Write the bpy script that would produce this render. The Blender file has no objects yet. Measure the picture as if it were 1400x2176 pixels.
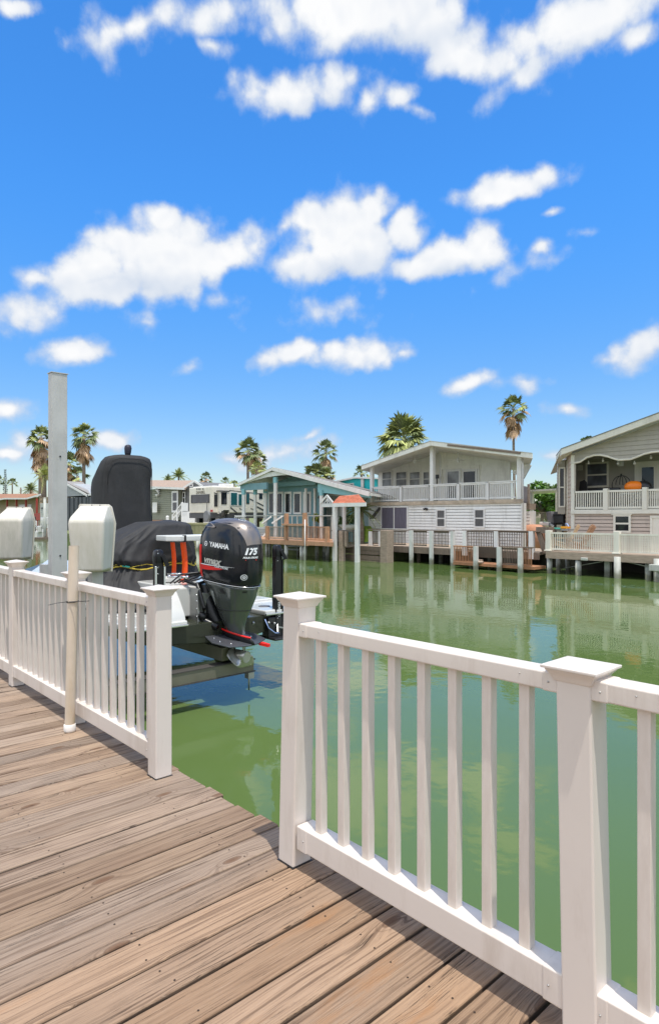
import bpy, bmesh, math, random
from mathutils import Vector, Matrix, noise
from mathutils.bvhtree import BVHTree
R = math.radians
random.seed(7)
SC = bpy.context.scene
COL = SC.collection

# ---------------------------------------------------------------- camera
CAM_H = 1.5
cd = bpy.data.cameras.new('camera'); cam = bpy.data.objects.new('camera', cd); COL.objects.link(cam)
cam.location = (0, 0, CAM_H)
cam.rotation_euler = (R(90), 0, R(47.6))          # looks along heading 137.6 deg
cd.sensor_fit = 'VERTICAL'; cd.sensor_height = 36; cd.sensor_width = 36
cd.lens = 1350 / 2176 * 36
cd.shift_y = 10 / 2176
cd.clip_start = 0.05; cd.clip_end = 3000
SC.camera = cam

# ---------------------------------------------------------------- world
SUN = Vector((0.26, -0.085, 1)).normalized()
SUN_EL = math.asin(SUN.z)
SKY_STRENGTH = 0.145
world = bpy.data.worlds.new('World'); SC.world = world; world.use_nodes = True

def tan_px(px, py):                                 # azimuth off the heading, elevation
    a = math.atan((px - 700) / 1350)
    return a, math.atan((1098 - py) / 1350 * math.cos(a))

CLOUDS = [  # centre x, y, half width, half height, tilt deg, weight
    (345, 545, 130, 92, 8, 1.25), (195, 575, 110, 58, 18, 1.1), (455, 545, 105, 48, 10, 1.1), (205, 615, 110, 42, 8, 1.0),
    (90, 590, 60, 26, 6, .7), (350, 470, 45, 38, 0, .9), (255, 510, 70, 45, 15, .9), (540, 515, 60, 40, 35, .55), (385, 608, 45, 24, 10, .5), (600, 480, 24, 28, 0, .4),
    (745, 505, 122, 92, 0, 1.3), (680, 560, 95, 48, 0, 1.1), (795, 450, 55, 48, 0, 1.0), (850, 490, 50, 60, 0, 1.0), (670, 470, 55, 42, 0, .9),
    (960, 545, 105, 40, 5, 1.1), (1020, 515, 42, 55, -15, .9), (900, 560, 90, 28, 0, .9), (1090, 575, 50, 22, 10, .25),
    (1080, 400, 112, 36, 5, 1.15), (1145, 380, 50, 30, 5, .8), (1180, 448, 20, 9, 0, .4), (1155, 523, 24, 15, 0, .42), (1245, 493, 20, 9, 0, .25),
    (760, 25, 210, 85, 0, 1.15), (900, 60, 150, 85, -12, 1.0), (1010, 120, 130, 60, -15, .75), (1230, 55, 170, 62, 3, 1.0), (1120, 150, 120, 38, 20, .6), (1350, 85, 60, 34, 0, .6), (930, 130, 60, 40, 0, .6),
    (645, 198, 130, 50, 5, .9), (560, 185, 60, 30, -10, .5), (848, 208, 34, 28, 20, .65), (790, 215, 30, 36, 25, .45), (890, 238, 40, 12, -20, .3),
    (300, 60, 130, 42, 22, .65), (225, 95, 50, 52, 30, .5), (440, 40, 90, 40, 20, .65), (448, 95, 48, 22, -10, .6), (20, 10, 60, 26, 12, 1.0),
    (160, 748, 76, 32, 14, .95), (45, 660, 90, 42, 10, .45), (315, 686, 55, 15, 0, .32), (675, 662, 115, 24, 4, .30),
    (625, 752, 70, 28, 8, .8), (755, 750, 95, 34, 3, .85), (860, 748, 30, 10, 0, .35),
    (985, 815, 52, 22, 10, .8), (1110, 818, 60, 14, 0, .35), (1365, 735, 85, 44, 12, 1.0), (1280, 760, 40, 18, 0, .35), (1200, 873, 30, 12, 0, .3),
    (238, 932, 50, 23, 0, .9), (25, 872, 52, 26, 0, .75), (22, 963, 34, 12, 0, .7), (600, 965, 110, 30, 14, .7), (655, 930, 45, 14, 35, .6), (490, 975, 30, 16, 0, .6),
    (1165, 972, 40, 14, 0, .5), (965, 941, 20, 5, 0, .4), (60, 945, 70, 30, 25, .3), (470, 632, 30, 14, 0, .25), (410, 778, 26, 14, 0, .3), (1135, 1000, 30, 14, 20, .3),
]

def build_world():
    nt = world.node_tree; N = nt.nodes; L = nt.links; N.clear()
    out = N.new('ShaderNodeOutputWorld'); bg = N.new('ShaderNodeBackground'); bg.inputs[1].default_value = SKY_STRENGTH
    sky = N.new('ShaderNodeTexSky'); sky.sky_type = 'NISHITA'; sky.sun_disc = False
    sky.sun_elevation = SUN_EL
    sky.sun_rotation = math.atan2(SUN.x, SUN.y)
    sky.altitude = 0; sky.air_density = 1.0; sky.dust_density = 0.3; sky.ozone_density = 2.0
    geo = N.new('ShaderNodeTexCoord'); sep = N.new('ShaderNodeSeparateXYZ'); L.new(geo.outputs['Generated'], sep.inputs[0])
    def M(op, a, b=None, c=None, clamp=False):
        n = N.new('ShaderNodeMath'); n.operation = op; n.use_clamp = clamp
        for i, v in enumerate((a, b, c)):
            if v is None: continue
            if isinstance(v, (int, float)): n.inputs[i].default_value = v
            else: L.new(v, n.inputs[i])
        return n.outputs[0]
    # rotate the direction to the heading so that azimuth 0 is heading 137.6
    h = R(137.6); c, s = math.cos(h), math.sin(h)
    fw = M('MULTIPLY_ADD', sep.outputs[0], c, M('MULTIPLY', sep.outputs[1], s))
    rt = M('MULTIPLY_ADD', sep.outputs[0], s, M('MULTIPLY', sep.outputs[1], -c))
    az = M('ARCTAN2', rt, fw)
    el = M('ARCSINE', sep.outputs[2])
    cmb = N.new('ShaderNodeCombineXYZ'); L.new(az, cmb.inputs[0]); L.new(el, cmb.inputs[1])
    # billow the coordinates
    nz = N.new('ShaderNodeTexNoise'); nz.inputs['Scale'].default_value = 10; nz.inputs['Detail'].default_value = 6; nz.inputs['Roughness'].default_value = .6
    L.new(cmb.outputs[0], nz.inputs['Vector'])
    off = N.new('ShaderNodeVectorMath'); off.operation = 'MULTIPLY_ADD'
    L.new(nz.outputs['Color'], off.inputs[0]); off.inputs[1].default_value = (.05, .032, 0); off.inputs[2].default_value = (-.025, -.016, 0)
    vec = N.new('ShaderNodeVectorMath'); vec.operation = 'ADD'; L.new(cmb.outputs[0], vec.inputs[0]); L.new(off.outputs[0], vec.inputs[1])
    F = None
    def blob(src, a, e, k, rx, ry, rr, tilt, w):
        mp = N.new('ShaderNodeMapping'); mp.vector_type = 'TEXTURE'; L.new(src, mp.inputs[0])
        mp.inputs['Location'].default_value = (a, e, 0); mp.inputs['Rotation'].default_value = (0, 0, R(tilt))
        mp.inputs['Scale'].default_value = (rx * 1.2 / 1350 * k * k, ry * 1.2 / 1350 * k / rr / rr, 1)
        ln = N.new('ShaderNodeVectorMath'); ln.operation = 'LENGTH'; L.new(mp.outputs[0], ln.inputs[0])
        return M('MULTIPLY_ADD', ln.outputs['Value'], -w, w)
    for (px, py, rx, ry, tilt, w) in CLOUDS:
        a, e = tan_px(px, py)
        k = math.cos(a)
        rr = math.hypot(1, (1098 - py) / 1350 * k)
        v = blob(vec.outputs[0], a, e, k, rx, ry, rr, tilt, w)
        if F is None: F = v
        else:
            F = M('SMOOTH_MAX', F, v, .12)
    n1 = N.new('ShaderNodeTexNoise'); n1.inputs['Scale'].default_value = 15; n1.inputs['Detail'].default_value = 9; n1.inputs['Roughness'].default_value = .55
    L.new(cmb.outputs[0], n1.inputs['Vector'])
    vo = N.new('ShaderNodeTexVoronoi'); vo.feature = 'SMOOTH_F1'; vo.inputs['Scale'].default_value = 34; vo.inputs['Smoothness'].default_value = .5; vo.inputs['Detail'].default_value = 0; L.new(vec.outputs[0], vo.inputs['Vector'])
    D = M('MULTIPLY_ADD', M('SUBTRACT', n1.outputs['Fac'], .5), 1.45, F)
    D = M('MULTIPLY_ADD', M('SUBTRACT', .52, vo.outputs['Distance']), .42, D)
    # unseen broken cloud added overhead and behind the camera to whiten the fill light
    n4 = N.new('ShaderNodeTexNoise'); n4.inputs['Scale'].default_value = 2.4; n4.inputs['Detail'].default_value = 6; n4.inputs['Roughness'].default_value = .5; L.new(geo.outputs['Generated'], n4.inputs['Vector'])
    mk = N.new('ShaderNodeMapRange'); mk.interpolation_type = 'SMOOTHSTEP'; L.new(el, mk.inputs[0]); mk.inputs['From Min'].default_value = .95; mk.inputs['From Max'].default_value = 1.15
    mk2 = N.new('ShaderNodeMapRange'); mk2.interpolation_type = 'SMOOTHSTEP'; L.new(M('ABSOLUTE', az), mk2.inputs[0]); mk2.inputs['From Min'].default_value = .75; mk2.inputs['From Max'].default_value = 1.0
    rest = M('MAXIMUM', mk.outputs[0], mk2.outputs[0])
    D = M('MAXIMUM', D, M('MULTIPLY_ADD', rest, 1.6, M('MULTIPLY_ADD', n4.outputs['Fac'], 4.0, -3.2)))
    ss = N.new('ShaderNodeMapRange'); ss.interpolation_type = 'SMOOTHSTEP'
    L.new(D, ss.inputs['Value']); ss.inputs['From Min'].default_value = -.08; ss.inputs['From Max'].default_value = .52
    # denser middle is whiter, soft grey undersides from a low noise
    sh = N.new('ShaderNodeMapRange'); sh.interpolation_type = 'SMOOTHSTEP'
    L.new(D, sh.inputs['Value']); sh.inputs['From Min'].default_value = .1; sh.inputs['From Max'].default_value = .7
    n2 = N.new('ShaderNodeTexNoise'); n2.inputs['Scale'].default_value = 6; n2.inputs['Detail'].default_value = 5
    mp2 = N.new('ShaderNodeMapping'); mp2.inputs['Location'].default_value = (.3, -.02, 0); L.new(cmb.outputs[0], mp2.inputs[0]); L.new(mp2.outputs[0], n2.inputs['Vector'])
    n2r = N.new('ShaderNodeMapRange'); L.new(n2.outputs['Fac'], n2r.inputs['Value']); n2r.inputs['From Min'].default_value = .35; n2r.inputs['From Max'].default_value = .6
    n5 = N.new('ShaderNodeTexNoise'); n5.inputs['Scale'].default_value = 10; n5.inputs['Detail'].default_value = 3.2; n5.inputs['Roughness'].default_value = .55
    n6 = N.new('ShaderNodeTexNoise'); n6.inputs['Scale'].default_value = 10; n6.inputs['Detail'].default_value = 3.2; n6.inputs['Roughness'].default_value = .55; L.new(cmb.outputs[0], n6.inputs['Vector'])
    upc = N.new('ShaderNodeVectorMath'); upc.operation = 'ADD'; L.new(cmb.outputs[0], upc.inputs[0]); upc.inputs[1].default_value = (.004, .014, 0); L.new(upc.outputs[0], n5.inputs['Vector'])
    rel = M('MULTIPLY', M('SUBTRACT', n6.outputs['Fac'], n5.outputs['Fac']), 1.7)
    S = None
    for (px, py, rx, ry, w) in ((310, 612, 190, 40, 1.0), (735, 590, 135, 46, 1.15), (955, 578, 110, 26, .9), (640, 232, 120, 30, .8), (830, 105, 190, 40, .8), (1240, 110, 170, 36, .8), (1365, 764, 80, 22, .8)):
        a, e = tan_px(px, py); k = math.cos(a); rr = math.hypot(1, (1098 - py) / 1350 * k)
        v = blob(vec.outputs[0], a, e, k, rx, ry, rr, 4, w); S = v if S is None else M('MAXIMUM', S, v)
    lit = M('MULTIPLY_ADD', rel, 1.0, M('MULTIPLY_ADD', M('MAXIMUM', S, 0.0), -.75, .95), clamp=True)
    shade = M('MULTIPLY', sh.outputs[0], M('MULTIPLY', lit, M('MULTIPLY_ADD', n2r.outputs[0], .2, .85)), clamp=True)
    cc = N.new('ShaderNodeMix'); cc.data_type = 'RGBA'
    L.new(shade, cc.inputs['Factor'])
    cc.inputs['A'].default_value = CLOUD_A; cc.inputs['B'].default_value = CLOUD_B
    # clear sky: nishita, deepened
    hs = N.new('ShaderNodeHueSaturation'); hs.inputs['Hue'].default_value = SKY_HUE; hs.inputs['Saturation'].default_value = SKY_SAT; hs.inputs['Value'].default_value = SKY_VAL
    L.new(sky.outputs[0], hs.inputs['Color'])
    tint = N.new('ShaderNodeMix'); tint.data_type = 'RGBA'; tint.blend_type = 'MULTIPLY'; tint.inputs['Factor'].default_value = 1
    L.new(hs.outputs[0], tint.inputs['A'])
    tg = N.new('ShaderNodeMix'); tg.data_type = 'RGBA'; tr = N.new('ShaderNodeMapRange'); L.new(el, tr.inputs[0]); tr.inputs['From Min'].default_value = 0; tr.inputs['From Max'].default_value = .5; tr.interpolation_type = 'SMOOTHSTEP'
    L.new(tr.outputs[0], tg.inputs['Factor']); tg.inputs['A'].default_value = SKY_T0; tg.inputs['B'].default_value = SKY_T1; L.new(tg.outputs['Result'], tint.inputs['B'])
    bs = N.new('ShaderNodeVectorMath'); bs.operation = 'SCALE'; L.new(cc.outputs['Result'], bs.inputs[0]); L.new(M('MULTIPLY_ADD', rest, .45, 1.0), bs.inputs['Scale'])  # the added unseen cloud is brightened to strengthen the fill
    mx = N.new('ShaderNodeMix'); mx.data_type = 'RGBA'
    L.new(ss.outputs[0], mx.inputs['Factor']); L.new(tint.outputs['Result'], mx.inputs['A']); L.new(bs.outputs[0], mx.inputs['B'])
    L.new(mx.outputs['Result'], bg.inputs[0]); L.new(bg.outputs[0], out.inputs[0])
CLOUD_A = (2.2, 2.55, 3.1, 1); CLOUD_B = (3.7, 3.72, 3.75, 1)
SKY_HUE, SKY_SAT, SKY_VAL = .5, 1.22, 1.0
SKY_T0, SKY_T1 = (.465, .475, .53, 1), (.40, .75, .97, 1)
build_world()
world.cycles.sampling_method = 'MANUAL'; world.cycles.sample_map_resolution = 512

sd = bpy.data.lights.new('sun', 'SUN'); sun = bpy.data.objects.new('sun', sd); COL.objects.link(sun)
sd.energy = 2.3; sd.angle = R(.5); sd.color = (1, .955, .88)
sun.rotation_euler = SUN.to_track_quat('Z', 'Y').to_euler(); sun.location = (5, -2, 20)
SC.view_settings.view_transform = 'Standard'; SC.view_settings.look = 'None'; SC.view_settings.gamma = 1
SC.view_settings.exposure = 0.88
SC.cycles.max_bounces = 8

# ---------------------------------------------------------------- helpers
VW = Vector((math.cos(R(137.6)), math.sin(R(137.6)))); RT = Vector((VW.y, -VW.x))
def at(px, py, X=None, Y=None, Z=None):
    """The real point seen at photo pixel px, py on the plane X=.., Y=.. or Z=.."""
    d = VW + RT * ((px - 700) / 1350); dz = (1098 - py) / 1350
    t = Y / d.y if Y is not None else (X / d.x if X is not None else (Z - CAM_H) / dz)
    return Vector((d.x * t, d.y * t, CAM_H + dz * t))
def pX(px, Y): return at(px, 1098, Y=Y).x
def pZ(px, py, Y): return at(px, py, Y=Y).z

SPLIT = {'railing_post', 'lift_post', 'cross_beam', 'stair_rail', 'porch_post', 'leg', 'bolt', 'wheel', 'tall_post', 'post', 'bunk_beam', 'corner_trim', 'downpipe', 'marker_lamp', 'stabiliser', 'deck_posts', 'roof_unit', 'fascia_board', 'cap_rail', 'side_rod', 'timber_pile', 'armrest', 'bolt_hole', 'screw', 'brace_cable', 'dock_box', 'rub_rail', 'porch_frame', 'orange_leg', 'joists', 'rail_screw'}
class MB:
    def __init__(s): s.v = []; s.f = []; s.m = []; s.sm = []
    def add(s, vs, fs, m=0, smooth=False):
        o = len(s.v); s.v += [tuple(v) for v in vs]
        for f in fs: s.f.append([i + o for i in f]); s.m.append(m); s.sm.append(smooth)
        return s
    def box(s, x0, x1, y0, y1, z0, z1, m=0):
        return s.add([(x, y, z) for z in (z0, z1) for y in (y0, y1) for x in (x0, x1)],
                     [(0, 2, 3, 1), (4, 5, 7, 6), (0, 1, 5, 4), (2, 6, 7, 3), (0, 4, 6, 2), (1, 3, 7, 5)], m)
    def bar(s, a, b, w, h, m=0, up=(0, 0, 1), w2=None, h2=None):
        a = Vector(a); b = Vector(b); d = (b - a).normalized(); u = Vector(up)
        if abs(d.dot(u)) > .98: u = Vector((0, 1, 0))
        sx = d.cross(u).normalized(); uz = sx.cross(d)
        w2 = w if w2 is None else w2; h2 = h if h2 is None else h2
        vs = []
        for p, ww, hh in ((a, w, h), (b, w2, h2)):
            for i, j in ((-1, -1), (1, -1), (1, 1), (-1, 1)): vs.append(p + sx * (ww / 2 * i) + uz * (hh / 2 * j))
        return s.add(vs, [(3, 2, 1, 0), (4, 5, 6, 7), (0, 1, 5, 4), (1, 2, 6, 5), (2, 3, 7, 6), (3, 0, 4, 7)], m)
    def tube(s, pts, rad, n=10, m=0, cap=True, smooth=True):
        pts = [Vector(p) for p in pts]; rad = rad if isinstance(rad, (list, tuple)) else [rad] * len(pts)
        rings = []
        for i, p in enumerate(pts):
            d = (pts[min(i + 1, len(pts) - 1)] - pts[max(i - 1, 0)]).normalized()
            u = Vector((0, 0, 1)) if abs(d.z) < .95 else Vector((1, 0, 0))
            a = d.cross(u).normalized(); b = a.cross(d)
            rings.append([p + (a * math.cos(t) + b * math.sin(t)) * rad[i] for t in [2 * math.pi * k / n for k in range(n)]])
        return s.loft(rings, m, cap, smooth)
    def loft(s, rings, m=0, cap=True, smooth=True):
        n = len(rings[0]); vs = [v for r in rings for v in r]; fs = []
        for i in range(len(rings) - 1):
            for k in range(n):
                k2 = (k + 1) % n; fs.append((i * n + k, i * n + k2, (i + 1) * n + k2, (i + 1) * n + k))
        s.add(vs, fs, m, smooth)
        if cap:
            o = len(s.v) - len(vs)
            s.f.append([o + k for k in reversed(range(n))]); s.m.append(m); s.sm.append(False)
            s.f.append([o + (len(rings) - 1) * n + k for k in range(n)]); s.m.append(m); s.sm.append(False)
        return s
    def prism(s, poly, off, m=0, m_side=None):
        """poly: 3-D points of a flat polygon, off: extrusion vector"""
        n = len(poly); off = Vector(off); p = [Vector(q) for q in poly]
        s.add(p + [q + off for q in p], [tuple(range(n)), tuple(reversed(range(n, 2 * n)))], m)
        o = len(s.v) - 2 * n
        for k in range(n):
            s.f.append([o + k, o + n + k, o + n + (k + 1) % n, o + (k + 1) % n]); s.m.append(m if m_side is None else m_side); s.sm.append(False)
        return s
    def ball(s, c, r, seg=10, rings=6, m=0, sq=(1, 1, 1)):
        rs = []
        for i in range(1, rings):
            a = math.pi * i / rings
            rs.append([Vector((c[0] + r * sq[0] * math.sin(a) * math.cos(2 * math.pi * k / seg), c[1] + r * sq[1] * math.sin(a) * math.sin(2 * math.pi * k / seg), c[2] - r * sq[2] * math.cos(a))) for k in range(seg)])
        return s.loft(rs, m)
    def laps(s, a, b, z0, z1, pitch=.16, m=0, lap=.03, nrm=(0, -1)):
        """clapboards as real overlapping boards with a recess under each, from point a to b (x, y), facing nrm"""
        a = Vector(a); b = Vector(b); n = Vector(nrm).normalized(); z = z0; o = n * lap; q = n * lap * .45
        while z < z1 - 1e-4:
            zt = min(z + pitch, z1); zg = z + pitch * .16 if zt - z > pitch * .5 else z
            s.add([(a.x, a.y, z), (b.x, b.y, z), (b.x, b.y, zg), (a.x, a.y, zg), (b.x + o.x, b.y + o.y, zg), (a.x + o.x, a.y + o.y, zg), (a.x + q.x, a.y + q.y, zt), (b.x + q.x, b.y + q.y, zt), (a.x, a.y, zt), (b.x, b.y, zt)],
                  [(0, 1, 2, 3), (3, 2, 4, 5), (5, 4, 7, 6), (6, 7, 9, 8), (5, 6, 8, 3), (4, 2, 9, 7)], m)
            z = zt
        return s
    def pieces(s):
        pr = list(range(len(s.v)))
        def fd(i):
            while pr[i] != i: pr[i] = pr[pr[i]]; i = pr[i]
            return i
        for f in s.f:
            for i in f[1:]: pr[fd(f[0])] = fd(i)
        g = {}
        for k, f in enumerate(s.f): g.setdefault(fd(f[0]), []).append(k)
        out = []
        for ks in g.values():
            q = MB(); mp_ = {}
            for k in ks:
                ff = []
                for i in s.f[k]:
                    if i not in mp_: mp_[i] = len(q.v); q.v.append(s.v[i])
                    ff.append(mp_[i])
                q.f.append(ff); q.m.append(s.m[k]); q.sm.append(s.sm[k])
            out.append(q)
        return out
    def build(s, name, mats, parent=None, *a, **k):
        if name in SPLIT and parent is not None:
            ps = s.pieces()
            if len(ps) > 1: return [q._build(name, mats, parent, *a, **k) for q in ps][0]
        return s._build(name, mats, parent, *a, **k)
    def _build(s, name, mats, parent=None, bevel=0, recalc=True, label=None, cat=None, group=None, kind=None, subsurf=0, segs=2):
        me = bpy.data.meshes.new(name); o = bpy.data.objects.new(name, me); COL.objects.link(o)
        off = Vector((0, 0, 0))
        if parent is not None:
            p = parent
            while p is not None: off += p.location; p = p.parent
            o.parent = parent
        me.from_pydata([tuple(Vector(v) - off) for v in s.v], [], s.f)
        if not isinstance(mats, (list, tuple)): mats = [mats]
        for mt in mats: me.materials.append(mt)
        for p, mi, sm in zip(me.polygons, s.m, s.sm): p.material_index = mi; p.use_smooth = sm
        if recalc:
            bm = bmesh.new(); bm.from_mesh(me); bmesh.ops.recalc_face_normals(bm, faces=bm.faces); bm.to_mesh(me); bm.free()
        me.update()
        if subsurf:
            md = o.modifiers.new('Subdivision', 'SUBSURF'); md.levels = md.render_levels = subsurf
        if bevel:
            md = o.modifiers.new('Bevel', 'BEVEL'); md.width = bevel; md.segments = segs; md.limit_method = 'ANGLE'; md.angle_limit = R(40); md.harden_normals = False
            for p in me.polygons: p.use_smooth = True
            md2 = o.modifiers.new('WeightedNormal', 'WEIGHTED_NORMAL'); md2.keep_sharp = True
        tag(o, label, cat, group, kind)
        return o
def tag(o, label=None, cat=None, group=None, kind=None):
    if label: o['label'] = label
    if cat: o['category'] = cat
    if group: o['group'] = group
    if kind: o['kind'] = kind
    return o
def empty(name, loc, label, cat, group=None):
    o = bpy.data.objects.new(name, None); COL.objects.link(o); o.location = loc; o.empty_display_size = .2
    return tag(o, label, cat, group)
def copy_tree(o, parent=None):
    c = o.copy(); COL.objects.link(c); c.parent = parent
    for ch in [k for k in bpy.data.objects if k.parent == o]: copy_tree(ch, c)
    return c

# ---------------------------------------------------------------- materials
def nodes(name):
    m = bpy.data.materials.new(name); m.use_nodes = True
    return m, m.node_tree, m.node_tree.nodes['Principled BSDF']
MATS = {}
def mat(name, col, rough=.5, metal=0, var=.12, scale=3.0, bump=0, bscale=60, island=0, stretch=(1, 1, 1), coat=0, dirt=None, spec=.5):
    """procedural paint: base colour with noise variation, optional dirt colour and bump"""
    if name in MATS: return MATS[name]
    m, nt, b = nodes(name); N = nt.nodes; L = nt.links
    tc = N.new('ShaderNodeTexCoord'); mp = N.new('ShaderNodeMapping'); mp.inputs['Scale'].default_value = stretch; L.new(tc.outputs['Object'], mp.inputs[0])
    nz = N.new('ShaderNodeTexNoise'); nz.inputs['Scale'].default_value = scale; nz.inputs['Detail'].default_value = 6; nz.inputs['Roughness'].default_value = .65
    L.new(mp.outputs[0], nz.inputs['Vector'])
    cr = N.new('ShaderNodeValToRGB'); e = cr.color_ramp.elements
    lo = [c * (1 - var) for c in col]; hi = [min(1, c * (1 + var)) for c in col]
    e[0].position = .3; e[0].color = (*lo, 1); e[1].position = .7; e[1].color = (*hi, 1)
    L.new(nz.outputs['Fac'], cr.inputs[0]); last = cr.outputs[0]
    if island:
        g = N.new('ShaderNodeNewGeometry'); hs = N.new('ShaderNodeHueSaturation')
        mr = N.new('ShaderNodeMapRange'); L.new(g.outputs['Random Per Island'], mr.inputs[0]); mr.inputs['To Min'].default_value = 1 - island; mr.inputs['To Max'].default_value = 1 + island
        L.new(mr.outputs[0], hs.inputs['Value']); L.new(last, hs.inputs['Color']); last = hs.outputs[0]
    if dirt:
        n3 = N.new('ShaderNodeTexNoise'); n3.inputs['Scale'].default_value = dirt[3] if len(dirt) > 3 else 1.2; n3.inputs['Detail'].default_value = 8; n3.inputs['Roughness'].default_value = .7
        mp3 = N.new('ShaderNodeMapping'); mp3.inputs['Scale'].default_value = (2.5, 2.5, .5); L.new(tc.outputs['Object'], mp3.inputs[0]); L.new(mp3.outputs[0], n3.inputs['Vector'])
        r3 = N.new('ShaderNodeMapRange'); L.new(n3.outputs['Fac'], r3.inputs[0]); r3.inputs['From Min'].default_value = .5; r3.inputs['From Max'].default_value = .75; r3.inputs['To Max'].default_value = .6
        mx = N.new('ShaderNodeMix'); mx.data_type = 'RGBA'; L.new(r3.outputs[0], mx.inputs['Factor']); L.new(last, mx.inputs['A']); mx.inputs['B'].default_value = (*dirt[:3], 1); last = mx.outputs['Result']
    L.new(last, b.inputs['Base Color'])
    b.inputs['Roughness'].default_value = rough; b.inputs['Metallic'].default_value = metal
    b.inputs['Coat Weight'].default_value = coat; b.inputs['Coat Roughness'].default_value = .05; b.inputs['Specular IOR Level'].default_value = spec
    if bump:
        n2 = N.new('ShaderNodeTexNoise'); n2.inputs['Scale'].default_value = bscale; n2.inputs['Detail'].default_value = 5
        L.new(mp.outputs[0], n2.inputs['Vector'])
        bp = N.new('ShaderNodeBump'); bp.inputs['Strength'].default_value = bump; bp.inputs['Distance'].default_value = .01; L.new(n2.outputs['Fac'], bp.inputs['Height']); L.new(bp.outputs[0], b.inputs['Normal'])
    MATS[name] = m; return m

def deck_wood():
    m, nt, b = nodes('weathered_deck_wood'); N = nt.nodes; L = nt.links
    def MA(op, a, bb=None, c=None, clamp=False):
        n = N.new('ShaderNodeMath'); n.operation = op; n.use_clamp = clamp
        for i, v in enumerate((a, bb, c)):
            if v is None: continue
            if isinstance(v, (int, float)): n.inputs[i].default_value = v
            else: L.new(v, n.inputs[i])
        return n.outputs[0]
    def MR(v, a, bb, c, d, smooth=False):
        n = N.new('ShaderNodeMapRange'); L.new(v, n.inputs[0])
        for k, x in zip(('From Min', 'From Max', 'To Min', 'To Max'), (a, bb, c, d)): n.inputs[k].default_value = x
        if smooth: n.interpolation_type = 'SMOOTHSTEP'
        return n.outputs[0]
    def NZ(vec, sc, det, ro=.6, dist=0):
        n = N.new('ShaderNodeTexNoise'); n.inputs['Scale'].default_value = sc; n.inputs['Detail'].default_value = det; n.inputs['Roughness'].default_value = ro; n.inputs['Distortion'].default_value = dist
        L.new(vec, n.inputs['Vector']); return n.outputs['Fac']
    def CMB(x, y, z):
        n = N.new('ShaderNodeCombineXYZ')
        for i, v in enumerate((x, y, z)):
            if isinstance(v, (int, float)): n.inputs[i].default_value = v
            else: L.new(v, n.inputs[i])
        return n.outputs[0]
    def MIX(f, a, c):
        n = N.new('ShaderNodeMix'); n.data_type = 'RGBA'
        for k, v in (('Factor', f), ('A', a), ('B', c)):
            if isinstance(v, (int, float)): n.inputs[k].default_value = v
            elif isinstance(v, tuple): n.inputs[k].default_value = (*v, 1)
            else: L.new(v, n.inputs[k])
        return n.outputs['Result']
    tc = N.new('ShaderNodeTexCoord'); sp = N.new('ShaderNodeSeparateXYZ'); L.new(tc.outputs['Object'], sp.inputs[0])
    g = N.new('ShaderNodeAttribute'); g.attribute_name = 'board'; rnd = g.outputs['Fac']
    off = MA('MULTIPLY', rnd, 137.0)
    x = MA('ADD', sp.outputs[0], MA('MULTIPLY', sp.outputs[2], .8)); y = MA('ADD', sp.outputs[1], off)
    # knots: sparse voronoi cells, long along the board
    vk = N.new('ShaderNodeTexVoronoi'); vk.voronoi_dimensions = '2D'; vk.inputs['Scale'].default_value = 1.0; vk.inputs['Randomness'].default_value = 1
    L.new(CMB(MA('MULTIPLY', x, 5.2), MA('MULTIPLY', y, 1.9), off), vk.inputs['Vector'])
    v2 = N.new('ShaderNodeTexVoronoi'); v2.voronoi_dimensions = '2D'; v2.feature = 'DISTANCE_TO_EDGE'; v2.inputs['Scale'].default_value = 1.0; v2.inputs['Randomness'].default_value = 1
    L.new(CMB(MA('MULTIPLY', x, 5.2), MA('MULTIPLY', y, 1.9), off), v2.inputs['Vector']); inner = MR(v2.outputs['Distance'], .02, .22, 0, 1, True)
    kd = vk.outputs['Distance']; seed = N.new('ShaderNodeSeparateColor'); L.new(vk.outputs['Color'], seed.inputs[0])
    has = MA('GREATER_THAN', seed.outputs[0], .58)
    bulge = MA('MULTIPLY', MA('MULTIPLY', MR(kd, 0, .42, 1, 0, True), has), inner)
    # grain coordinate: wavy lines along Y that part round a knot
    wav = NZ(CMB(MA('MULTIPLY', x, 4), MA('MULTIPLY', y, .7), off), 1.0, 3, .5)
    gx = MA('ADD', MA('MULTIPLY', x, 78), MA('ADD', MA('MULTIPLY', wav, 6.5), MA('MULTIPLY', bulge, 3.2)))
    gv = CMB(gx, MA('MULTIPLY', y, 1.1), MA('MULTIPLY', rnd, 91))
    g1 = NZ(gv, 1.0, 4, .62)
    g2 = NZ(CMB(MA('MULTIPLY', gx, 3.1), MA('MULTIPLY', y, 5), off), 1.0, 4, .7)
    g3 = NZ(CMB(MA('MULTIPLY', x, 8), MA('MULTIPLY', y, 1.1), off), 1.0, 4, .6)
    base = MIX(MR(g3, .3, .7, 0, 1, True), WOOD_A, WOOD_B)
    grey = MIX(MA('MAXIMUM', MR(rnd, .15, .75, 0, .85), MR(sp.outputs[0], -2.6, -5.5, 0, .55)), base, WOOD_G)
    # newer, warmer boards near the camera end (X > -2.3)
    warm = MA('MULTIPLY', MR(sp.outputs[0], -2.35, -2.1, 0, 1), .55)
    c1 = MIX(warm, grey, WOOD_W)
    hs = N.new('ShaderNodeHueSaturation'); L.new(c1, hs.inputs['Color']); L.new(MR(MA('FRACT', MA('MULTIPLY', rnd, 7.31)), 0, 1, .70, 1.12), hs.inputs['Value'])
    patch = MR(NZ(CMB(MA('MULTIPLY', x, 6), MA('MULTIPLY', y, .8), MA('ADD', off, 21)), 1, 3), .35, .6, .35, 1, True)
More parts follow.
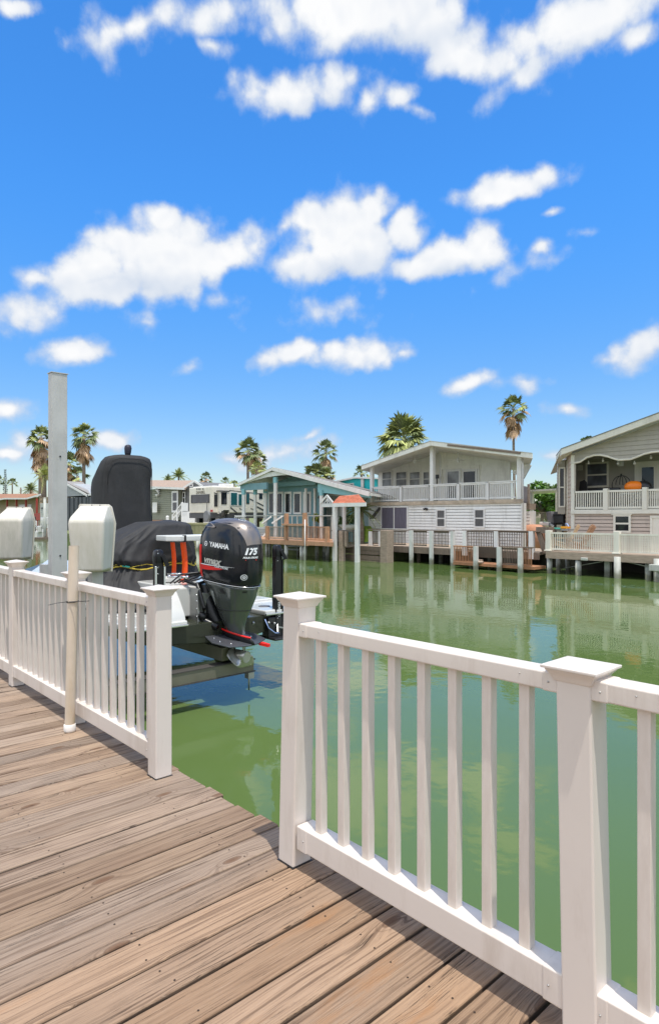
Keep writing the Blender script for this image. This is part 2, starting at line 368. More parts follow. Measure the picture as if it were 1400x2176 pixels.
    c2 = MIX(MA('MULTIPLY', MR(g1, .47, .64, 0, .72, True), patch), hs.outputs[0], WOOD_D)
    c3 = MIX(MR(g2, .50, .70, 0, .5, True), c2, WOOD_D)
    c3 = MIX(MR(g2, .28, .45, .3, 0, True), c3, WOOD_L)
    # orange stains
    st = NZ(CMB(MA('MULTIPLY', x, 7), MA('MULTIPLY', y, 1.3), MA('ADD', off, 5)), 1.0, 5, .65)
    c4 = MIX(MA('MULTIPLY', MR(st, .57, .72, 0, .6, True), MR(sp.outputs[0], -2.5, -2.0, .12, 1)), c3, (.30, .15, .065))
    # cracks
    ck = NZ(CMB(MA('MULTIPLY', gx, .8), MA('MULTIPLY', y, .8), MA('ADD', off, 9)), 1.6, 5, .7)
    crack = MR(MA('ABSOLUTE', MA('SUBTRACT', ck, .60)), 0, .02, 1, 0, True)
    crack = MA('MULTIPLY', crack, MR(NZ(CMB(MA('MULTIPLY', x, 9), MA('MULTIPLY', y, 1.6), off), 1, 2), .46, .56, 0, 1, True))
    c5 = MIX(MA('MULTIPLY', crack, .85), c4, (.035, .026, .02))
    # knot heart and its rings
    kr = MA('MULTIPLY', MR(kd, .05, .105, 1, 0, True), has)
    ring = MA('MULTIPLY', MA('MULTIPLY', MR(MA('SINE', MA('MULTIPLY', kd, 95)), .2, 1, 0, .5), MR(kd, .08, .24, 1, 0, True)), MA('MULTIPLY', has, inner))
    c6 = MIX(ring, c5, WOOD_D)
    c7 = MIX(MA('MULTIPLY', kr, .8), c6, (.13, .07, .04))
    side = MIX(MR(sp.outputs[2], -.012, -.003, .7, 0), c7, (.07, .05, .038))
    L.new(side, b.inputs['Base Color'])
    b.inputs['Roughness'].default_value = .82; b.inputs['Specular IOR Level'].default_value = .25
    hgt = MA('SUBTRACT', MA('SUBTRACT', MA('MULTIPLY', g2, -.35), MA('MULTIPLY', g1, .8)), MA('MULTIPLY', crack, 1.2))
    bp = N.new('ShaderNodeBump'); bp.inputs['Strength'].default_value = .75; bp.inputs['Distance'].default_value = .005
    L.new(hgt, bp.inputs['Height']); L.new(bp.outputs[0], b.inputs['Normal'])
    return m
WOOD_A = (.28, .185, .122); WOOD_B = (.39, .275, .185); WOOD_G = (.32, .25, .195); WOOD_W = (.345, .215, .128); WOOD_D = (.08, .045, .028); WOOD_L = (.50, .385, .285)

def water_mat():
    m, nt, b = nodes('green_canal_water'); N = nt.nodes; L = nt.links
    tc = N.new('ShaderNodeTexCoord')
    nz = N.new('ShaderNodeTexNoise'); nz.inputs['Scale'].default_value = .12; nz.inputs['Detail'].default_value = 3; L.new(tc.outputs['Object'], nz.inputs['Vector'])
    cr = N.new('ShaderNodeValToRGB'); e = cr.color_ramp.elements
    e[0].position = .3; e[0].color = WATER_A; e[1].position = .7; e[1].color = WATER_B
    L.new(nz.outputs['Fac'], cr.inputs[0]); L.new(cr.outputs[0], b.inputs['Base Color'])
    b.inputs['Roughness'].default_value = .03; b.inputs['IOR'].default_value = 1.33; b.inputs['Specular IOR Level'].default_value = WATER_SPEC
    # small ripples, wind patches
    def nzv(sc, det, st):
        mp = N.new('ShaderNodeMapping'); mp.inputs['Scale'].default_value = st; mp.inputs['Rotation'].default_value = (0, 0, R(20)); L.new(tc.outputs['Object'], mp.inputs[0])
        n = N.new('ShaderNodeTexNoise'); n.inputs['Scale'].default_value = sc; n.inputs['Detail'].default_value = det; L.new(mp.outputs[0], n.inputs['Vector']); return n.outputs['Fac']
    a = nzv(6, 3, (1, 1, 1)); c = nzv(1.3, 3, (1, 1, 1)); p = nzv(.07, 2, (1, 1, 1))
    mul = N.new('ShaderNodeMath'); mul.operation = 'MULTIPLY'; L.new(a, mul.inputs[0])
    mr = N.new('ShaderNodeMapRange'); L.new(p, mr.inputs[0]); mr.inputs['From Min'].default_value = .4; mr.inputs['From Max'].default_value = .65; mr.inputs['To Min'].default_value = .05; mr.inputs['To Max'].default_value = .4; L.new(mr.outputs[0], mul.inputs[1])
    ad = N.new('ShaderNodeMath'); ad.operation = 'MULTIPLY_ADD'; L.new(c, ad.inputs[0]); ad.inputs[1].default_value = .9; L.new(mul.outputs[0], ad.inputs[2])
    bp = N.new('ShaderNodeBump'); bp.inputs['Strength'].default_value = 1; bp.inputs['Distance'].default_value = .006; L.new(ad.outputs[0], bp.inputs['Height']); L.new(bp.outputs[0], b.inputs['Normal'])
    return m
WATER_A = (.080, .130, .036, 1); WATER_B = (.096, .148, .044, 1); WATER_SPEC = .5

def glass_mat(name, col=(.012, .015, .018), rough=.06):
    m, nt, b = nodes(name); N = nt.nodes; L = nt.links
    tc = N.new('ShaderNodeTexCoord'); nz = N.new('ShaderNodeTexNoise'); nz.inputs['Scale'].default_value = 1.3; nz.inputs['Detail'].default_value = 2; L.new(tc.outputs['Object'], nz.inputs['Vector'])
    cr = N.new('ShaderNodeValToRGB'); e = cr.color_ramp.elements; e[0].color = (*[c * .6 for c in col], 1); e[1].color = (*[c * 1.8 for c in col], 1); e[0].position = .35; e[1].position = .65
    L.new(nz.outputs['Fac'], cr.inputs[0]); L.new(cr.outputs[0], b.inputs['Base Color'])
    b.inputs['Roughness'].default_value = rough; b.inputs['Specular IOR Level'].default_value = .45
    bp = N.new('ShaderNodeBump'); bp.inputs['Strength'].default_value = .1; bp.inputs['Distance'].default_value = .02; L.new(nz.outputs['Fac'], bp.inputs['Height']); L.new(bp.outputs[0], b.inputs['Normal'])
    MATS[name] = m; return m

VINYL = mat('cream_white_vinyl', (.665, .60, .54), .38, var=.03, scale=2, bump=.03, bscale=12, dirt=(.44, .36, .29, 2.2))
DECK = deck_wood()
WATER = water_mat()
ALU = mat('dull_aluminium', (.42, .42, .41), .42, .75, var=.12, scale=6, bump=.05, bscale=40)
CHROME = mat('polished_steel', (.7, .7, .7), .12, 1, var=.05)
BLACKP = mat('black_plastic', (.018, .018, .02), .35, var=.2, scale=10, bump=.05)
CANVAS = mat('black_canvas', (.019, .019, .020), .72, var=.25, scale=4, bump=.5, bscale=7, dirt=(.034, .034, .035, 3))
GEL = mat('white_gelcoat', (.60, .60, .57), .2, var=.04, coat=.5)
HULL = mat('dark_olive_hull', (.03, .034, .022), .2, var=.15, spec=.35)
WHITE = mat('white_trim_paint', (.72, .72, .70), .5, var=.05, dirt=(.5, .47, .4))
DARKW = mat('weathered_grey_brown_timber', (.17, .13, .10), .85, var=.3, scale=4, stretch=(6, 6, 1), bump=.3, island=.2)
TIMBER = mat('weathered_tan_timber', (.33, .26, .20), .85, var=.25, scale=3, stretch=(1, 5, 5), bump=.3, island=.18)
REDW = mat('red_brown_stained_timber', (.36, .17, .085), .75, var=.25, scale=3, bump=.2, island=.15)
def tide(m_):
    """algae and damp band where a pile stands in the water"""
    nt = m_.node_tree; N = nt.nodes; L = nt.links; b = N['Principled BSDF']; src = b.inputs['Base Color'].links[0].from_socket
    g = N.new('ShaderNodeNewGeometry'); sp = N.new('ShaderNodeSeparateXYZ'); L.new(g.outputs['Position'], sp.inputs[0])
    nz = N.new('ShaderNodeTexNoise'); nz.inputs['Scale'].default_value = 5; nz.inputs['Detail'].default_value = 5; L.new(g.outputs['Position'], nz.inputs['Vector'])
    ad = N.new('ShaderNodeMath'); ad.operation = 'MULTIPLY_ADD'; L.new(nz.outputs['Fac'], ad.inputs[0]); ad.inputs[1].default_value = -.5; L.new(sp.outputs[2], ad.inputs[2])
    mr = N.new('ShaderNodeMapRange'); L.new(ad.outputs[0], mr.inputs[0]); mr.inputs['From Min'].default_value = -1.0; mr.inputs['From Max'].default_value = -.75; mr.inputs['To Min'].default_value = .8; mr.inputs['To Max'].default_value = 0
    mx = N.new('ShaderNodeMix'); mx.data_type = 'RGBA'; L.new(mr.outputs[0], mx.inputs['Factor']); L.new(src, mx.inputs['A']); mx.inputs['B'].default_value = (.10, .10, .05, 1); L.new(mx.outputs['Result'], b.inputs['Base Color'])
    return m_
PILE = tide(mat('pale_pile_sleeve', (.44, .45, .41), .55, var=.12, dirt=(.22, .21, .15, 1.5)))
PILEW = tide(mat('white_pile_sleeve', (.60, .61, .58), .5, var=.1, dirt=(.33, .32, .25, 1.5)))
GLASS = glass_mat('dark_window_glass')
SHINGLE = mat('grey_shingle', (.20, .195, .19), .9, var=.3, scale=8, bump=.5)

# ================================================================ SETTING
WZ = -0.9                                           # water level
m = MB(); m.add([(-400, -60, WZ), (300, -60, WZ), (300, 60, WZ), (-400, 60, WZ)], [(0, 1, 2, 3)])
m.build('water', WATER, kind='structure')

def grass_mat():
    return mat('lawn_ground', (.16, .19, .07), .95, var=.4, scale=1.2, bump=.4, bscale=30, dirt=(.35, .29, .2, .5))
GRASS = grass_mat()
# far bank, one sheet to the horizon, its edge stepping back along the canal
m = MB()
edge = [(-400, 24.6), (-34, 24.6), (-34, 24.8), (-23.5, 26.2), (-23.5, 28.5), (60, 28.5), (300, 28.5)]
top = -.25
m.add([(x, y, top) for x, y in edge] + [(x, y, -2) for x, y in edge], [(i, i + 1, i + 8, i + 7) for i in range(6)])
m.add([(-400, 24.6, top), (-34, 24.6, top), (-34, 24.8, top), (-23.5, 26.2, top), (-23.5, 28.5, top), (60, 28.5, top), (300, 28.5, top), (1200, 900, top), (-1200, 900, top)], [tuple(range(9))])
m.build('ground', GRASS, kind='structure')
m = MB(); m.box(-420, 320, -500, -5.2, -.9, -.12); m.build('near_ground', GRASS, kind='structure')
# the canal's far end
m = MB(); m.box(-420, -125, -500, 24.7, -2, -.2); m.build('end_ground', GRASS, kind='structure')

# ---------------------------------------------------------------- wooden deck
GAPS = [-3.859, -3.695, -3.548, -3.388, -3.229, -3.068, -2.917, -2.775, -2.611, -2.449, -2.290, -2.128, -1.965, -1.811, -1.645, -1.482, -1.314, -1.160, -.997]
while GAPS[-1] < 2.6: GAPS.append(GAPS[-1] + .159)
while GAPS[0] > -14: GAPS.insert(0, GAPS[0] - .157)
rd = random.Random(3)
m = MB(); screws = MB()
for a, b in zip(GAPS[:-1], GAPS[1:]):
    wide = .014 if a < -2.2 else .02
    g0 = rd.uniform(.3, 1.0) * wide; g1 = rd.uniform(.3, 1.0) * wide
    ye = 1.885 + rd.uniform(-.022, .02); dz = rd.uniform(-.002, .002) - (0 if a > -2.3 else .001)
    x0 = a + g0 / 2; x1 = b - g1 / 2; t = .036
    # section with eased edges, run in short lengths with a little wander
    sec = [(x0, -t), (x0, -.006), (x0 + .0025, -.0015), (x0 + .008, 0), ((x0 + x1) / 2, -.0008), (x1 - .008, 0), (x1 - .0025, -.0015), (x1, -.006), (x1, -t)]
    ys = [-5.2 + (ye + 5.2) * k / 16 for k in range(17)]
    sd_ = rd.uniform(0, 50)
    rings = []
    for y in ys:
        w = noise.noise(Vector((sd_, y * .6, 0))) * .0025; wz = noise.noise(Vector((sd_, y * .5, 9))) * .0015
        rings.append([(px_ + w, y, z + dz + wz) for px_, z in sec])
    m.loft(rings, smooth=False)
    for jy in (1.60, 1.0, .4, -.2, -.8, -1.4, -2.0, -2.6):
        for f in (.22, .78):
            if rd.random() < .12: continue
            cx = x0 + (x1 - x0) * (f + rd.uniform(-.04, .04)); cy = jy + rd.uniform(-.02, .02)
            r = .0038
            screws.add([(cx + r * math.cos(k * math.pi / 4), cy + r * math.sin(k * math.pi / 4), dz + .0012) for k in range(8)], [tuple(range(8))])
deck = m.build('deck', DECK, kind='structure')
at_ = deck.data.attributes.new('board', 'FLOAT', 'FACE'); per = 16 * 9 + 2
at_.data.foreach_set('value', [random.Random(i // per * 7 + 1).random() for i in range(len(deck.data.polygons))])
screws.build('screw_heads', mat('rusty_screw', (.05, .032, .022), .7, .4), deck)
m = MB()
for y in (1.83, 1.2, .6, 0, -.6, -1.2, -1.8, -2.4): m.box(-14, 2.6, y - .02, y + .02, -.24, -.038)
m.build('joists', DARKW, deck)
m = MB()
for x in [-13.4 + 2.4 * i for i in range(7)]: m.tube([(x, 1.62, -2), (x, 1.62, -.24)], .11, 12)
m.build('deck_posts', TIMBER, deck)
m = MB(); m.box(-14, 2.6, -.2, -.1, -2.2, -.25); m.build('bulkhead', DARKW, kind='structure')

# ---------------------------------------------------------------- white vinyl railings
FY0, FY1 = 1.708, 1.812                             # post faces
def fence_post(root, xc, top, lean=0, w=.102, gap_z=0):
    yc = (FY0 + FY1) / 2; h = w / 2
    m = MB()
    zt = top - .05
    m.add([(xc + sx * h + l, yc + sy * h, z) for z, l in ((.0015, lean), (zt, 0)) for sx, sy in ((-1, -1), (1, -1), (1, 1), (-1, 1))],
          [(3, 2, 1, 0), (4, 5, 6, 7), (0, 1, 5, 4), (1, 2, 6, 5), (2, 3, 7, 6), (3, 0, 4, 7)])
    p = m.build('post', VINYL, root, bevel=.007, segs=3)
    c = MB()
    def ring(r, z): return [(xc + r * a, yc + r * b, z) for a, b in ((-1, -1), (1, -1), (1, 1), (-1, 1))]
    c.loft([ring(h + .003, zt - .012), ring(h + .006, zt - .006), ring(h + .011, zt + .006), ring(h + .019, zt + .016), ring(h + .022, zt + .019), ring(h + .022, zt + .024), ring(h + .031, zt + .025), ring(h + .031, zt + .033), ring(.004, zt + .05)], smooth=False)
    c.build('post_cap', VINYL, p, bevel=.0018)
    s = MB()                                         # dark joint line where the sleeve meets the deck
    s.box(xc - h - .004 + lean, xc + h + .004 + lean, yc - h - .004, yc + h + .004, .0004, .0022)
    s.build('base_gasket', BLACKP, p)
    return p
def fence_panel(root, xa, xb, zr=1.048, zb=.187, xs=None, brackets=(True, True)):
    """rails and balusters between the post faces xa and xb"""
    y0, y1 = 1.718, 1.803
    m = MB(); m.box(xa, xb, y0, y1, zr - .055, zr); m.build('top_rail', VINYL, root, bevel=.006, segs=3)
    m = MB(); m.box(xa - .022, xb + .03, y0, y1, zb - .098, zb); m.build('bottom_rail', VINYL, root, bevel=.006, segs=3)
    for s, (x, on) in zip((1, -1), ((xa, brackets[0]), (xb, brackets[1]))):
        if not on: continue
        for z0, z1 in ((zr - .057, zr + .002), (zb - .1, zb + .002)):
            m = MB(); m.box(*sorted((x - s * .02, x + s * .046)), y0 - .003, y1 + .003, z0, z1); m.build('rail_bracket', VINYL, root, bevel=.006)
    q = MB()
    for x, s in ((xa, 1), (xb, -1)):
        for z in (zr - .028, zb - .05): q.ball((x + s * .025, y0 - .003, z), .0035, 8, 5)
        q.ball((x + s * .12, y0, zr - .02), .0025, 8, 5)
    q.build('rail_screw', ALU, root)
    if xs is None:
        n = round((xb - xa) / .1365); d = (xb - xa) / n; xs = [xa + d * (i + .5) for i in range(n)] if n else []
    first = None
    for x in xs:
        if first is None:
            m = MB(); m.box(-.018, .018, 1.742, 1.778, zb - .004, zr - .05)
            first = m.build('baluster', VINYL, root, bevel=.003); first.location.x = x
            for v in first.data.vertices: pass
            x_first = x
            # parent offset removed x as well; put it back through the location
        else:
            c = first.copy(); COL.objects.link(c); c.parent = root; c.location.x = x
PX1 = -2.118; PX2 = -.860; PX3 = .48
rr_ = empty('white_railing', (0, 0, 0), 'white vinyl railing at the front right, nearest the camera', 'railing', 'white vinyl railings along the deck edge')
fence_post(rr_, PX1, 1.176, lean=-.035); fence_post(rr_, PX2, 1.093, lean=.02); fence_post(rr_, PX3, 1.093)
bx = [at(p, 1600, Y=1.742).x + .018 for p in (670, 717, 768, 823, 885, 950, 1022, 1101)]
fence_panel(rr_, PX1 + .051, PX2 - .051, xs=bx)
b2 = at(1352, 1600, Y=1.742).x + .018
fence_panel(rr_, PX2 + .051, PX3 - .051, xs=[b2 + .136 * i for i in range(9) if b2 + .136 * i < PX3 - .09])
fence_panel(rr_, PX3 + .051, 1.9)
PL = [-3.385, -4.66, -6.06, -7.42, -8.78, -10.14, -11.5]
rl = empty('white_railing', (0, 0, 0), 'white vinyl railing at the left, with the beige pipe tied to it', 'railing', 'white vinyl railings along the deck edge')
for i, x in enumerate(PL): fence_post(rl, x, (1.105, 1.112, 1.118, 1.12, 1.12, 1.12, 1.12)[i])
xl = [at(p, 1400, Y=1.742).x + .018 for p in (182, 195, 212, 229, 248, 268, 289, 311)]
for i, (a, b) in enumerate(zip(PL[1:], PL[:-1])): fence_panel(rl, a + .051, b - .051, zr=1.03, zb=.187, xs=None)

# beige pvc pipe standing against the left railing, with a cable tie
pt = at(158, 1160, Y=1.655); pb = at(172, 1551, Z=0.0)
root = empty('beige_pipe', (pb.x, pb.y, 0), 'tall beige plastic pipe with a foot collar, tied to the left railing', 'pipe')
PVC = mat('yellowed_pvc', (.66, .56, .44), .45, var=.06, scale=5, dirt=(.5, .38, .22, 3))
pbv = Vector((pb.x - .02, 1.655, 0)); r_ = .034
m = MB(); m.tube([pbv + Vector((0, 0, .03)), pt], r_, 24, cap=False); m.tube([pt, pbv + Vector((0, 0, .03))], r_ * .88, 24, cap=False)
m.build('pipe', PVC, root, recalc=False)
m = MB(); m.tube([pbv + Vector((0, 0, .002)), pbv + Vector((0, 0, .012)), pbv + Vector((0, 0, .05)), pbv + Vector((0, 0, .054))], [.038, .04, .04, .036], 24); m.build('foot_collar', mat('white_pvc', (.75, .72, .68), .4, var=.03), root)
zc = at(165, 1281, Y=1.655).z
cc = pbv.lerp(pt, zc / pt.z)
m = MB()
m.tube([cc + Vector((math.cos(t) * (r_ + .003), math.sin(t) * (r_ + .003), .004 * math.sin(t))) for t in [2 * math.pi * k / 16 for k in range(17)]], .0028, 6)
ta = at(103, 1286, Y=1.61); tb = at(190, 1277, Y=1.70)
m.tube([ta, ta.lerp(cc + Vector((-.01, -r_ - .003, 0)), .5) + Vector((0, 0, .004)), cc + Vector((-.01, -r_ - .003, 0))], .0024, 6)
m.tube([cc + Vector((.02, -r_, .003)), tb], .0026, 6); m.box(cc.x - .008, cc.x + .006, cc.y - r_ - .009, cc.y - r_ - .001, cc.z - .004, cc.z + .006)
m.build('cable_tie', BLACKP, root)

# ---------------------------------------------------------------- boat lift gear
GALV = mat('weathered_grey_lift_metal', (.46, .46, .44), .5, .25, var=.12, scale=2.5, dirt=(.3, .29, .24, 1.5))
root = empty('lift_mast', (-6.6, 2.3, WZ), 'tall grey aluminium lift mast standing between the two white covers behind the railing', 'lift mast')
za = at(125, 793, Y=2.3).z
m = MB(); m.box(-6.665, -6.56, 2.235, 2.39, WZ - .5, za); m.build('mast', GALV, root, bevel=.006)
m = MB()
for py in (970, 1181):
    z = at(128, py, X=-6.56).z; m.tube([(-6.562, 2.318, z), (-6.552, 2.318, z)], .009, 10)
m.build('bolt_hole', BLACKP, root)
m = MB(); m.box(-6.672, -6.553, 2.228, 2.397, za, za + .008); m.build('top_plate', GALV, root)

COVER = mat('aged_white_fibreglass', (.60, .57, .50), .6, var=.05, scale=2, dirt=(.42, .40, .28, 2.5))
def motor_cover(x, y, COVER=COVER):
    """tapered moulded hood: seen from the camera its sloped brow faces +X / -Y"""
    root = empty('lift_motor_cover', (x, y, 1.0), None, 'motor cover', 'white lift motor covers behind the railing')
    # section in a local frame: u = along the face (screen right), w = depth towards the camera
    u = Vector((.62, .785, 0)); w = Vector((.785, -.62, 0)); c = Vector((x, y, 0))
    def P(a, b, z): return c + u * (a * .80 - .035) + w * b + Vector((0, 0, z))
    def ring(z, a0, a1, b0, b1, r=.03):
        pts = []
        for (ca, cb, t0) in ((a1 - r, b1 - r, 0), (a0 + r, b1 - r, 90), (a0 + r, b0 + r, 180), (a1 - r, b0 + r, 270)):
            for k in range(4):
                t = R(t0 + k * 30); pts.append(P(ca + r * math.cos(t), cb + r * math.sin(t), z))
        return pts
    m = MB()
    m.loft([ring(1.02, -.15, .15, -.16, .10), ring(1.05, -.165, .155, -.17, .115), ring(1.3, -.19, .175, -.18, .145), ring(1.44, -.20, .185, -.18, .165), ring(1.475, -.195, .18, -.18, .15),
            ring(1.5, -.19, .175, -.18, .12), ring(1.585, -.175, .14, -.18, -.07), ring(1.597, -.17, .13, -.18, -.10)], smooth=True)
    b = m.build('hood', COVER, root)
    md = b.modifiers.new('WN', 'WEIGHTED_NORMAL')
    m = MB()                                          # back flange standing proud of the hood
    m.prism([P(-.20, -.19, 1.0), P(-.215, -.19, 1.3), P(-.215, -.19, 1.60), P(-.2, -.19, 1.615), P(.12, -.19, 1.612), P(.155, -.19, 1.59), P(.2, -.19, 1.44), P(.16, -.19, 1.0)], w * .014)
    m.build('back_flange', COVER, root, bevel=.003)
    m = MB()
    for z in (1.16, 1.31, 1.44):
        m.bar(P(-.193, -.15, z), P(-.193, .10, z - .02), .014, .012)
    m.build('moulded_rib', COVER, root, bevel=.003)
    m = MB()
    for a in (-.06, .03): m.ball(P(a, -.155, 1.604), .006, 8, 5)
    m.build('screw', BLACKP, root)
    m = MB(); m.bar(P(0, -.1, WZ - .4), P(0, -.1, 1.03), .1, .1); m.build('support_post', GALV, root)
    return root
a1 = motor_cover(-5.52, 2.26); tag(a1, 'white plastic lift motor cover right of the tall grey mast, just behind the beige pipe')
a2 = motor_cover(-7.72, 2.26, mat('mildewed_fibreglass', (.57, .54, .47), .65, var=.06, scale=2, dirt=(.22, .23, .15, 2.2))); tag(a2, 'white plastic lift motor cover at the left edge, with dark mildew streaks down its face')

root = empty('boat_lift_cradle', (-7, 4.6, -.5), 'brown aluminium lift cradle beams holding up the boat over the green water', 'boat lift')
LB = mat('dull_bronze_lift_beam', (.17, .16, .12), .5, .3, var=.15, scale=3)
m = MB()
for X in (-6.95, -10.6):
    m.box(X - .07, X + .07, 2.3, 4.93 if X > -8 else 6.9, -.535, -.39); 
m.build('cross_beam', LB, root, bevel=.004)
m = MB(); m.box(-7.03, -6.87, 2.3, 4.95, -.39, -.378); m.box(-7.03, -6.87, 2.3, 4.95, -.547, -.535); m.build('beam_flange', mat('dark_beam_flange', (.06, .055, .05), .6), root)
m = MB()
m.bar((-6.9, 4.5, -.26), (-11.5, 4.5, -.26), .1, .17)
m.build('bunk_beam', LB, root, bevel=.004)
m = MB()
for y in (2.35,):
    for X in (-6.95, -10.6): m.box(X - .08, X + .08, y - .08, y + .08, WZ - .5, 1.0 if y < 3 else .6)
m.build('lift_post', GALV, root)
m = MB(); m.tube([(-6.95, 4.9, -.56), (-6.95, 4.9, -.8)], .012, 6); m.box(-6.99, -6.9, 4.86, 4.95, -.64, -.56); m.build('cable_end', ALU, root)

# ================================================================ BOAT
boat = empty('fishing_boat', (-9.5, 4.65, -.3), 'dark hulled fishing boat under black covers, raised on a lift, outboard motor nearest', 'boat')
XT = -7.5                                            # transom
m = MB()                                             # hull, transom at XT, bow towards -X, centre line Y = 4.65
def hull_ring(x, hb, zk, zc, zg, f=1):
    c = 4.65
    return [(x, c, zk), (x, c - hb * .55, zk + (zc - zk) * .55), (x, c - hb * .93, zc), (x, c - hb, zg), (x, c + hb, zg), (x, c + hb * .93, zc), (x, c + hb * .55, zk + (zc - zk) * .55)]
rings = [hull_ring(-7.12, 1.30, -.16, -.04, .13), hull_ring(-7.9, 1.33, -.18, -.04, .16), hull_ring(-9.5, 1.34, -.18, .0, .3), hull_ring(-11.5, 1.2, -.26, .1, .42), hull_ring(-12.9, .75, -.1, .26, .5), hull_ring(-13.7, .1, .35, .45, .56)]
m.loft(rings); m.build('hull', HULL, boat, bevel=.01)
m = MB()                                             # white rear deck, both sponsons and the motor well between them
m.box(-7.9, -7.05, 3.30, 4.05, .13, .205); m.box(-7.9, -7.05, 5.25, 6.02, .13, .205); m.box(-8.3, -7.9, 3.30, 6.02, .165, .235)
m.build('rear_deck', GEL, boat, bevel=.02, segs=3)
m = MB()
pr = [(-7.46, .18), (-7.46, .56), (-7.52, .60), (-8.6, .60), (-8.6, .18)]
m.prism([(x, 4.0, z) for x, z in pr], (0, 1.18, 0)); m.build('motor_well', GEL, boat, bevel=.02, segs=3)
m = MB()                                             # curved corner wall left of the motor
prof = [(-7.07, .17), (-7.10, .28), (-7.2, .42), (-7.3, .54), (-7.42, .6), (-7.5, .61), (-7.5, .17)]
m.prism([(x, 3.74, z) for x, z in prof], (0, .30, 0)); m.build('corner_wall', GEL, boat, bevel=.02, segs=3)
m = MB(); m.box(-7.06, -7.035, 3.30, 4.05, .135, .165); m.box(-7.06, -7.035, 5.25, 6.02, .135, .165); m.build('rub_rail', CHROME, boat, bevel=.006)
m = MB(); m.tube([(-7.42, 5.5, .206), (-7.42, 5.5, .212)], .085, 24); m.build('deck_hatch', mat('grey_hatch', (.12, .12, .12), .5), boat)
m = MB()                                             # gunwale deck forward of the well
m.prism([(-8.3, 3.32, .24), (-8.3, 5.98, .24), (-11.5, 5.85, .42), (-11.5, 3.45, .42)], (0, 0, .06)); m.prism([(-11.5, 3.45, .42), (-11.5, 5.85, .42), (-13.7, 4.7, .56), (-13.7, 4.6, .56)], (0, 0, .06))
m.box(-8.6, -8.3, 3.31, 3.5, .16, .34)
m.build('foredeck', GEL, boat, bevel=.015)
m = MB(); m.bar((-8.0, 3.315, .17), (-11.5, 3.44, .36), .03, .05); m.build('side_stripe', mat('red_stripe', (.5, .03, .02), .3), boat)

def folds(p, amp, sc=3.0, seed=0, vert=.45):
    return noise.noise(Vector((p.x * sc + seed, p.y * sc, p.z * sc * vert))) * amp
def soft_ring(x0, x1, y0, y1, z, n=40, e=4.5, amp=0, seed=0, tilt=0, sc=3.2):
    cx, cy, hx, hy = (x0 + x1) / 2, (y0 + y1) / 2, (x1 - x0) / 2, (y1 - y0) / 2
    out = []
    for k in range(n):
        t = 2 * math.pi * k / n; c, s = math.cos(t), math.sin(t)
        p = Vector((cx + hx * math.copysign(abs(c) ** (2 / e), c), cy + hy * math.copysign(abs(s) ** (2 / e), s), z + tilt * c))
        if amp:
            d = Vector((c, s, 0)); f = folds(p, amp, sc, seed); p += d * f; 
        out.append(p)
    return out
# tall console cover
m = MB()
zt = 2.52
cp = [(.35, -10.6, -9.82, 4.08, 5.03), (.9, -10.53, -9.84, 4.13, 5.03), (1.25, -10.50, -9.86, 4.16, 5.04), (1.6, -10.50, -9.87, 4.18, 5.04), (1.95, -10.56, -9.88, 4.18, 5.04), (2.1, -10.52, -9.88, 4.18, 5.04), (2.28, -10.3, -9.88, 4.19, 5.04), (2.40, -10.2, -9.89, 4.22, 5.03), (2.47, -10.14, -9.91, 4.27, 5.0), (2.50, -10.1, -9.94, 4.35, 4.95), (2.52, -10.06, -9.97, 4.5, 4.85)]
zs_ = [.35 + 2.05 * k / 44 for k in range(45)] + [2.44, 2.47, 2.49, 2.505, 2.52]; rings = []
for z in zs_:
    for p_, q_ in zip(cp[:-1], cp[1:]):
        if p_[0] <= z <= q_[0] + 1e-6:
            t = (z - p_[0]) / (q_[0] - p_[0]); x0, x1, y0, y1 = [a_ + (b_ - a_) * t for a_, b_ in zip(p_[1:], q_[1:])]; break
    cx, cy, hx, hy = (x0 + x1) / 2, (y0 + y1) / 2, (x1 - x0) / 2, (y1 - y0) / 2; ring = []; calm = max(0, min(1, (2.45 - z) / .5)); low_ = 1 + 1.6 * max(0, 1.3 - z)
    for k in range(110):
        t = 2 * math.pi * k / 110; c_, s_ = math.cos(t), math.sin(t)
        p = Vector((cx + hx * math.copysign(abs(c_) ** (2 / 5), c_), cy + hy * math.copysign(abs(s_) ** (2 / 5), s_), z))
        f = ((1 - abs(noise.noise(Vector((t * 1.5 + z * .9, z * .9, 5)))) * 3) * .012 + noise.noise(Vector((t * 4, z * 1.4, 8))) * .012) * calm * low_
        ring.append(p + Vector((c_, s_, 0)) * f)
    rings.append(ring)
m.loft(rings)
tc_ = m.build('console_cover', CANVAS, boat)
m = MB()                                             # hem seam along the top and the antenna bag
pts = [(-9.868, 4.23, 2.02), (-9.868, 4.235, 2.3), (-9.868, 4.3, 2.40), (-9.868, 4.42, 2.445), (-9.868, 4.62, 2.45), (-9.868, 4.82, 2.445), (-9.868, 4.93, 2.4), (-9.868, 4.985, 2.3), (-9.868, 4.99, 1.3)]
m.tube(pts, .006, 6); m.build('seam', mat('dark_canvas_hem', (.012, .012, .013), .7), tc_)
m = MB(); b_ = at(272, 963, X=-10.02); m.tube([b_ + Vector((0, 0, -.05)), b_ + Vector((0, 0, .0)), b_ + Vector((0, .004, .08)), b_ + Vector((0, .002, .125)), b_ + Vector((0, 0, .14))], [.04, .052, .06, .05, .02], 10); m.build('light_bag', mat('navy_bag', (.012, .013, .03), .6, bump=.4, bscale=20), boat)
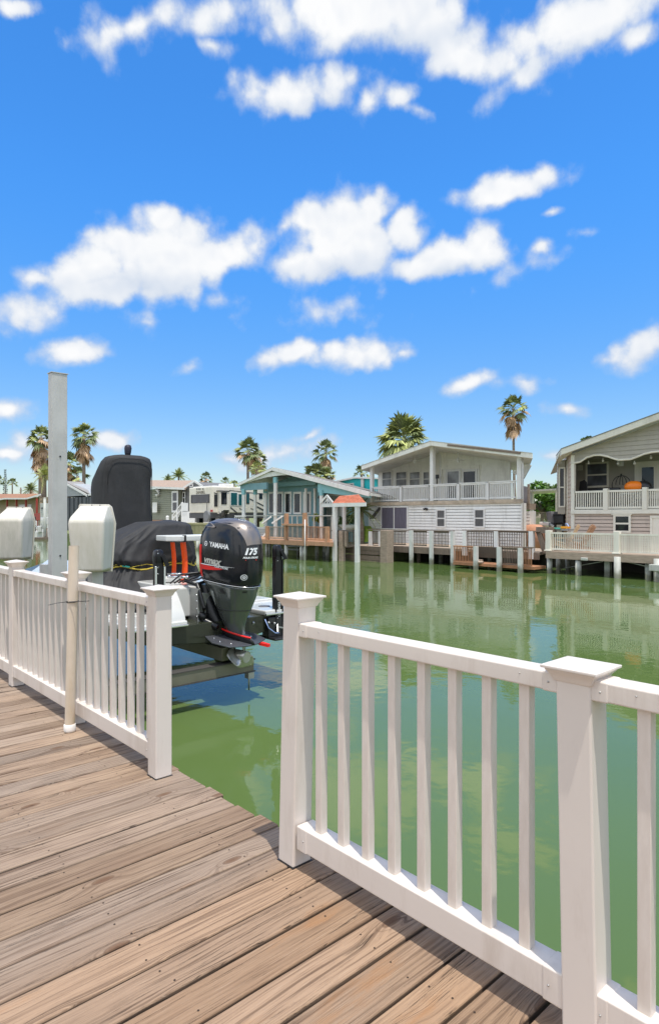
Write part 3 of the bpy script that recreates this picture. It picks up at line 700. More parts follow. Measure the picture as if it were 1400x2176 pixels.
# low seat cover with a rope cinched round it: a dense cloth surface with pleats gathered at the rope
prof = [(.26, -9.9, -7.9, 3.36, 5.14), (.4, -9.8, -8.1, 3.42, 5.13), (.6, -9.6, -8.38, 3.58, 5.10), (.785, -9.45, -8.50, 3.74, 5.05), (.88, -9.5, -8.44, 3.64, 5.08), (1.0, -9.5, -8.46, 3.66, 5.08), (1.14, -9.42, -8.50, 3.80, 5.06), (1.28, -9.32, -8.53, 4.02, 5.05), (1.38, -9.22, -8.56, 4.22, 5.03), (1.425, -9.12, -8.64, 4.32, 4.96), (1.44, -8.98, -8.76, 4.5, 4.82)]
def lerp_prof(z):
    for p, q in zip(prof[:-1], prof[1:]):
        if p[0] <= z <= q[0]:
            t = (z - p[0]) / (q[0] - p[0]); return [a_ + (b_ - a_) * t for a_, b_ in zip(p, q)]
    return prof[-1]
m = MB(); rings = []; NN = 150
zs_ = [.26 + (1.44 - .26) * k / 52 for k in range(53)]
for z in zs_:
    _, x0, x1, y0, y1 = lerp_prof(z); cx, cy, hx, hy = (x0 + x1) / 2, (y0 + y1) / 2, (x1 - x0) / 2, (y1 - y0) / 2; ring = []
    near = math.exp(-((z - .785) / .16) ** 2); skirt = max(0, (.785 - z) / .5); calm = min(1, (1.44 - z) / .25)
    for k in range(NN):
        t = 2 * math.pi * k / NN; c_, s_ = math.cos(t), math.sin(t); e = 4.2
        p = Vector((cx + hx * math.copysign(abs(c_) ** (2 / e), c_), cy + hy * math.copysign(abs(s_) ** (2 / e), s_), z)); d = Vector((c_, s_, 0))
        arc = t * 3.2
        pl_ = (1 - abs(noise.noise(Vector((arc * 2.4, z * .8, 2.0)))) * 2.6) * (.022 * near + .05 * min(1, skirt)) 
        sag = (1 - abs(noise.noise(Vector((arc * .9 + z * 1.6, z * 2.6, 7.0)))) * 3) * .04 * calm + noise.noise(Vector((arc * 2 - z * 3, z * 5, 3))) * .02 * calm
        ring.append(p + d * (pl_ + sag) + Vector((0, 0, noise.noise(Vector((p.x * 3, p.y * 3, 1))) * .02)))
    rings.append(ring)
m.loft(rings); sc_ = m.build('seat_cover', CANVAS, boat)
ROPE = mat('yellow_rope', (.55, .42, .05), .7, var=.3, scale=30)
m = MB(); rk = min(rings, key=lambda r: abs(r[0].z - .785)); cm = sum(rk, Vector((0, 0, 0))) / len(rk); rg = [p + Vector(((p - cm).x, (p - cm).y, 0)).normalized() * .022 for p in rk[::2]]
m.tube([p + Vector((0, 0, .025 * math.sin(i * .4))) for i, p in enumerate(rg)] + [rg[0]], .011, 8, cap=False)
m.tube([p + Vector((.005, 0, .03 + .02 * math.sin(i * .7))) for i, p in enumerate(rg)] + [rg[0]], .006, 6, cap=False)
m.build('yellow_rope', ROPE, boat)
m = MB(); p0 = at(250, 1200, X=-8.62); p1 = at(276, 1205, X=-8.45); m.tube([p0, (p0 + p1) / 2 + Vector((0.03, -.02, 0)), p1], .013, 8); m.build('green_strap', mat('teal_webbing', (.05, .45, .35), .6), boat)
m = MB()
ra = at(250, 1136, X=-9.82); rb = at(272, 1143, X=-9.75); m.tube([ra + Vector((0, -.12, .02)), ra, rb], .014, 8); m.build('cover_rope', ROPE, boat)

# seat with orange legs
m = MB()
tz = 1.235
c = [(-8.35, 4.28), (-8.02, 4.26), (-7.86, 4.40), (-7.9, 5.02), (-8.05, 5.1), (-8.4, 5.05)]
m.prism([(x, y, tz - .075) for x, y in c], (0, 0, .075)); tt = m.build('platform_top', mat('off_white_table', (.62, .63, .60), .35, var=.05), boat, bevel=.012, segs=3)
ORG = mat('orange_powder_coat', (.85, .09, .012), .3, var=.04)
m = MB()
def leg(px0, px1, X, y0=1152, y1=1262, w=.045):
    pts = []
    for k in range(7):
        t = k / 6; px = px0 + (px1 - px0) * t + 6 * math.sin(t * math.pi); pts.append(at(px, y0 + (y1 - y0) * t, X=X))
    for a, b in zip(pts[:-1], pts[1:]): m.bar(a, b, w * 1.25, w, up=(0, 1, 0))
leg(367, 362, -8.2); leg(389, 386, -7.98, w=.055)
a_ = at(386, 1230, X=-7.98); b_ = at(372, 1230, X=-8.2); m.bar(a_, b_, .03, .035)
m.build('orange_leg', ORG, boat, bevel=.006)
m = MB(); p = at(391, 1144, X=-7.9); m.bar(p + Vector((.01, 0, -.05)), p + Vector((.01, 0, .045)), .07, .03); m.build('leg_socket', BLACKP, boat, bevel=.004)
m = MB(); p = at(358, 1231, X=-7.95); m.box(p.x - .16, p.x + .1, p.y - .1, p.y + .12, p.z - .03, p.z + .03); m.build('step_pad', mat('off_white_table', (0, 0, 0)), boat, bevel=.01)

# power poles, one each side of the transom
POLE = mat('satin_black_metal', (.014, .014, .016), .28, .4, var=.2)
def power_pole(px, ytop, ybot, X, writing):
    a = at(px, ytop, X=X); b = Vector((a.x, a.y, at(px, ybot, X=X).z))
    m = MB(); m.box(a.x - .055, a.x + .045, a.y - .05, a.y + .05, b.z, a.z - .06); p = m.build('anchor_pole', POLE, boat, bevel=.012)
    m = MB()
    m.loft([soft_ring(a.x - .06, a.x + .05, a.y - .055, a.y + .055, a.z - .16, 16), soft_ring(a.x - .065, a.x + .06, a.y - .06, a.y + .06, a.z - .08, 16), soft_ring(a.x - .06, a.x + .05, a.y - .05, a.y + .05, a.z - .02, 16), soft_ring(a.x - .03, a.x + .03, a.y - .03, a.y + .03, a.z, 16)])
    m.bar((a.x + .05, a.y + .03, a.z - .07), (a.x + .07, a.y + .09, a.z - .2), .05, .05)
    m.build('pole_head', POLE, p, bevel=.004)
    m = MB()
    for s in (-1, 1): m.box(a.x + .035, a.x + .055, a.y + s * .058 - .012, a.y + s * .058 + .012, b.z + .02, a.z - .2)
    m.build('side_rod', CHROME if not writing else POLE, p, bevel=.003)
    m = MB()
    for z in (a.z - .22, b.z + .12, b.z + .5, b.z + .25): m.ball((a.x + .05, a.y - .03, z), .009, 8, 5)
    m.build('bolt', CHROME, p)
    return p
power_pole(337, 1168, 1262, -7.2, False)
pp = power_pole(589, 1158, 1350, -7.1, True)

# ---------------------------------------------------------------- lettering
def text_mesh(txt, size, shear=0, bold=0, sx=1):
    cu = bpy.data.curves.new('lettering', 'FONT'); cu.body = txt; cu.size = size; cu.shear = shear; cu.offset = bold; cu.align_x = 'CENTER'; cu.align_y = 'CENTER'; cu.resolution_u = 3
    o = bpy.data.objects.new('tmp_text', cu); COL.objects.link(o)
    bpy.context.view_layer.update()
    me = o.evaluated_get(bpy.context.evaluated_depsgraph_get()).to_mesh()
    vs = [Vector((v.co.x * sx, v.co.y, 0)) for v in me.vertices]; fs = [tuple(p.vertices) for p in me.polygons]
    o.evaluated_get(bpy.context.evaluated_depsgraph_get()).to_mesh_clear()
    bpy.data.objects.remove(o); bpy.data.curves.remove(cu)
    return vs, fs
def decal(bvh, vs, fs, c, u, v, n, lift=.003):
    """lay flat shapes on the surface behind: c centre, u right, v up, n outward"""
    u = u.normalized(); v = v.normalized(); n = n.normalized(); out = []
    for p in vs:
        o = c + u * p.x + v * p.y + n * .6
        hit = bvh.ray_cast(o, -n)
        out.append((hit[0] + n * lift) if hit[0] else (c + u * p.x + v * p.y))
    return out, fs
def disc(r0, r1, n=28):
    vs = [Vector((r * math.cos(2 * math.pi * k / n), r * math.sin(2 * math.pi * k / n), 0)) for r in (r0, r1) for k in range(n)]
    return vs, [(k, (k + 1) % n, n + (k + 1) % n, n + k) for k in range(n)]
WLET = mat('white_lettering', (.75, .76, .76), .35, var=.01)
RLET = mat('red_lettering', (.75, .02, .015), .35, var=.02)

# ---------------------------------------------------------------- outboard motor (built at its own origin, then turned)
EC = Vector((-7.0, 4.65, 0)); EA = R(12)
ex = Vector((math.cos(EA), math.sin(EA), 0)); ey = Vector((-math.sin(EA), math.cos(EA), 0))
def E(x, y, z): return EC + ex * x + ey * y + Vector((0, 0, z))
def ering(z, xc, hx, hy, n=3.0, sl=0, k=36, rear=1.0, dome=0):
    out = []
    for i in range(k):
        t = 2 * math.pi * i / k; c, s = math.cos(t), math.sin(t)
        x = hx * math.copysign(abs(c) ** (2 / n), c); y = hy * math.copysign(abs(s) ** (2 / n), s)
        if x > 0: y *= 1 - .18 * (x / hx) ** 2
        else: y *= 1 - .1 * (x / hx) ** 2
        zz = z + sl * x - dome * (y / max(hy, .01)) ** 2
        out.append(E(xc + x, y, zz))
    return out
COWL = mat('gloss_black_cowl', (.014, .015, .018), .14, .0, var=.3, scale=3, spec=.4)
CTOP = mat('bronze_blue_metallic', (.24, .21, .19), .34, .7, var=.1, scale=2)
GREYM = mat('dark_grey_gloss_leg', (.105, .115, .11), .18, .35, var=.08, scale=3, coat=1)
m = MB()
cr_ = [ering(.655, .0, .425, .235, 3.2, -.10), ering(.70, .0, .45, .25, 3.2, -.09), ering(.85, .005, .465, .262, 3.2, -.05), ering(1.0, .005, .468, .265, 3.2, -.03), ering(1.12, .0, .465, .262, 3.1), ering(1.22, -.0, .45, .255, 3.0),
       ering(1.30, .0, .425, .243, 2.8, -.02), ering(1.37, .005, .385, .222, 2.7, -.03), ering(1.42, .01, .325, .19, 2.5, -.03), ering(1.455, .02, .23, .14, 2.3, -.03), ering(1.475, .03, .09, .06, 2.2, -.02)]
m.loft(cr_)
mot = MB()
mr_ = [ering(.642, .0, .415, .228, 3.2, -.10), ering(.60, .01, .40, .215, 3.1, -.08), ering(.50, .035, .36, .19, 3, -.05), ering(.40, .05, .315, .165, 2.8), ering(.30, .055, .265, .14, 2.6), ering(.2, .05, .215, .115, 2.5), ering(.12, .06, .18, .095, 2.4), ering(.04, .08, .155, .072, 2.3),
       ering(-.02, .095, .16, .055, 2.3), ering(-.08, .10, .21, .05, 2.2), ering(-.12, .10, .26, .05, 2.1)]
mot.loft(mr_)
motor = mot.build('outboard_motor', GREYM, boat)
cowl = m.build('cowling', COWL, motor)
# metallic crown band over the top, lying just off the cowling
bm = bmesh.new(); bm.from_mesh(cowl.data)
off = Vector(boat.location)
for v in bm.verts: v.co += off
cowl_bvh = BVHTree.FromBMesh(bm); bm.free()
bm = bmesh.new(); bm.from_mesh(motor.data)
for v in bm.verts: v.co += off
leg_bvh = BVHTree.FromBMesh(bm); bm.free()
def shell(name, bvh, pts_fn, nu, nv, matl, lift=.004):
    """thin panel draped on the body: pts_fn(u, v) gives an outside point and an inward direction"""
    vs = []
    for j in range(nv + 1):
        for i in range(nu + 1):
            o, d = pts_fn(i / nu, j / nv); h = bvh.ray_cast(o, d)
            vs.append(h[0] - d.normalized() * lift if h[0] else o + d * .5)
    q = MB(); q.add(vs, [(j * (nu + 1) + i, j * (nu + 1) + i + 1, (j + 1) * (nu + 1) + i + 1, (j + 1) * (nu + 1) + i) for j in range(nv) for i in range(nu)], smooth=True)
    return q.build(name, matl, motor)
def top_fn(u, v):                                    # wraps from the front over the top and down the rear; v across
    a = math.pi * (.12 + .78 * u); cx = E(0, 0, 1.0)
    d = ex * -math.cos(a) + Vector((0, 0, 1)) * math.sin(a) * 1.0
    w = (v - .5) * 2; taper = .17 if u < .55 else .17 + .0 * (u - .55)
    sp = .62
    o = cx + d * 1.0 + ey * w * (.145 + .05 * math.sin(math.pi * min(1, u * 1.0)))
    return o, -d
shell('crown_panel', cowl_bvh, top_fn, 30, 10, CTOP)
m = MB()                                             # pinstripe ridge on the crown
pts = []
for k in range(22):
    o, d = top_fn(.1 + .55 * k / 21, .5); h = cowl_bvh.ray_cast(o, d)
    if h[0]: pts.append(h[0] - d.normalized() * .004)
m.tube(pts, .004, 6); m.build('crown_ridge', COWL, motor)
# cowl lower lip, air scoop
m = MB()
lip = ering(.65, 0, .43, .24, 3.2, -.10, k=48)
m.tube(lip + [lip[0]], .008, 6, cap=False); m.build('cowl_lip', mat('bright_lip', (.5, .5, .5), .2, .8), motor)
side_n = -ey
def on_side(px, py):                                  # a point of the motor's side plane under a photo pixel
    return at(px, py, Z=0) if False else None
def side_decal(vs, fs, x, z, matl, name, lift=.004, bvh=cowl_bvh, n=None, u=None, v=None):
    n = -ey if n is None else n; u = ex if u is None else u; v = Vector((0, 0, 1)) if v is None else v
    c = E(x, 0, z)
    o, f = decal(bvh, vs, fs, c, u, v, n, lift)
    q = MB(); q.add(o, f); return q.build(name, matl, motor, recalc=False)
# the rows slope down a little to the rear, as on the motor
sl = Vector((1, 0, 0))
u_s = (ex + Vector((0, 0, -.10))).normalized(); v_s = (Vector((0, 0, 1)) + ex * .03).normalized()
vs, fs = text_mesh('YAMAHA', .088, bold=.003, sx=.9); side_decal(vs, fs, .04, 1.13, WLET, 'lettering', u=u_s)
vs, fs = disc(.024, .032); side_decal(vs, fs, -.20, 1.155, WLET, 'emblem')
def fork(r):
    vs = []; fs = []
    for a in (90, 210, 330):
        d = Vector((math.cos(R(a)), math.sin(R(a)), 0)); p = Vector((-d.y, d.x, 0)); o = len(vs)
        vs += [p * r * .1, -p * r * .1, d * r * .95 - p * r * .1, d * r * .95 + p * r * .1]; fs.append((o, o + 1, o + 2, o + 3))
        o = len(vs); q = d * r * .6
        vs += [q + p * r * .32, q - p * r * .32, q - p * r * .32 + d * r * .12, q + p * r * .32 + d * r * .12]; fs.append((o, o + 1, o + 2, o + 3))
    return vs, fs
vs, fs = fork(.03); side_decal(vs, fs, -.20, 1.155, WLET, 'emblem', lift=.0045)
vs, fs = text_mesh('vmax', .125, shear=.35, bold=.005, sx=1.15); side_decal(vs, fs, -.09, .935, mat('silver_lettering', (.55, .55, .5), .3, .3), 'lettering', u=u_s, lift=.0065)
# red swoosh under the name and a thin silver one
def swoosh(x0, x1, z0, th, nose=.6):
    vs = []; n = 14
    for k in range(n + 1):
        t = k / n; x = x0 + (x1 - x0) * t; w = th * math.sin(math.pi * min(1, t ** nose)) ** .7 if 0 < t < 1 else 0
        zc = z0 - .035 * t; vs += [Vector((x, zc + w * .35, 0)), Vector((x, zc - w * .65, 0))]
    return vs, [(2 * k, 2 * k + 1, 2 * k + 3, 2 * k + 2) for k in range(n)]
vs, fs = swoosh(-.42, .12, .0, .06); side_decal(vs, fs, 0, .87, RLET, 'red_swoosh', lift=.004)
vs, fs = swoosh(-.34, .30, .0, .012, .4); side_decal(vs, fs, 0, .895, WLET, 'swoosh_line', lift=.0085)
vs, fs = text_mesh('FOUR STROKE', .035, shear=.3, bold=.001); side_decal(vs, fs, .08, .855, WLET, 'lettering', lift=.007, u=u_s)
# red flank at the leading edge
def flank(u, v):
    a = R(140 + 30 * u); z = .72 + .42 * v
    d = ex * math.cos(a) - ey * math.sin(a) * .9
    return E(0, 0, z) + d * 1.0, -d
shell('red_flank', cowl_bvh, flank, 6, 10, RLET, .003)
# rear face: 175, line, emblems
ru = ey; rn = ex
rn2 = (ex - ey * .35).normalized(); ru2 = (ey + ex * .35).normalized()
vs, fs = text_mesh('175', .11, shear=.3, bold=.006, sx=1.05); vs = [p + Vector((.045, 0, 0)) for p in vs]; side_decal(vs, fs, .0, 1.06, WLET, 'lettering', u=ru2, n=rn2)
vs, fs = text_mesh('FOUR STROKE', .03, shear=.3, bold=.0015); vs = [p + Vector((.05, 0, 0)) for p in vs]; side_decal(vs, fs, .0, .985, WLET, 'lettering', u=ru2, n=rn2)
vs = [Vector((-.02, -.005, 0)), Vector((.13, -.005, 0)), Vector((.13, .007, 0)), Vector((-.02, .007, 0))]; side_decal(vs, [(0, 1, 2, 3)], .0, .955, RLET, 'underline', u=ru2, n=rn2)
def badge(z, n, u, v, r, dx):
    vs, fs = disc(.0005, r); vs = [p + Vector((dx, 0, 0)) for p in vs]; side_decal(vs, fs, 0, z, WLET, 'badge', u=u, n=n, v=v, lift=.006)
    vs, fs = disc(r * .55, r * .78); vs = [p + Vector((dx, 0, 0)) for p in vs]; side_decal(vs, fs, 0, z, COWL, 'badge_ring', u=u, n=n, v=v, lift=.0085)
    vs, fs = fork(r * .45); vs = [p + Vector((dx, 0, 0)) for p in vs]; side_decal(vs, fs, 0, z, COWL, 'badge_mark', u=u, n=n, v=v, lift=.0085)
badge(.74, rn2, ru2, Vector((0, 0, 1)), .037, -.03)
badge(1.335, (ex + Vector((0, 0, .55)) - ey * .1).normalized(), ru, (Vector((0, 0, 1)) - ex * .5).normalized(), .037, .0)
# air scoop at the upper front of the side
m = MB()
def sc_ring(r, d):
    return [E(-.24 + r * .17 * math.cos(t), 0, 1.32 - .10 * r * .17 * math.cos(t) / .17 * .5 + r * .032 * math.sin(t)) for t in [2 * math.pi * k / 24 for k in range(24)]]
for r0, r1, mt, nm, lf in ((.82, 1.1, CTOP, 'scoop_rim', .012), (.001, .85, BLACKP, 'scoop_mouth', .006)):
    a = sc_ring(r0, 0); b = sc_ring(r1, 0); vs = []
    nn = (-ey * 1.0 + Vector((0, 0, .45))).normalized()
    for p in a + b:
        h = cowl_bvh.ray_cast(p + nn * 1.0, -nn); vs.append(h[0] + nn * lf if h[0] else p)
    q = MB(); q.add(vs, [(k, (k + 1) % 24, 24 + (k + 1) % 24, 24 + k) for k in range(24)], smooth=True); q.build(nm, mt, motor)
# grey leg details
vs = [Vector((-.2, .03, 0)), Vector((.1, .03, 0)), Vector((.06, -.03, 0)), Vector((-.06, -.02, 0))]
side_decal([Vector((0, .03, 0)), Vector((.05, .03, 0)), Vector((.1, -.03, 0)), Vector((.02, -.03, 0))], [(0, 1, 2, 3)], -.0, .55, BLACKP, 'vent', bvh=leg_bvh)
side_decal([Vector((-.025, -.012, 0)), Vector((.025, -.012, 0)), Vector((.03, .012, 0)), Vector((-.02, .012, 0))], [(0, 1, 2, 3)], 0, .55, BLACKP, 'vent', bvh=leg_bvh, u=ru2, n=rn2)
side_decal([Vector((-.03, .1, 0)), Vector((.03, .1, 0)), Vector((.01, -.1, 0)), Vector((-.01, -.1, 0))], [(0, 1, 2, 3)], -.16, .44, mat('pale_plate', (.4, .42, .41), .3), 'plate', bvh=leg_bvh)
m = MB(); l2 = ering(.30, .055, .268, .143, 2.6, k=40); m.tube(l2 + [l2[0]], .004, 6, cap=False); m.build('leg_joint', BLACKP, motor)
# black apron between leg and plate with the red stripe
m = MB(); m.loft([ering(-.09, .12, .30, .065, 2.2, -.14), ering(-.02, .1, .275, .06, 2.2, -.14), ering(.0, .09, .24, .055, 2.3, -.12)]); m.build('apron', BLACKP, motor)
m = MB()
st = ering(-.005, .1, .275, .062, 2.2, -.14, k=48); st = [p for i, p in enumerate(st) if 22 <= i <= 46]
m.tube(st, .013, 6); m.build('red_stripe', RLET, motor)
# anti-cavitation plate and the wider hydrofoil
m = MB()
pl = [(-.58, 0), (-.50, -.11), (.06, -.33), (.30, -.28), (.39, -.08), (.39, .08), (.30, .28), (.06, .33), (-.50, .11)]
m.prism([E(x, y * 1.2, -.085 - .14 * x) for x, y in pl], (0, 0, .02)); m.build('cavitation_plate', mat('slate_plate', (.07, .075, .085), .35, .2, var=.15), motor, bevel=.006)
m = MB()
for x, y in ((-.35, -.12), (-.2, -.18), (-.05, -.23), (.1, -.27), (.24, -.22), (.15, .2), (.28, .1)): m.ball(E(x, y * 1.1, -.062 - .14 * x), .012, 8, 5)
m.build('bolt', CHROME, motor)
m = MB(); m.prism([E(.34, .16, -.13), E(.46, .20, -.15), E(.46, .25, -.15), E(.34, .25, -.135)], (0, 0, -.035)); m.build('trim_tab', RLET, motor)
# gear case, strut, skeg
E0 = E
def E(x, y, z): return E0(x - .14, y, z + .085 - .06 * x)
GC = mat('black_gearcase', (.018, .018, .02), .3, .1, coat=.5)
m = MB()
m.loft([ering(-.17, .05, .22, .045, 2.1), ering(-.27, .03, .19, .04, 2.1), ering(-.36, .0, .19, .04, 2.1)])
m.tube([E(-.42, 0, -.36), E(-.38, 0, -.36), E(-.28, 0, -.36), E(0, 0, -.36), E(.2, 0, -.36)], [.01, .04, .075, .085, .072], 18)
m.prism([E(-.24, -.01, -.42), E(.12, -.01, -.42), E(.06, -.01, -.60), E(.0, -.01, -.63), E(-.05, -.01, -.6)], ey * .02)
m.build('gearcase', GC, motor, bevel=.003)
PROP = mat('brushed_prop_steel', (.48, .47, .43), .32, .7, var=.1)
m = MB()
m.tube([E(.2, 0, -.36), E(.24, 0, -.36), E(.42, 0, -.36)], [.06, .068, .072], 22, cap=False); m.tube([E(.42, 0, -.36), E(.3, 0, -.36)], [.062, .058], 22, cap=True)
m.tube([E(.3, 0, -.36), E(.40, 0, -.36)], [.024, .02], 12)
def blade(a0):
    nu, nv = 10, 8; vs = []
    for j in range(nv + 1):
        rr = .055 + (.215 - .055) * j / nv
        wid = 1.25 * math.sin(math.pi * (.22 + .70 * j / nv)) * (1 - .35 * (j / nv) ** 3)
        for i in range(nu + 1):
            s = (i / nu - .5) * 2; th = a0 + s * wid * .78 + .25 * j / nv
            xx = .30 + s * .085 * (1 - .3 * j / nv) + .03 * j / nv
            vs.append(E(xx, rr * math.cos(th), -.36 + rr * math.sin(th)))
    return vs, [(j * (nu + 1) + i, j * (nu + 1) + i + 1, (j + 1) * (nu + 1) + i + 1, (j + 1) * (nu + 1) + i) for j in range(nv) for i in range(nu)]
for a in (-62, 50, 168):
    vs, fs = blade(R(a)); m.add(vs, fs, smooth=True)
pr_ = m.build('propeller', PROP, motor, recalc=False)
md = pr_.modifiers.new('Solid', 'SOLIDIFY'); md.thickness = .008; md.offset = 0
E = E0
# jack plate and bracket between transom and motor
m = MB()
for y in (4.33, 4.97): m.box(-7.50, -7.26, y - .02, y + .02, .02, .56)
m.box(-7.47, -7.43, 4.33, 4.97, .02, .52); m.box(-7.30, -7.26, 4.36, 4.94, .06, .5)
jp = m.build('jack_plate', ALU, boat, bevel=.004)
m = MB()
for z in (.1, .2, .3, .4, .48): m.ball((-7.28, 4.308, z), .012, 8, 5)
m.build('bolt', CHROME, jp)
m = MB()
c0 = E(-.38, -.12, .3)
m.loft([ering(.60, -.40, .10, .17, 2.6, k=20), ering(.45, -.40, .13, .19, 2.6, k=20), ering(.25, -.34, .15, .17, 2.6, k=20), ering(.08, -.24, .12, .12, 2.4, k=20)])
m.tube([E(-.42, -.2, .62), E(-.3, -.26, .5), E(-.25, -.24, .32), E(-.3, -.2, .15)], .028, 10); m.tube([E(-.3, -.2, .14), E(-.12, -.12, .06)], .05, 12)
m.tube([E(-.55, -.3, .66), E(-.45, -.2, .6), E(-.4, -.05, .64)], .022, 8); m.ball(E(-.3, -.22, .2), .06, 12, 8)
m.build('mount_bracket', mat('black_casting', (.02, .021, .022), .3, .4, bump=.1), boat, bevel=.002)
m = MB()
m.tube([E(-.78, -.36, .70), E(-.5, -.28, .70)], .02, 10); m.tube([E(-.84, -.34, .74), E(-.6, -.3, .74)], .012, 8); m.ball(E(-.78, -.36, .70), .028, 10, 6); m.ball(E(-.52, -.28, .7), .03, 10, 6)
m.build('steering_cylinder', CHROME, boat)
m = MB()
for k in range(5):
    m.tube([(-7.6, 4.1 + .06 * k, .62), (-7.5, 4.2 + .07 * k, .74 - .02 * k), tuple(E(-.45, -.1 + .04 * k, .76)), tuple(E(-.36, -.05 + .03 * k, .7))], .012, 6)
m.build('rigging_hose', BLACKP, boat)
# trim tabs, fittings and a light blue hose below the right platform
m = MB()
m.bar((-7.1, 5.35, .08), (-7.05, 5.75, -.03), .02, .02); m.bar((-7.1, 5.3, .0), (-7.0, 5.7, -.1), .03, .02); m.bar((-7.12, 5.5, .1), (-7.0, 5.42, -.1), .018, .018)
m.ball((-7.02, 5.28, .04), .02, 8, 6); m.ball((-7.02, 5.38, .02), .02, 8, 6); m.tube([(-7.0, 5.0, .08), (-6.98, 5.0, .06)], .02, 10)
m.build('trim_linkage', ALU, boat)
m = MB(); m.box(-7.3, -6.9, 5.3, 5.8, -.2, -.17); m.box(-7.2, -7.05, 5.3, 5.78, -.17, .1); m.build('trim_plate', BLACKP, boat, bevel=.01)
m = MB(); m.tube([(-7.0, 5.2, .1), (-6.97, 5.24, -.02), (-6.95, 5.34, -.1), (-6.97, 5.42, -.11)], .008, 8); m.build('blue_hose', mat('pale_blue_hose', (.25, .35, .6), .5), boat)
# writing on the right power pole
pz = bpy.data.objects['anchor_pole.001'] if 'anchor_pole.001' in bpy.data.objects else pp
a = at(589, 1158, X=-7.1)
vs, fs = text_mesh('PRO SERIES', .055, bold=.001)
q = MB(); q.add([(a.x + .047, a.y + v.y * 1.0, .17 + v.x) for v in vs], fs); q.build('lettering', WLET, pp, recalc=False)

# ================================================================ FAR BANK
DD = Vector((-.547, .883, 0))                        # depth direction of the angled houses
def railing_run(root, x0, x1, y, zt, zb, matl, n, nm='railing_panel', th=.035, rail=.05, dep=.05, post=None):
    """railing panel in the plane Y = y, balusters kept as its pattern"""
    m = MB(); m.box(x0, x1, y - dep / 2, y + dep / 2, zt - rail, zt); m.box(x0, x1, y - dep / 2 + .004, y + dep / 2 - .004, zb, zb + rail)
    for i in range(n):
        x = x0 + (x1 - x0) * (i + .5) / n
        m.box(x - th * .34, x + th * .34, y - .011, y + .011, zb + rail, zt - rail)
    return m.build(nm, matl, root)
def pile(x, y, zt, r_=.13, m=None, square=False, name='pile', label=None, root=None, group=None):
    q = MB(); r = r_ * .88
    if square: q.box(x - r, x + r, y - r, y + r, -2.2, zt)
    else: q.tube([(x, y, -2.2), (x, y, zt)], r, 14)
    return q.build(name, m or PILE, root)
def window(root, px0, py0, px1, py1, Y, frame=WHITE, glass=GLASS, bars=(1, 0), t=.06, nm='window', shift=0):
    """window set on the plane Y from photo corners: frame, sash bars, panes; real depth"""
    x0, x1 = pX(px0, Y), pX(px1, Y); xm = (px0 + px1) / 2; z1, z0 = pZ(xm, py0, Y), pZ(xm, py1, Y)
    m = MB(); y0, y1 = Y - .05, Y + .01
    m.box(x0, x1, y0, y1, z1 - t, z1); m.box(x0, x1, y0, y1, z0, z0 + t); m.box(x0, x0 + t, y0, y1, z0 + t, z1 - t); m.box(x1 - t, x1, y0, y1, z0 + t, z1 - t)
    for k in range(bars[0]): z = z0 + (z1 - z0) * (k + 1) / (bars[0] + 1); m.box(x0 + t, x1 - t, y0 + .01, y1, z - t * .4, z + t * .4)
    for k in range(bars[1]): x = x0 + (x1 - x0) * (k + 1) / (bars[1] + 1); m.box(x - t * .4, x + t * .4, y0 + .01, y1, z0 + t, z1 - t)
    f = m.build(nm, frame, root)
    m = MB(); m.box(x0 + t * .5, x1 - t * .5, Y - .022, Y + .004, z0 + t * .5, z1 - t * .5); m.build('pane', glass, f)
    return f
def gable_roof(root, x0, xr, x1, z0, zr, z1, y, depth, th, fascia, top_m, nm='roof', over=0):
    """two roof slabs with real thickness running back along DD, white fascia and underside"""
    d = DD * depth
    m = MB()
    prof = [(x0, z0), (xr, zr), (x1, z1), (x1, z1 - th), (xr, zr - th), (x0, z0 - th)]
    p = [Vector((x, y, z)) for x, z in prof]
    q = [v + d for v in p]
    m.add(p + q, [(0, 1, 4, 5), (1, 2, 3, 4), (6, 11, 10, 7), (7, 10, 9, 8), (5, 4, 10, 11), (4, 3, 9, 10), (0, 5, 11, 6), (2, 8, 9, 3)], 0)
    r = m.build(nm, fascia, root)
    m = MB(); e = Vector((0, 0, .03)); s = Vector((0, -.03, 0))
    pp_ = [v + e for v in p[:3]] + [v + Vector((0, 0, .004)) for v in p[:3]]
    pp_ = [v + s for v in pp_]; qq = [v + d for v in pp_]
    m.add(pp_ + qq, [(0, 1, 7, 6), (1, 2, 8, 7), (3, 4, 1, 0), (4, 5, 2, 1), (3, 9, 10, 4), (4, 10, 11, 5), (0, 6, 9, 3), (2, 5, 11, 8)], 0)
    m.build('roof_covering', top_m, r)
    return r

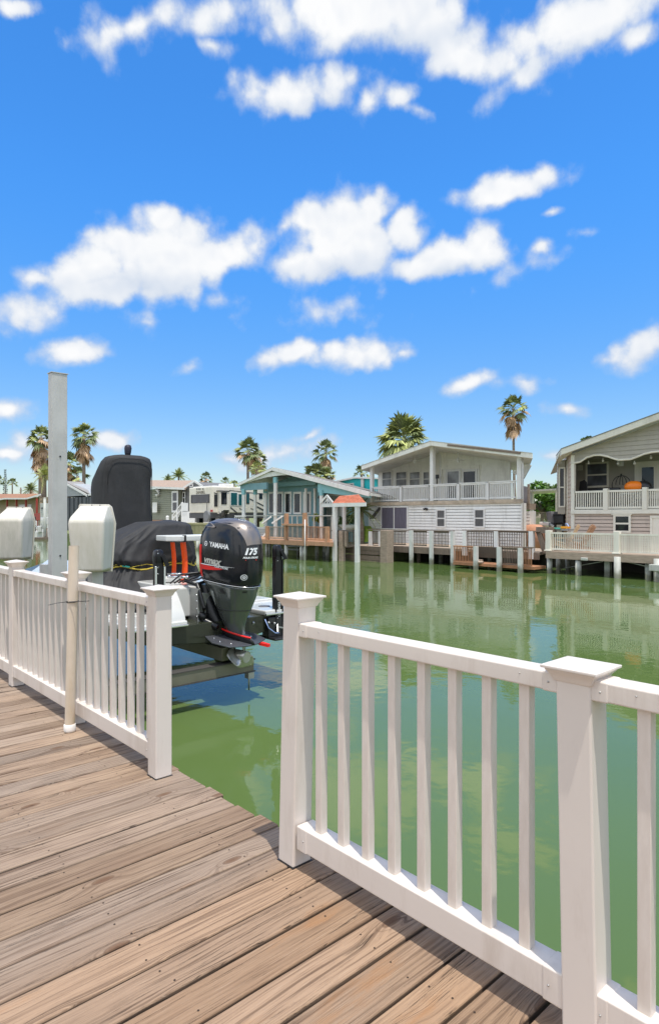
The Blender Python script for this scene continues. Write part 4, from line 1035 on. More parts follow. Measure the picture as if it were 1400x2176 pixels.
# ---------------------------------------------------------------- white two-storey house
WS = mat('white_siding', (.84, .84, .81), .55, var=.05, dirt=(.42, .41, .36, .8))
WBACK = mat('off_white_porch_paint', (.80, .79, .72), .6, var=.06, dirt=(.45, .42, .36, .7))
STONE = mat('tan_stone_band', (.46, .38, .29), .8, var=.35, scale=2.2, bump=.2)
Y = 29.0
xl_, xr_ = pX(784, Y), pX(1111.5, Y)
house = empty('white_house', ((xl_ + xr_) / 2, Y + 2, -.25), 'white two-storey waterfront house with a gabled upper porch and grey curtained sliding door', 'house', 'houses on the far bank')
z1f = pZ(1000, 1070, Y) - .02; zg = -.25
m = MB(); m.laps((xl_, Y), (xr_, Y), zg, z1f, .165, lap=.022); m.box(xl_ + .02, xr_ - .02, Y, Y + .3, zg, z1f)
m.add([Vector((xl_, Y, zg)), Vector((xl_, Y, z1f)), Vector((xl_, Y, z1f)) + DD * 9, Vector((xl_, Y, zg)) + DD * 9], [(0, 1, 2, 3)]); m.add([Vector((xr_, Y, zg)), Vector((xr_, Y, z1f)), Vector((xr_, Y, z1f)) + DD * 9, Vector((xr_, Y, zg)) + DD * 9], [(0, 1, 2, 3)])
m.add([Vector((xl_, Y, zg)) + DD * 9, Vector((xl_, Y, z1f)) + DD * 9, Vector((xr_, Y, z1f)) + DD * 9, Vector((xr_, Y, zg)) + DD * 9], [(0, 1, 2, 3)])
m.build('lower_wall', WS, house)
m = MB(); m.box(xl_ - .02, xl_ + .1, Y - .04, Y - .019, zg, z1f); m.box(xr_ - .12, xr_ + .02, Y - .04, Y - .019, zg, z1f); m.build('corner_trim', WHITE, house)
m = MB(); m.prism([(xl_ - .05, Y - .12, z1f), (xr_ + .05, Y - .12, z1f), Vector((xr_ + .05, Y - .12, z1f)) + DD * 9, Vector((xl_ - .05, Y - .12, z1f)) + DD * 9], (0, 0, .2)); m.build('floor_band', STONE, house)
zfl = z1f + .2
# balcony posts and railings
YB = Y - .02
ztop = lambda px: pZ(px, {791: 1035, 917: 1029, 1104: 1021}[px], YB)
posts = [(787, 792, 990), (914, 921, 950), (1098.5, 1108, 974)]
for a, b, py in posts:
    x0, x1 = pX(a, YB), pX(b, YB); m = MB(); m.box(x0, x1, YB - .06, YB + (x1 - x0) - .06, zfl, pZ((a + b) / 2, py, YB) + .12); m.build('porch_post', WHITE, house, bevel=.01)
pan = [792, 852, 914.2, 974, 1036, 1098]
zt_r = pZ(950, 1029.5, YB); 
for i in range(5):
    a = pan[i] + (2.5 if i else 0); b = pan[i + 1] - 2.5; 
    railing_run(house, pX(a + 1.5, YB), pX(b - 1, YB), YB, zt_r, zfl + .05, WHITE, (15, 15, 13, 12, 12)[i], 'balcony_railing', th=.06, rail=.09, dep=.08)
m = MB()
for px in pan[1:-1]:
    if abs(px - 914.2) < 1: continue
    x = pX(px, YB); m.box(x - .07, x + .07, YB - .07, YB + .07, zfl, zt_r + .04)
m.build('railing_post', WHITE, house)
m = MB(); m.box(pX(790, YB), pX(1100, YB), YB - .07, YB + .07, zt_r + .002, zt_r + .05); m.build('handrail', WHITE, house)
# roof
gx0, gxr, gx1 = pX(767.5, Y - .5), pX(914.5, Y - .5), pX(1131, Y - .5)
roof = gable_roof(house, gx0, gxr, gx1, pZ(767.5, 990, Y - .5), pZ(914.5, 937.5, Y - .5), pZ(1131, 963.5, Y - .5), Y - .5, 10, .24, WBACK, mat('pale_metal_roof', (.5, .5, .48), .5))
m = MB(); ra_, rb_ = Vector((pX(950, Y - .53), Y - .535, pZ(950, 945.5, Y - .53))), Vector((pX(1105, Y - .53), Y - .535, pZ(1105, 963, Y - .53)))
m.bar(ra_, rb_, .03, .11); m.build('worn_fascia', DARKW, house)
# porch back wall (parallel, set back) with a return at the middle
def back(px0, px1, dy, name, matl=WBACK):
    yy = Y + dy; x0, x1 = pX(px0, yy), pX(px1, yy)
    def zr(x):
        xx = x + (.547 / .883) * (yy - (Y - .5))
        z0_, zr_, z1_ = pZ(767.5, 990, Y - .5), pZ(914.5, 937.5, Y - .5), pZ(1131, 963.5, Y - .5)
        return (z0_ + (zr_ - z0_) * (xx - gx0) / (gxr - gx0) if xx < gxr else zr_ + (z1_ - zr_) * (xx - gxr) / (gx1 - gxr)) - .245
    xs = [x0, x1]; xm = gxr - (.547 / .883) * (yy - (Y - .5))
    if x0 < xm < x1: xs = [x0, xm, x1]
    poly = [(x0, yy, zfl - .01), (x1, yy, zfl - .01)] + [(x, yy, zr(x)) for x in reversed(xs)]
    m = MB(); m.prism(poly, (0, .12, 0))
    return m.build(name, matl, house)
back(803, 938, 3.2, 'porch_wall'); back(933, 1083, 2.6, 'porch_wall')
yb = Y + 2.6; xq = pX(936, yb); m = MB(); m.box(xq - .09, xq + .03, yb - .03, yb + .7, zfl, pZ(936, 966, yb)); m.build('wall_return', WHITE, house)
HAZEG = glass_mat('milky_porch_glass', (.16, .17, .17), .15)
for a, b in ((812, 833), (841, 865), (870, 893), (899, 913)): window(house, a, 1002, b, 1034, Y + 3.2, WBACK, HAZEG, (1, 0), .05)
for a, b, g in ((951, 975, HAZEG), (985, 1010, GLASS)):
    f = window(house, a - 4, 997, b + 4, 1064, Y + 2.6, WHITE, g, (0, 0), .14, 'french_door')
m = MB(); x0, x1 = pX(940, yb), pX(1016, yb); z = pZ(980, 995, yb); m.box(x0, x1, yb - .06, yb - .005, z, z + .12); m.box(x0 - .1, x0, yb - .06, yb - .005, zfl, z + .12); m.box(x1, x1 + .1, yb - .06, yb - .005, zfl, z + .12); m.build('door_casing', WBACK, house)
for px, py in ((880, 979), (973, 977)):                # ceiling fans
    c = at(px, py, Y=Y + 1.2); m = MB(); m.tube([c + Vector((0, 0, .5)), c + Vector((0, 0, .05))], .025, 8); m.tube([c + Vector((0, 0, .08)), c + Vector((0, 0, -.05))], [.1, .12], 12)
    for k in range(5):
        d = Vector((math.cos(k * 1.257 + .4), math.sin(k * 1.257 + .4), 0)); m.bar(c + d * .1, c + d * .62, .11, .012)
    m.ball(c + Vector((0, 0, -.1)), .08, 10, 6); m.build('ceiling_fan', WHITE, house)
m = MB(); c = at(928, 1013, Y=Y + 2.2); m.box(c.x - .16, c.x + .16, c.y - .1, c.y, c.z - .12, c.z + .12); m.bar(c, (c.x, c.y, zfl), .05, .05); m.box(c.x - .2, c.x + .2, c.y - .1, c.y + .1, zfl, zfl + .04); m.build('grill', BLACKP, house)
# lower storey openings
CURT = mat('grey_violet_curtain', (.13, .12, .16), .8, var=.35, scale=6, stretch=(8, 8, .3), bump=.4, bscale=8)
sdoor = window(house, 809, 1075.5, 867, 1126, Y - .03, WHITE, CURT, (0, 1), .09, 'sliding_door')
def win2(a, b, c, d): return window(house, a, b, c, d, Y - .03, WHITE, mat('screened_glass', (.10, .10, .10), .3, var=.2), (1, 0), .08)
win2(927, 1082, 947, 1121); win2(1007, 1081, 1030, 1121.5)
m = MB(); a = at(789, 1102, Y=Y - .3); b = at(808, 1079, Y=Y - .1); m.bar(a, b, .5, .05); m.build('folded_awning_arm', mat('charcoal_fabric', (.06, .06, .065), .8), house)
m = MB(); c = at(904, 1081, Y=Y - .1); m.box(c.x - .1, c.x + .04, c.y, c.y + .08, c.z - .03, c.z + .05); m.tube([c + Vector((-.12, -.06, -.04)), c + Vector((-.02, 0, 0))], [.07, .04], 8); m.tube([c + Vector((.14, -.06, -.04)), c + Vector((.02, 0, 0))], [.07, .04], 8); m.build('flood_light', BLACKP, house)
m = MB(); m.tube([at(1106, 978, Y=Y - .06), at(1110, 985, Y=Y - .06), at(1110.5, 1125, Y=Y - .06)], .04, 8); m.build('downpipe', WHITE, house)
m = MB(); e = at(1116, 1000, Y=30.5)
m.prism([at(1086, 1003, Y=31), at(1120, 985, Y=30.5), at(1127, 989, Y=30.5), at(1111, 1018, Y=30.5)], (0, .1, 0)); m.build('eave_return', WBACK, house)

# stair tower of grey boards beside it
root = empty('outdoor_stair', tuple(at(1118, 1110, Y=30)), 'narrow clapboard stair enclosure rising beside the white house', 'stair')
yy = 30.2; m = MB(); x0, x1 = pX(1112, yy), pX(1125, yy); m.laps((x0, yy), (x1, yy), -.25, pZ(1118, 1086, yy), .17); m.box(x0, x1, yy, yy + .6, -.25, pZ(1118, 1086, yy)); m.build('lower_wall', WS, root)
m = MB(); m.laps((x0, yy - .01), (x1, yy - .01), pZ(1118, 1083, yy), pZ(1118, 1070, yy), .14); m.box(x0, x1, yy, yy + .6, pZ(1118, 1083, yy), pZ(1118, 1070, yy)); m.build('brown_band', TIMBER, root)
m = MB(); m.prism([at(1112, 1070, Y=yy), at(1124, 1069, Y=yy), at(1123, 1035, Y=yy), at(1112, 1033, Y=yy)], (0, .1, 0)); m.build('screen_wall', mat('mauve_grey_board', (.34, .31, .32), .7), root)
m = MB(); x = pX(1122.5, yy - .1); m.box(x - .05, x + .05, yy - .15, yy - .05, pZ(1122, 1070, yy), pZ(1122, 1029, yy)); m.build('newel', TIMBER, root)

# dock in front of the white house
YD = 25.5
DZ = -.05
dock = empty('timber_dock', (-20, YD, WZ), 'long grey timber dock with dark picket railings in front of the white house', 'dock', 'docks on the far bank')
def deckslab(root, px0, px1, y0, y1, z, th=.12, matl=TIMBER, nm='decking'):
    m = MB(); m.prism([(pX(px0, y0), y0, z), (pX(px1, y0), y0, z), (pX(px1, y0) - (y1 - y0) * .3, y1, z), (pX(px0, y0) - (y1 - y0) * .3, y1, z)], (0, 0, -th)); return m.build(nm, matl, root)
zd = pZ(880, 1162, YD)
deckslab(dock, 782, 1146, YD, 28.9, zd)
m = MB(); m.box(pX(830, YD), pX(958, YD), YD - .05, YD - .005, zd - .32, zd - .03); m.box(pX(1003, YD), pX(1146, YD), YD - .05, YD - .005, zd - .32, zd - .03); m.build('fascia_board', DARKW, dock)
for (a, b, y0_, y1_, n) in ((791, 806, 1128, 1156, 5), (832, 862, 1128, 1158, 10), (870, 906, 1128, 1159, 12), (914, 953, 1129, 1160, 13), (992, 1049, 1128.5, 1160, 16), (1058, 1127, 1129, 1161, 19)):
    railing_run(dock, pX(a, YD), pX(b, YD), YD, pZ((a + b) / 2, y0_, YD), zd + .06, DARKW, n, th=.045, rail=.06)
m = MB(); m.box(pX(784, YD), pX(964, YD), YD - .09, YD + .09, pZ(875, 1128, YD) + .005, pZ(875, 1128, YD) + .05); m.box(pX(983, YD), pX(1145, YD), YD - .09, YD + .09, pZ(1060, 1129, YD) + .005, pZ(1060, 1129, YD) + .05); m.build('cap_rail', DARKW, dock)
m = MB()
for px in (788, 809, 988, 1055, 1129): x = pX(px, YD - .02); m.box(x - .1, x + .1, YD - .12, YD + .08, zd - .3, pZ(px, 1129, YD))
m.build('railing_post', WHITE, dock)
for px, top, w_ in ((867, 1127, 1197), (910, 1128, 1200), (957.5, 1129, 1203)):
    p = at(px, w_, Z=WZ); pile(p.x, YD - .2, pZ(px, top, YD - .2), .09, PILEW, True, root=dock)
for px in (849, 889, 936, 1000, 1040): pile(pX(px, 27.2), 27.2, zd - .1, .13, TIMBER if px == 889 else PILE, root=dock)
m = MB(); m.box(pX(784, 28.3), pX(1160, 28.3), 28.2, 28.4, -2, -.28); m.build('dark_bulkhead', mat('painted_shade_timber', (.05, .045, .035), .9, var=.3), dock)  # near-black colour stands in for the shade under the docks
# big square timber pile and the boarded landing
root = empty('boarded_landing', tuple(at(790, 1190, Y=24.6)), 'low landing boxed in with horizontal grey boards beside a thick square timber pile', 'landing')
YL = 24.7
m = MB()
zt_ = pZ(790, 1161, YL); n = 4
for i in range(n):
    z1_ = zt_ - i * .25; m.box(pX(731.5, YL), pX(813, YL), YL - .03, YL + .02, z1_ - (.235 if i != 1 else .2), z1_)
m.build('board', DARKW, root)
m = MB(); m.prism([(pX(731.5, YL), YL + .02, zt_ - .01), (pX(813, YL), YL + .02, zt_ - .01), (pX(813, YL) - .5, 27.8, zt_ - .01), (pX(731.5, YL) - .5, 27.8, zt_ - .01)], (0, 0, -.08)); m.build('landing_top', TIMBER, root)
x = pX(822, YL); m = MB(); m.box(x - .27, x + .24, YL - .25, YL + .25, -2.2, pZ(822, 1127, YL)); m.build('square_pile', TIMBER, root, bevel=.02)
# lower slatted float
root = empty('lower_dock', tuple(at(1045, 1205, Z=WZ)), 'low red brown boarding dock with leaning pickets and three tall white posts', 'dock', 'docks on the far bank')
YF = 24.4; zf = WZ + .28
m = MB(); m.box(pX(962, YF), pX(1133, YF) , YF, YF + 1.0, zf - .12, zf); m.build('decking', REDW, root)
railing_run(root, pX(963, YF), pX(1006, YF), YF, pZ(985, 1160, YF), zf + .02, REDW, 13, th=.05)
railing_run(root, pX(1065, YF), pX(1100, YF), YF, pZ(1080, 1164, YF), zf + .02, DARKW, 10, th=.05)
railing_run(root, pX(1110, YF), pX(1130, YF), YF, pZ(1120, 1163, YF), zf + .02, REDW, 6, th=.05)
m = MB(); m.box(pX(1062, YF), pX(1135, YF), YF - .1, YF + .1, pZ(1080, 1163, YF) + .004, pZ(1080, 1163, YF) + .05); m.build('cap_rail', DARKW, root)
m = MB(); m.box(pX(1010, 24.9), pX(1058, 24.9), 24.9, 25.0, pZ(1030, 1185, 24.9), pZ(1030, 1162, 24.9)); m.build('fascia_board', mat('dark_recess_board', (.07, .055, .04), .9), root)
m = MB(); m.bar(at(1012, 1190, Y=24.5), at(1022, 1196, Y=24.4), .3, .06); m.box(pX(1012, 24.6), pX(1023, 24.6), 24.5, 24.7, pZ(1018, 1195, 24.6), pZ(1018, 1189, 24.6)); m.build('step', TIMBER, root)
for px, tp in ((1010.5, 1161), (1060, 1162.5), (1105, 1164.5)): pile(pX(px, YF - .15), YF - .15, pZ(px, tp, YF - .15), .095, PILEW, True, root=root)
root = empty('floating_plank', tuple(at(1128, 1212, Z=WZ)), 'mossy plank resting at the waterline beside the low red brown dock', 'plank')
m = MB(); m.bar(at(1108, 1213, Z=WZ + .04), at(1150, 1203, Z=WZ + .1), .25, .08); m.build('plank', mat('mossy_timber', (.16, .16, .08), .9, var=.4, scale=4), root)

# ---------------------------------------------------------------- beige house on the right
BS = mat('greige_siding', (.38, .35, .295), .6, var=.05, dirt=(.28, .25, .22, .8)); BSL = mat('mauve_siding', (.54, .45, .38), .6, var=.05, dirt=(.32, .27, .23, .8))
BT = mat('cream_trim', (.72, .69, .60), .55, var=.04, dirt=(.4, .36, .3, .9))
Y = 28.0
xl_ = pX(1214, Y); xe = 3.0
house = empty('beige_house', (xl_ + 5, Y + 2, -.25), 'greige clapboard house at the right edge with an arched upper porch and cream railing', 'house', 'houses on the far bank')
zfl = pZ(1300, 1084, Y)
m = MB(); m.laps((xl_, Y), (xe, Y), -.25, zfl, .16, lap=.022); m.box(xl_ + .02, xe, Y, Y + .3, -.25, zfl); m.build('lower_wall', BSL, house)
xr = pX(1560, Y)
def zrf(x):                                           # roof edge line through (1192, 954) and (1400, 877)
    xa, za_ = pX(1192, Y - .5), pZ(1192, 954, Y - .5); xb, zb_ = pX(1400, Y - .5), pZ(1400, 877, Y - .5)
    return za_ + (zb_ - za_) * (x - xa) / (xb - xa)
xa = pX(1192, Y - .5); xrg = pX(1400, Y - .5) + 3.2
gable_roof(house, xa, xrg, xrg + (xrg - xa), zrf(xa), zrf(xrg), zrf(xa), Y - .5, 3.4, .27, BT, SHINGLE)
# gable wall with the arched lower edge
zs = pZ(1214, 984, Y)
m = MB()
def arch(px):
    a = [(1219, 984), (1232, 982), (1246, 972.5), (1262, 967.5), (1276, 967), (1292, 970.5), (1305, 975), (1314, 977.5), (1340, 976), (1352, 971.5), (1368, 965), (1384, 961), (1400, 959.5), (1430, 961), (1450, 968), (1470, 976)]
    return a
aa = [at(px, py, Y=Y) for px, py in arch(0)]
pts = [Vector((xl_, Y, zs))] + aa + [Vector((aa[-1].x, Y, zrf(aa[-1].x) - .3)), Vector((xl_, Y, zrf(xl_) - .3))]
# fill by strips with laps
top_z = lambda x: zrf(x) - .28
low = [(xl_, zs)] + [(p.x, p.z) for p in aa]
z = min(z for _, z in low); zmx = top_z(aa[-1].x)
def lowz(x):
    for (x0, z0), (x1, z1) in zip(low[:-1], low[1:]):
        if x0 <= x <= x1: return z0 + (z1 - z0) * (x - x0) / (x1 - x0 + 1e-9)
    return low[-1][1]
xs = [xl_ + (aa[-1].x - xl_) * k / 90 for k in range(91)]
P_ = .19
for x0, x1 in zip(xs[:-1], xs[1:]):
    l0, l1, t0, t1 = lowz(x0), lowz(x1), top_z(x0), top_z(x1)
    zz = math.floor(min(l0, l1) / P_) * P_
    while zz < max(t0, t1):
        a0, a1 = max(zz, l0), max(zz, l1); b0, b1 = min(zz + P_, t0), min(zz + P_, t1)
        if b0 > a0 and b1 > a1:
            f = lambda z_: Y - .03 * (1 - (z_ - zz) / P_)
            m.add([(x0, f(a0), a0), (x1, f(a1), a1), (x1, f(b1), b1), (x0, f(b0), b0)], [(0, 1, 2, 3)])
            m.add([(x0, Y, a0), (x1, Y, a1), (x1, f(a1), a1), (x0, f(a0), a0)], [(0, 1, 2, 3)])
        zz += P_
m.build('gable_wall', BS, house)
m = MB(); m.tube([(p[0], Y - .03, p[1]) for p in low], .045, 8); m.build('arch_trim', BT, house)
x0, x1 = pX(1213.5, Y), pX(1220.5, Y); m = MB(); m.box(x0, x1, Y - .06, Y + .1, -.25, zrf(xl_) - .35); m.build('corner_post', BT, house)
# porch back wall, floor, side
yb = Y + 2.6; xs0 = pX(1219, yb)
m = MB(); ZC = max(p.z for p in aa) + .06; m.laps((xl_ - 1.55, yb), (xe, yb), zfl, ZC, .15, lap=.015); m.box(xl_ - 1.55, xe, yb + .001, yb + .15, zfl, ZC); m.build('porch_wall', BS, house)
m = MB(); m.box(xl_ + .05, xe, Y - .05, yb, zfl - .06, zfl + .03); m.build('porch_floor', BT, house)
m = MB(); m.prism([(xl_ - .02, Y + .12, ZC + .002), (xe, Y + .12, ZC + .002), (xe, yb + .1, ZC + .002), (xl_ - 1.6, yb + .1, ZC + .002)], (0, 0, .05)); m.build('porch_ceiling', BS, house)
# angled left side wall with its tall bay window
def side(t, z): return Vector((xl_, Y, 0)) + DD * t + Vector((0, 0, z))
m = MB()
n2 = Vector((-.883, -.547)).normalized()
p0 = Vector((xl_, Y)); p1 = p0 + Vector((DD.x, DD.y)) * 9
m.laps((p0.x, p0.y), (p1.x, p1.y), -.25, zrf(xl_) - .15, .19, nrm=(n2.x, n2.y)); m.build('side_wall', BSL, house)
# bay with window, parallel to the canal, standing out from the side wall
yv = 30.2; bx0, bx1 = pX(1184, yv), pX(1200, yv)
m = MB(); m.box(bx0, bx1, yv, yv + 1.2, pZ(1192, 1092, yv), pZ(1192, 978, yv)); m.build('bay', BS, house, bevel=.01)
window(house, 1187, 993, 1201, 1078, yv - .01, BT, GLASS, (1, 0), .07)
m = MB()
for px in (1204.5, 1208): x = pX(px, yv - .6); m.tube([(x, yv - .6, 0), (x, yv - .6, pZ(px, 972, yv - .6))], .035, 8)
m.build('downpipe', BT, house)
m = MB(); m.prism([at(1169, 1008.5, Y=31.5), at(1192, 955, Y=27.6), at(1215, 952, Y=27.6), at(1215, 962, Y=27.9), at(1184, 985, Y=30), at(1182, 1004, Y=31.5)], (0, 0, .05)); m.build('eave_soffit', BT, house)
# porch openings and contents
window(house, 1244, 982, 1293, 1036, yb - .03, BT, glass_mat('porch_glass', (.10, .11, .13), .04), (1, 0), .09)
f = window(house, 1348, 980, 1410, 1060, yb - .03, BT, BT, (0, 0), .1, 'porch_door'); window(house, 1361, 991, 1391, 1050, yb - .09, BT, GLASS, (0, 0), .04, 'door_light')
m = MB(); c = at(1318, 984, Y=yb - .1); m.box(c.x - .12, c.x + .12, c.y - .1, c.y + .1, c.z - .15, c.z + .15); m.build('speaker_box', WHITE, house, bevel=.02)
m = MB(); c = at(1231, 994, Y=yb - .05); m.box(c.x - .13, c.x + .13, c.y, c.y + .05, c.z - .13, c.z + .13); m.build('vent', BT, house)
for px, py in ((1249.5, 984), (1280, 979), (1312, 985), (1347, 985), (1382, 973)):
    c = at(px, py, Y=Y + .6); m = MB(); m.tube([c + Vector((0, 0, .12)), c + Vector((0, 0, .04))], .025, 8); m.ball(c, .055, 10, 6); m.build('porch_bulb', WHITE, house)
YB = Y - .02
zt_r = pZ(1300, 1041.5, YB)
for a, b, n in ((1222, 1283, 13), (1291, 1366, 16), (1374, 1450, 16)): railing_run(house, pX(a, YB), pX(b, YB), YB, zt_r, zfl + .06, BT, n, 'balcony_railing', th=.065, rail=.09, dep=.08)
m = MB()
for px in (1287, 1370): x = pX(px, YB); m.box(x - .1, x + .1, YB - .1, YB + .1, zfl, zt_r + .08)
m.build('railing_post', BT, house, bevel=.01)
m = MB(); m.box(xl_, xe, YB - .09, YB + .1, zfl - .16, zfl - .002); m.build('floor_band', BT, house)
window(house, 1303, 1093, 1340, 1132, Y - .03, BT, GLASS, (1, 0), .09)
window(house, 1381, 1096, 1430, 1178, Y - .03, BT, BT, (0, 0), .09, 'lower_door')
m = MB(); x0, x1 = pX(1302, Y), pX(1341, Y); z = pZ(1320, 1094, Y); m.box(x0 - .05, x1 + .05, Y - .1, Y - .02, z, z + .08); m.build('window_head', BT, house)
# things on the porch
SZ = zfl + .03
def porch_thing(name, px, Yp, label, cat): c = Vector((pX(px, Yp), Yp, SZ)); return empty(name, c, label, cat), c
root, c = porch_thing('porch_chair', 1237, Y + .9, 'black high-backed chair at the left end of the beige house porch', 'chair')
m = MB(); m.box(c.x - .3, c.x + .3, c.y - .28, c.y + .28, SZ + .38, SZ + .48); m.build('seat', BLACKP, root, bevel=.03)
m = MB(); m.prism([(c.x - .32, c.y + .2, SZ + .45), (c.x + .2, c.y + .2, SZ + .45), (c.x + .1, c.y + .2, SZ + 1.3), (c.x - .02, c.y + .2, SZ + 1.42), (c.x - .25, c.y + .2, SZ + 1.35)], (0, .07, 0)); m.build('backrest', BLACKP, root, bevel=.02)
m = MB()
for sx in (-.25, .25):
    for sy in (-.22, .22): m.box(c.x + sx - .02, c.x + sx + .02, c.y + sy - .02, c.y + sy + .02, SZ, SZ + .38)
m.build('leg', BLACKP, root)
root, c = porch_thing('porch_sofa', 1270, Y + 1.0, 'low dark cushioned sofa behind the beige porch railing', 'sofa')
m = MB(); m.box(c.x - .9, c.x + .9, c.y - .35, c.y + .35, SZ + .15, SZ + .45); m.build('seat', BLACKP, root, bevel=.05)
m = MB(); m.box(c.x - .9, c.x + .9, c.y + .2, c.y + .38, SZ + .45, SZ + 1.02); m.build('backrest', BLACKP, root, bevel=.06)
root, c = porch_thing('hanging_frame', 1319, Y + 1.6, 'round black metal plant stand on the beige porch', 'plant stand')
m = MB()
for r_, ph in ((.42, 0), (.42, 90), (.30, 45)): m.tube([c + Vector((r_ * math.cos(R(ph)) * math.sin(t), r_ * math.sin(R(ph)) * math.sin(t) * .4, 1.15 + .42 * math.cos(t))) for t in [math.pi * (k / 12) - math.pi / 2 for k in range(13)]], .018, 6)
m.tube([c + Vector((-.42, 0, 1.15)), c + Vector((-.36, 0, 0))], .02, 6); m.tube([c + Vector((.42, 0, 1.15)), c + Vector((.36, 0, 0))], .02, 6); m.ball(c + Vector((0, 0, 1.62)), .05, 8, 5); m.build('frame', BLACKP, root)
m = MB(); m.tube([c + Vector((0, 0, .7)), c + Vector((0, 0, .95))], [.1, .14], 12); m.build('pot', PILE, root)
root, c = porch_thing('pool_float', 1346, Y + .7, 'bright orange and black rounded float resting on a table on the beige porch', 'float')
m = MB(); m.ball(c + Vector((0, 0, 1.0)), .42, 16, 10, sq=(1.0, .6, .62)); m.build('orange_shell', mat('orange_vinyl_float', (.9, .22, .01), .4, var=.03), root)
m = MB(); m.ball(c + Vector((.35, .12, .98)), .4, 16, 10, sq=(.9, .6, .68)); m.build('black_shell', BLACKP, root)
m = MB(); m.box(c.x - .5, c.x + .7, c.y - .3, c.y + .4, SZ + .68, SZ + .74)
for sx in (-.45, .62): m.bar((c.x + sx, c.y - .25, SZ), (c.x - sx + .15, c.y + .3, SZ + .7), .03, .03)
m.build('folding_table', PILE, root)

# beige dock
YD = 25.0
zd = pZ(1300, 1177, YD)
dock = empty('timber_dock', (pX(1290, YD), YD, WZ), 'brown timber dock on grey round piles with cream railing in front of the beige house', 'dock', 'docks on the far bank')
m = MB(); m.box(pX(1160, YD), 3.0, YD, 27.95, zd - .1, zd); m.build('decking', TIMBER, dock)
m = MB(); m.box(pX(1160, YD), 3.0, YD - .06, YD - .004, zd - .30, zd - .01); m.build('fascia_board', TIMBER, dock)
zr_ = pZ(1300, 1133.5, YD)
for a, b, n in ((1169, 1306, 30), (1315, 1450, 30)): railing_run(dock, pX(a, YD + .1), pX(b, YD + .1), YD + .1, zr_, zd + .06, BT, n, th=.05, rail=.07, dep=.07)
m = MB()
for px in (1165.5, 1310.5): x = pX(px, YD + .1); m.box(x - .11, x + .11, YD - .01, YD + .21, zd, zr_ + .08); m.box(x - .15, x + .15, YD - .05, YD + .25, zd + .001, zd + .05)
m.build('railing_post', BT, dock, bevel=.01)
for px, w_, Yp, r_ in ((1167, 1214, 25.2, .13), (1186, 1211, 26.2, .13), (1206, 1209, 27.0, .13), (1228, 1217, 25.1, .14), (1291, 1217, 25.6, .12), (1311, 1222, 24.95, .15), (1376, 1222, 25.3, .13), (1396, 1229, 24.8, .15)):
    pile(pX(px, Yp), Yp, zd - .1 if px != 1228 else zd - .33, r_, PILE, px == 1291, root=dock)
m = MB(); m.tube([at(1190, 1209, Y=25.8), at(1280, 1193, Y=25.3)], .02, 6); m.tube([at(1330, 1194, Y=25.2), at(1376, 1204, Y=25.2)], .02, 6); m.build('brace_cable', PILE, dock)
m = MB(); c = at(1241, 1188, Y=24.9); m.box(c.x - .14, c.x + .14, c.y - .06, c.y + .04, c.z - .06, c.z + .06); c = at(1392, 1207, Y=24.5); m.box(c.x - .25, c.x + .3, c.y, c.y + .3, c.z - .12, c.z + .12); m.build('dock_box', PILE, dock, bevel=.02)
m = MB(); m.box(pX(1150, 28.2), 3, 28.1, 28.3, -2, -.28); m.build('dark_bulkhead', MATS['painted_shade_timber'], dock)
# lattice
root = empty('lattice_panel', (pX(1300, 26.6), 26.6, zd), 'cream square lattice panel standing on the dock behind the cream railing', 'lattice')
m = MB(); la, lb = pX(1243, 26.6), pX(1382, 26.6); zt_ = pZ(1300, 1138, 26.6)
for i in range(25): x = la + (lb - la) * i / 24; m.box(x - .022, x + .022, 26.6, 26.62, zd, zt_)
for k in range(8): z = zd + (zt_ - zd) * k / 7; m.box(la, lb, 26.575, 26.597, z, z + .045)
m.build('lattice', BT, root)
# adirondack chairs on the dock
def adirondack(px, Yp, label, tone, yaw):
    c = Vector((pX(px, Yp), Yp, zd)); root = empty('deck_chair', c, label, 'chair', 'wooden deck chairs on the beige dock')
    u = Vector((math.cos(yaw), math.sin(yaw), 0)); w = Vector((-u.y, u.x, 0))
    def Q(a, b, z): return c + u * a + w * b + Vector((0, 0, z))
    m = MB()
    for i in range(5): m.bar(Q(-.2 + .0 * i, -.22 + .11 * i, .3), Q(-.62, -.27 + .135 * i, 1.05 + .08 * math.sin(math.pi * i / 4)), .09, .02, up=tuple(w))
    m.build('backrest', tone, root)
    m = MB()
    for i in range(5): a = -.2 + .13 * i; m.bar(Q(a, -.27, .28 + .03 * i), Q(a, .27, .28 + .03 * i), .1, .02)
    m.build('seat', tone, root)
    m = MB()
    for s in (-1, 1):
        m.bar(Q(.38, .31 * s, 0), Q(.38, .31 * s, .52), .04, .1); m.bar(Q(-.6, .31 * s, .02), Q(.42, .31 * s, .33), .03, .12)
    m.build('leg', tone, root)
    m = MB()
    for s in (-1, 1): m.bar(Q(-.45, .34 * s, .54), Q(.48, .34 * s, .54), .12, .025)
    m.build('armrest', tone, root)
OAK = mat('pale_cedar', (.55, .38, .22), .7, var=.2, scale=5, bump=.1); OAK2 = mat('orange_cedar', (.42, .23, .13), .6, var=.2, scale=5)
adirondack(1196, 26.0, 'pale cedar deck chair at the left end of the beige dock, facing left', OAK, R(200))
adirondack(1228, 26.1, 'orange brown deck chair beside the lattice on the beige dock', OAK2, R(185))

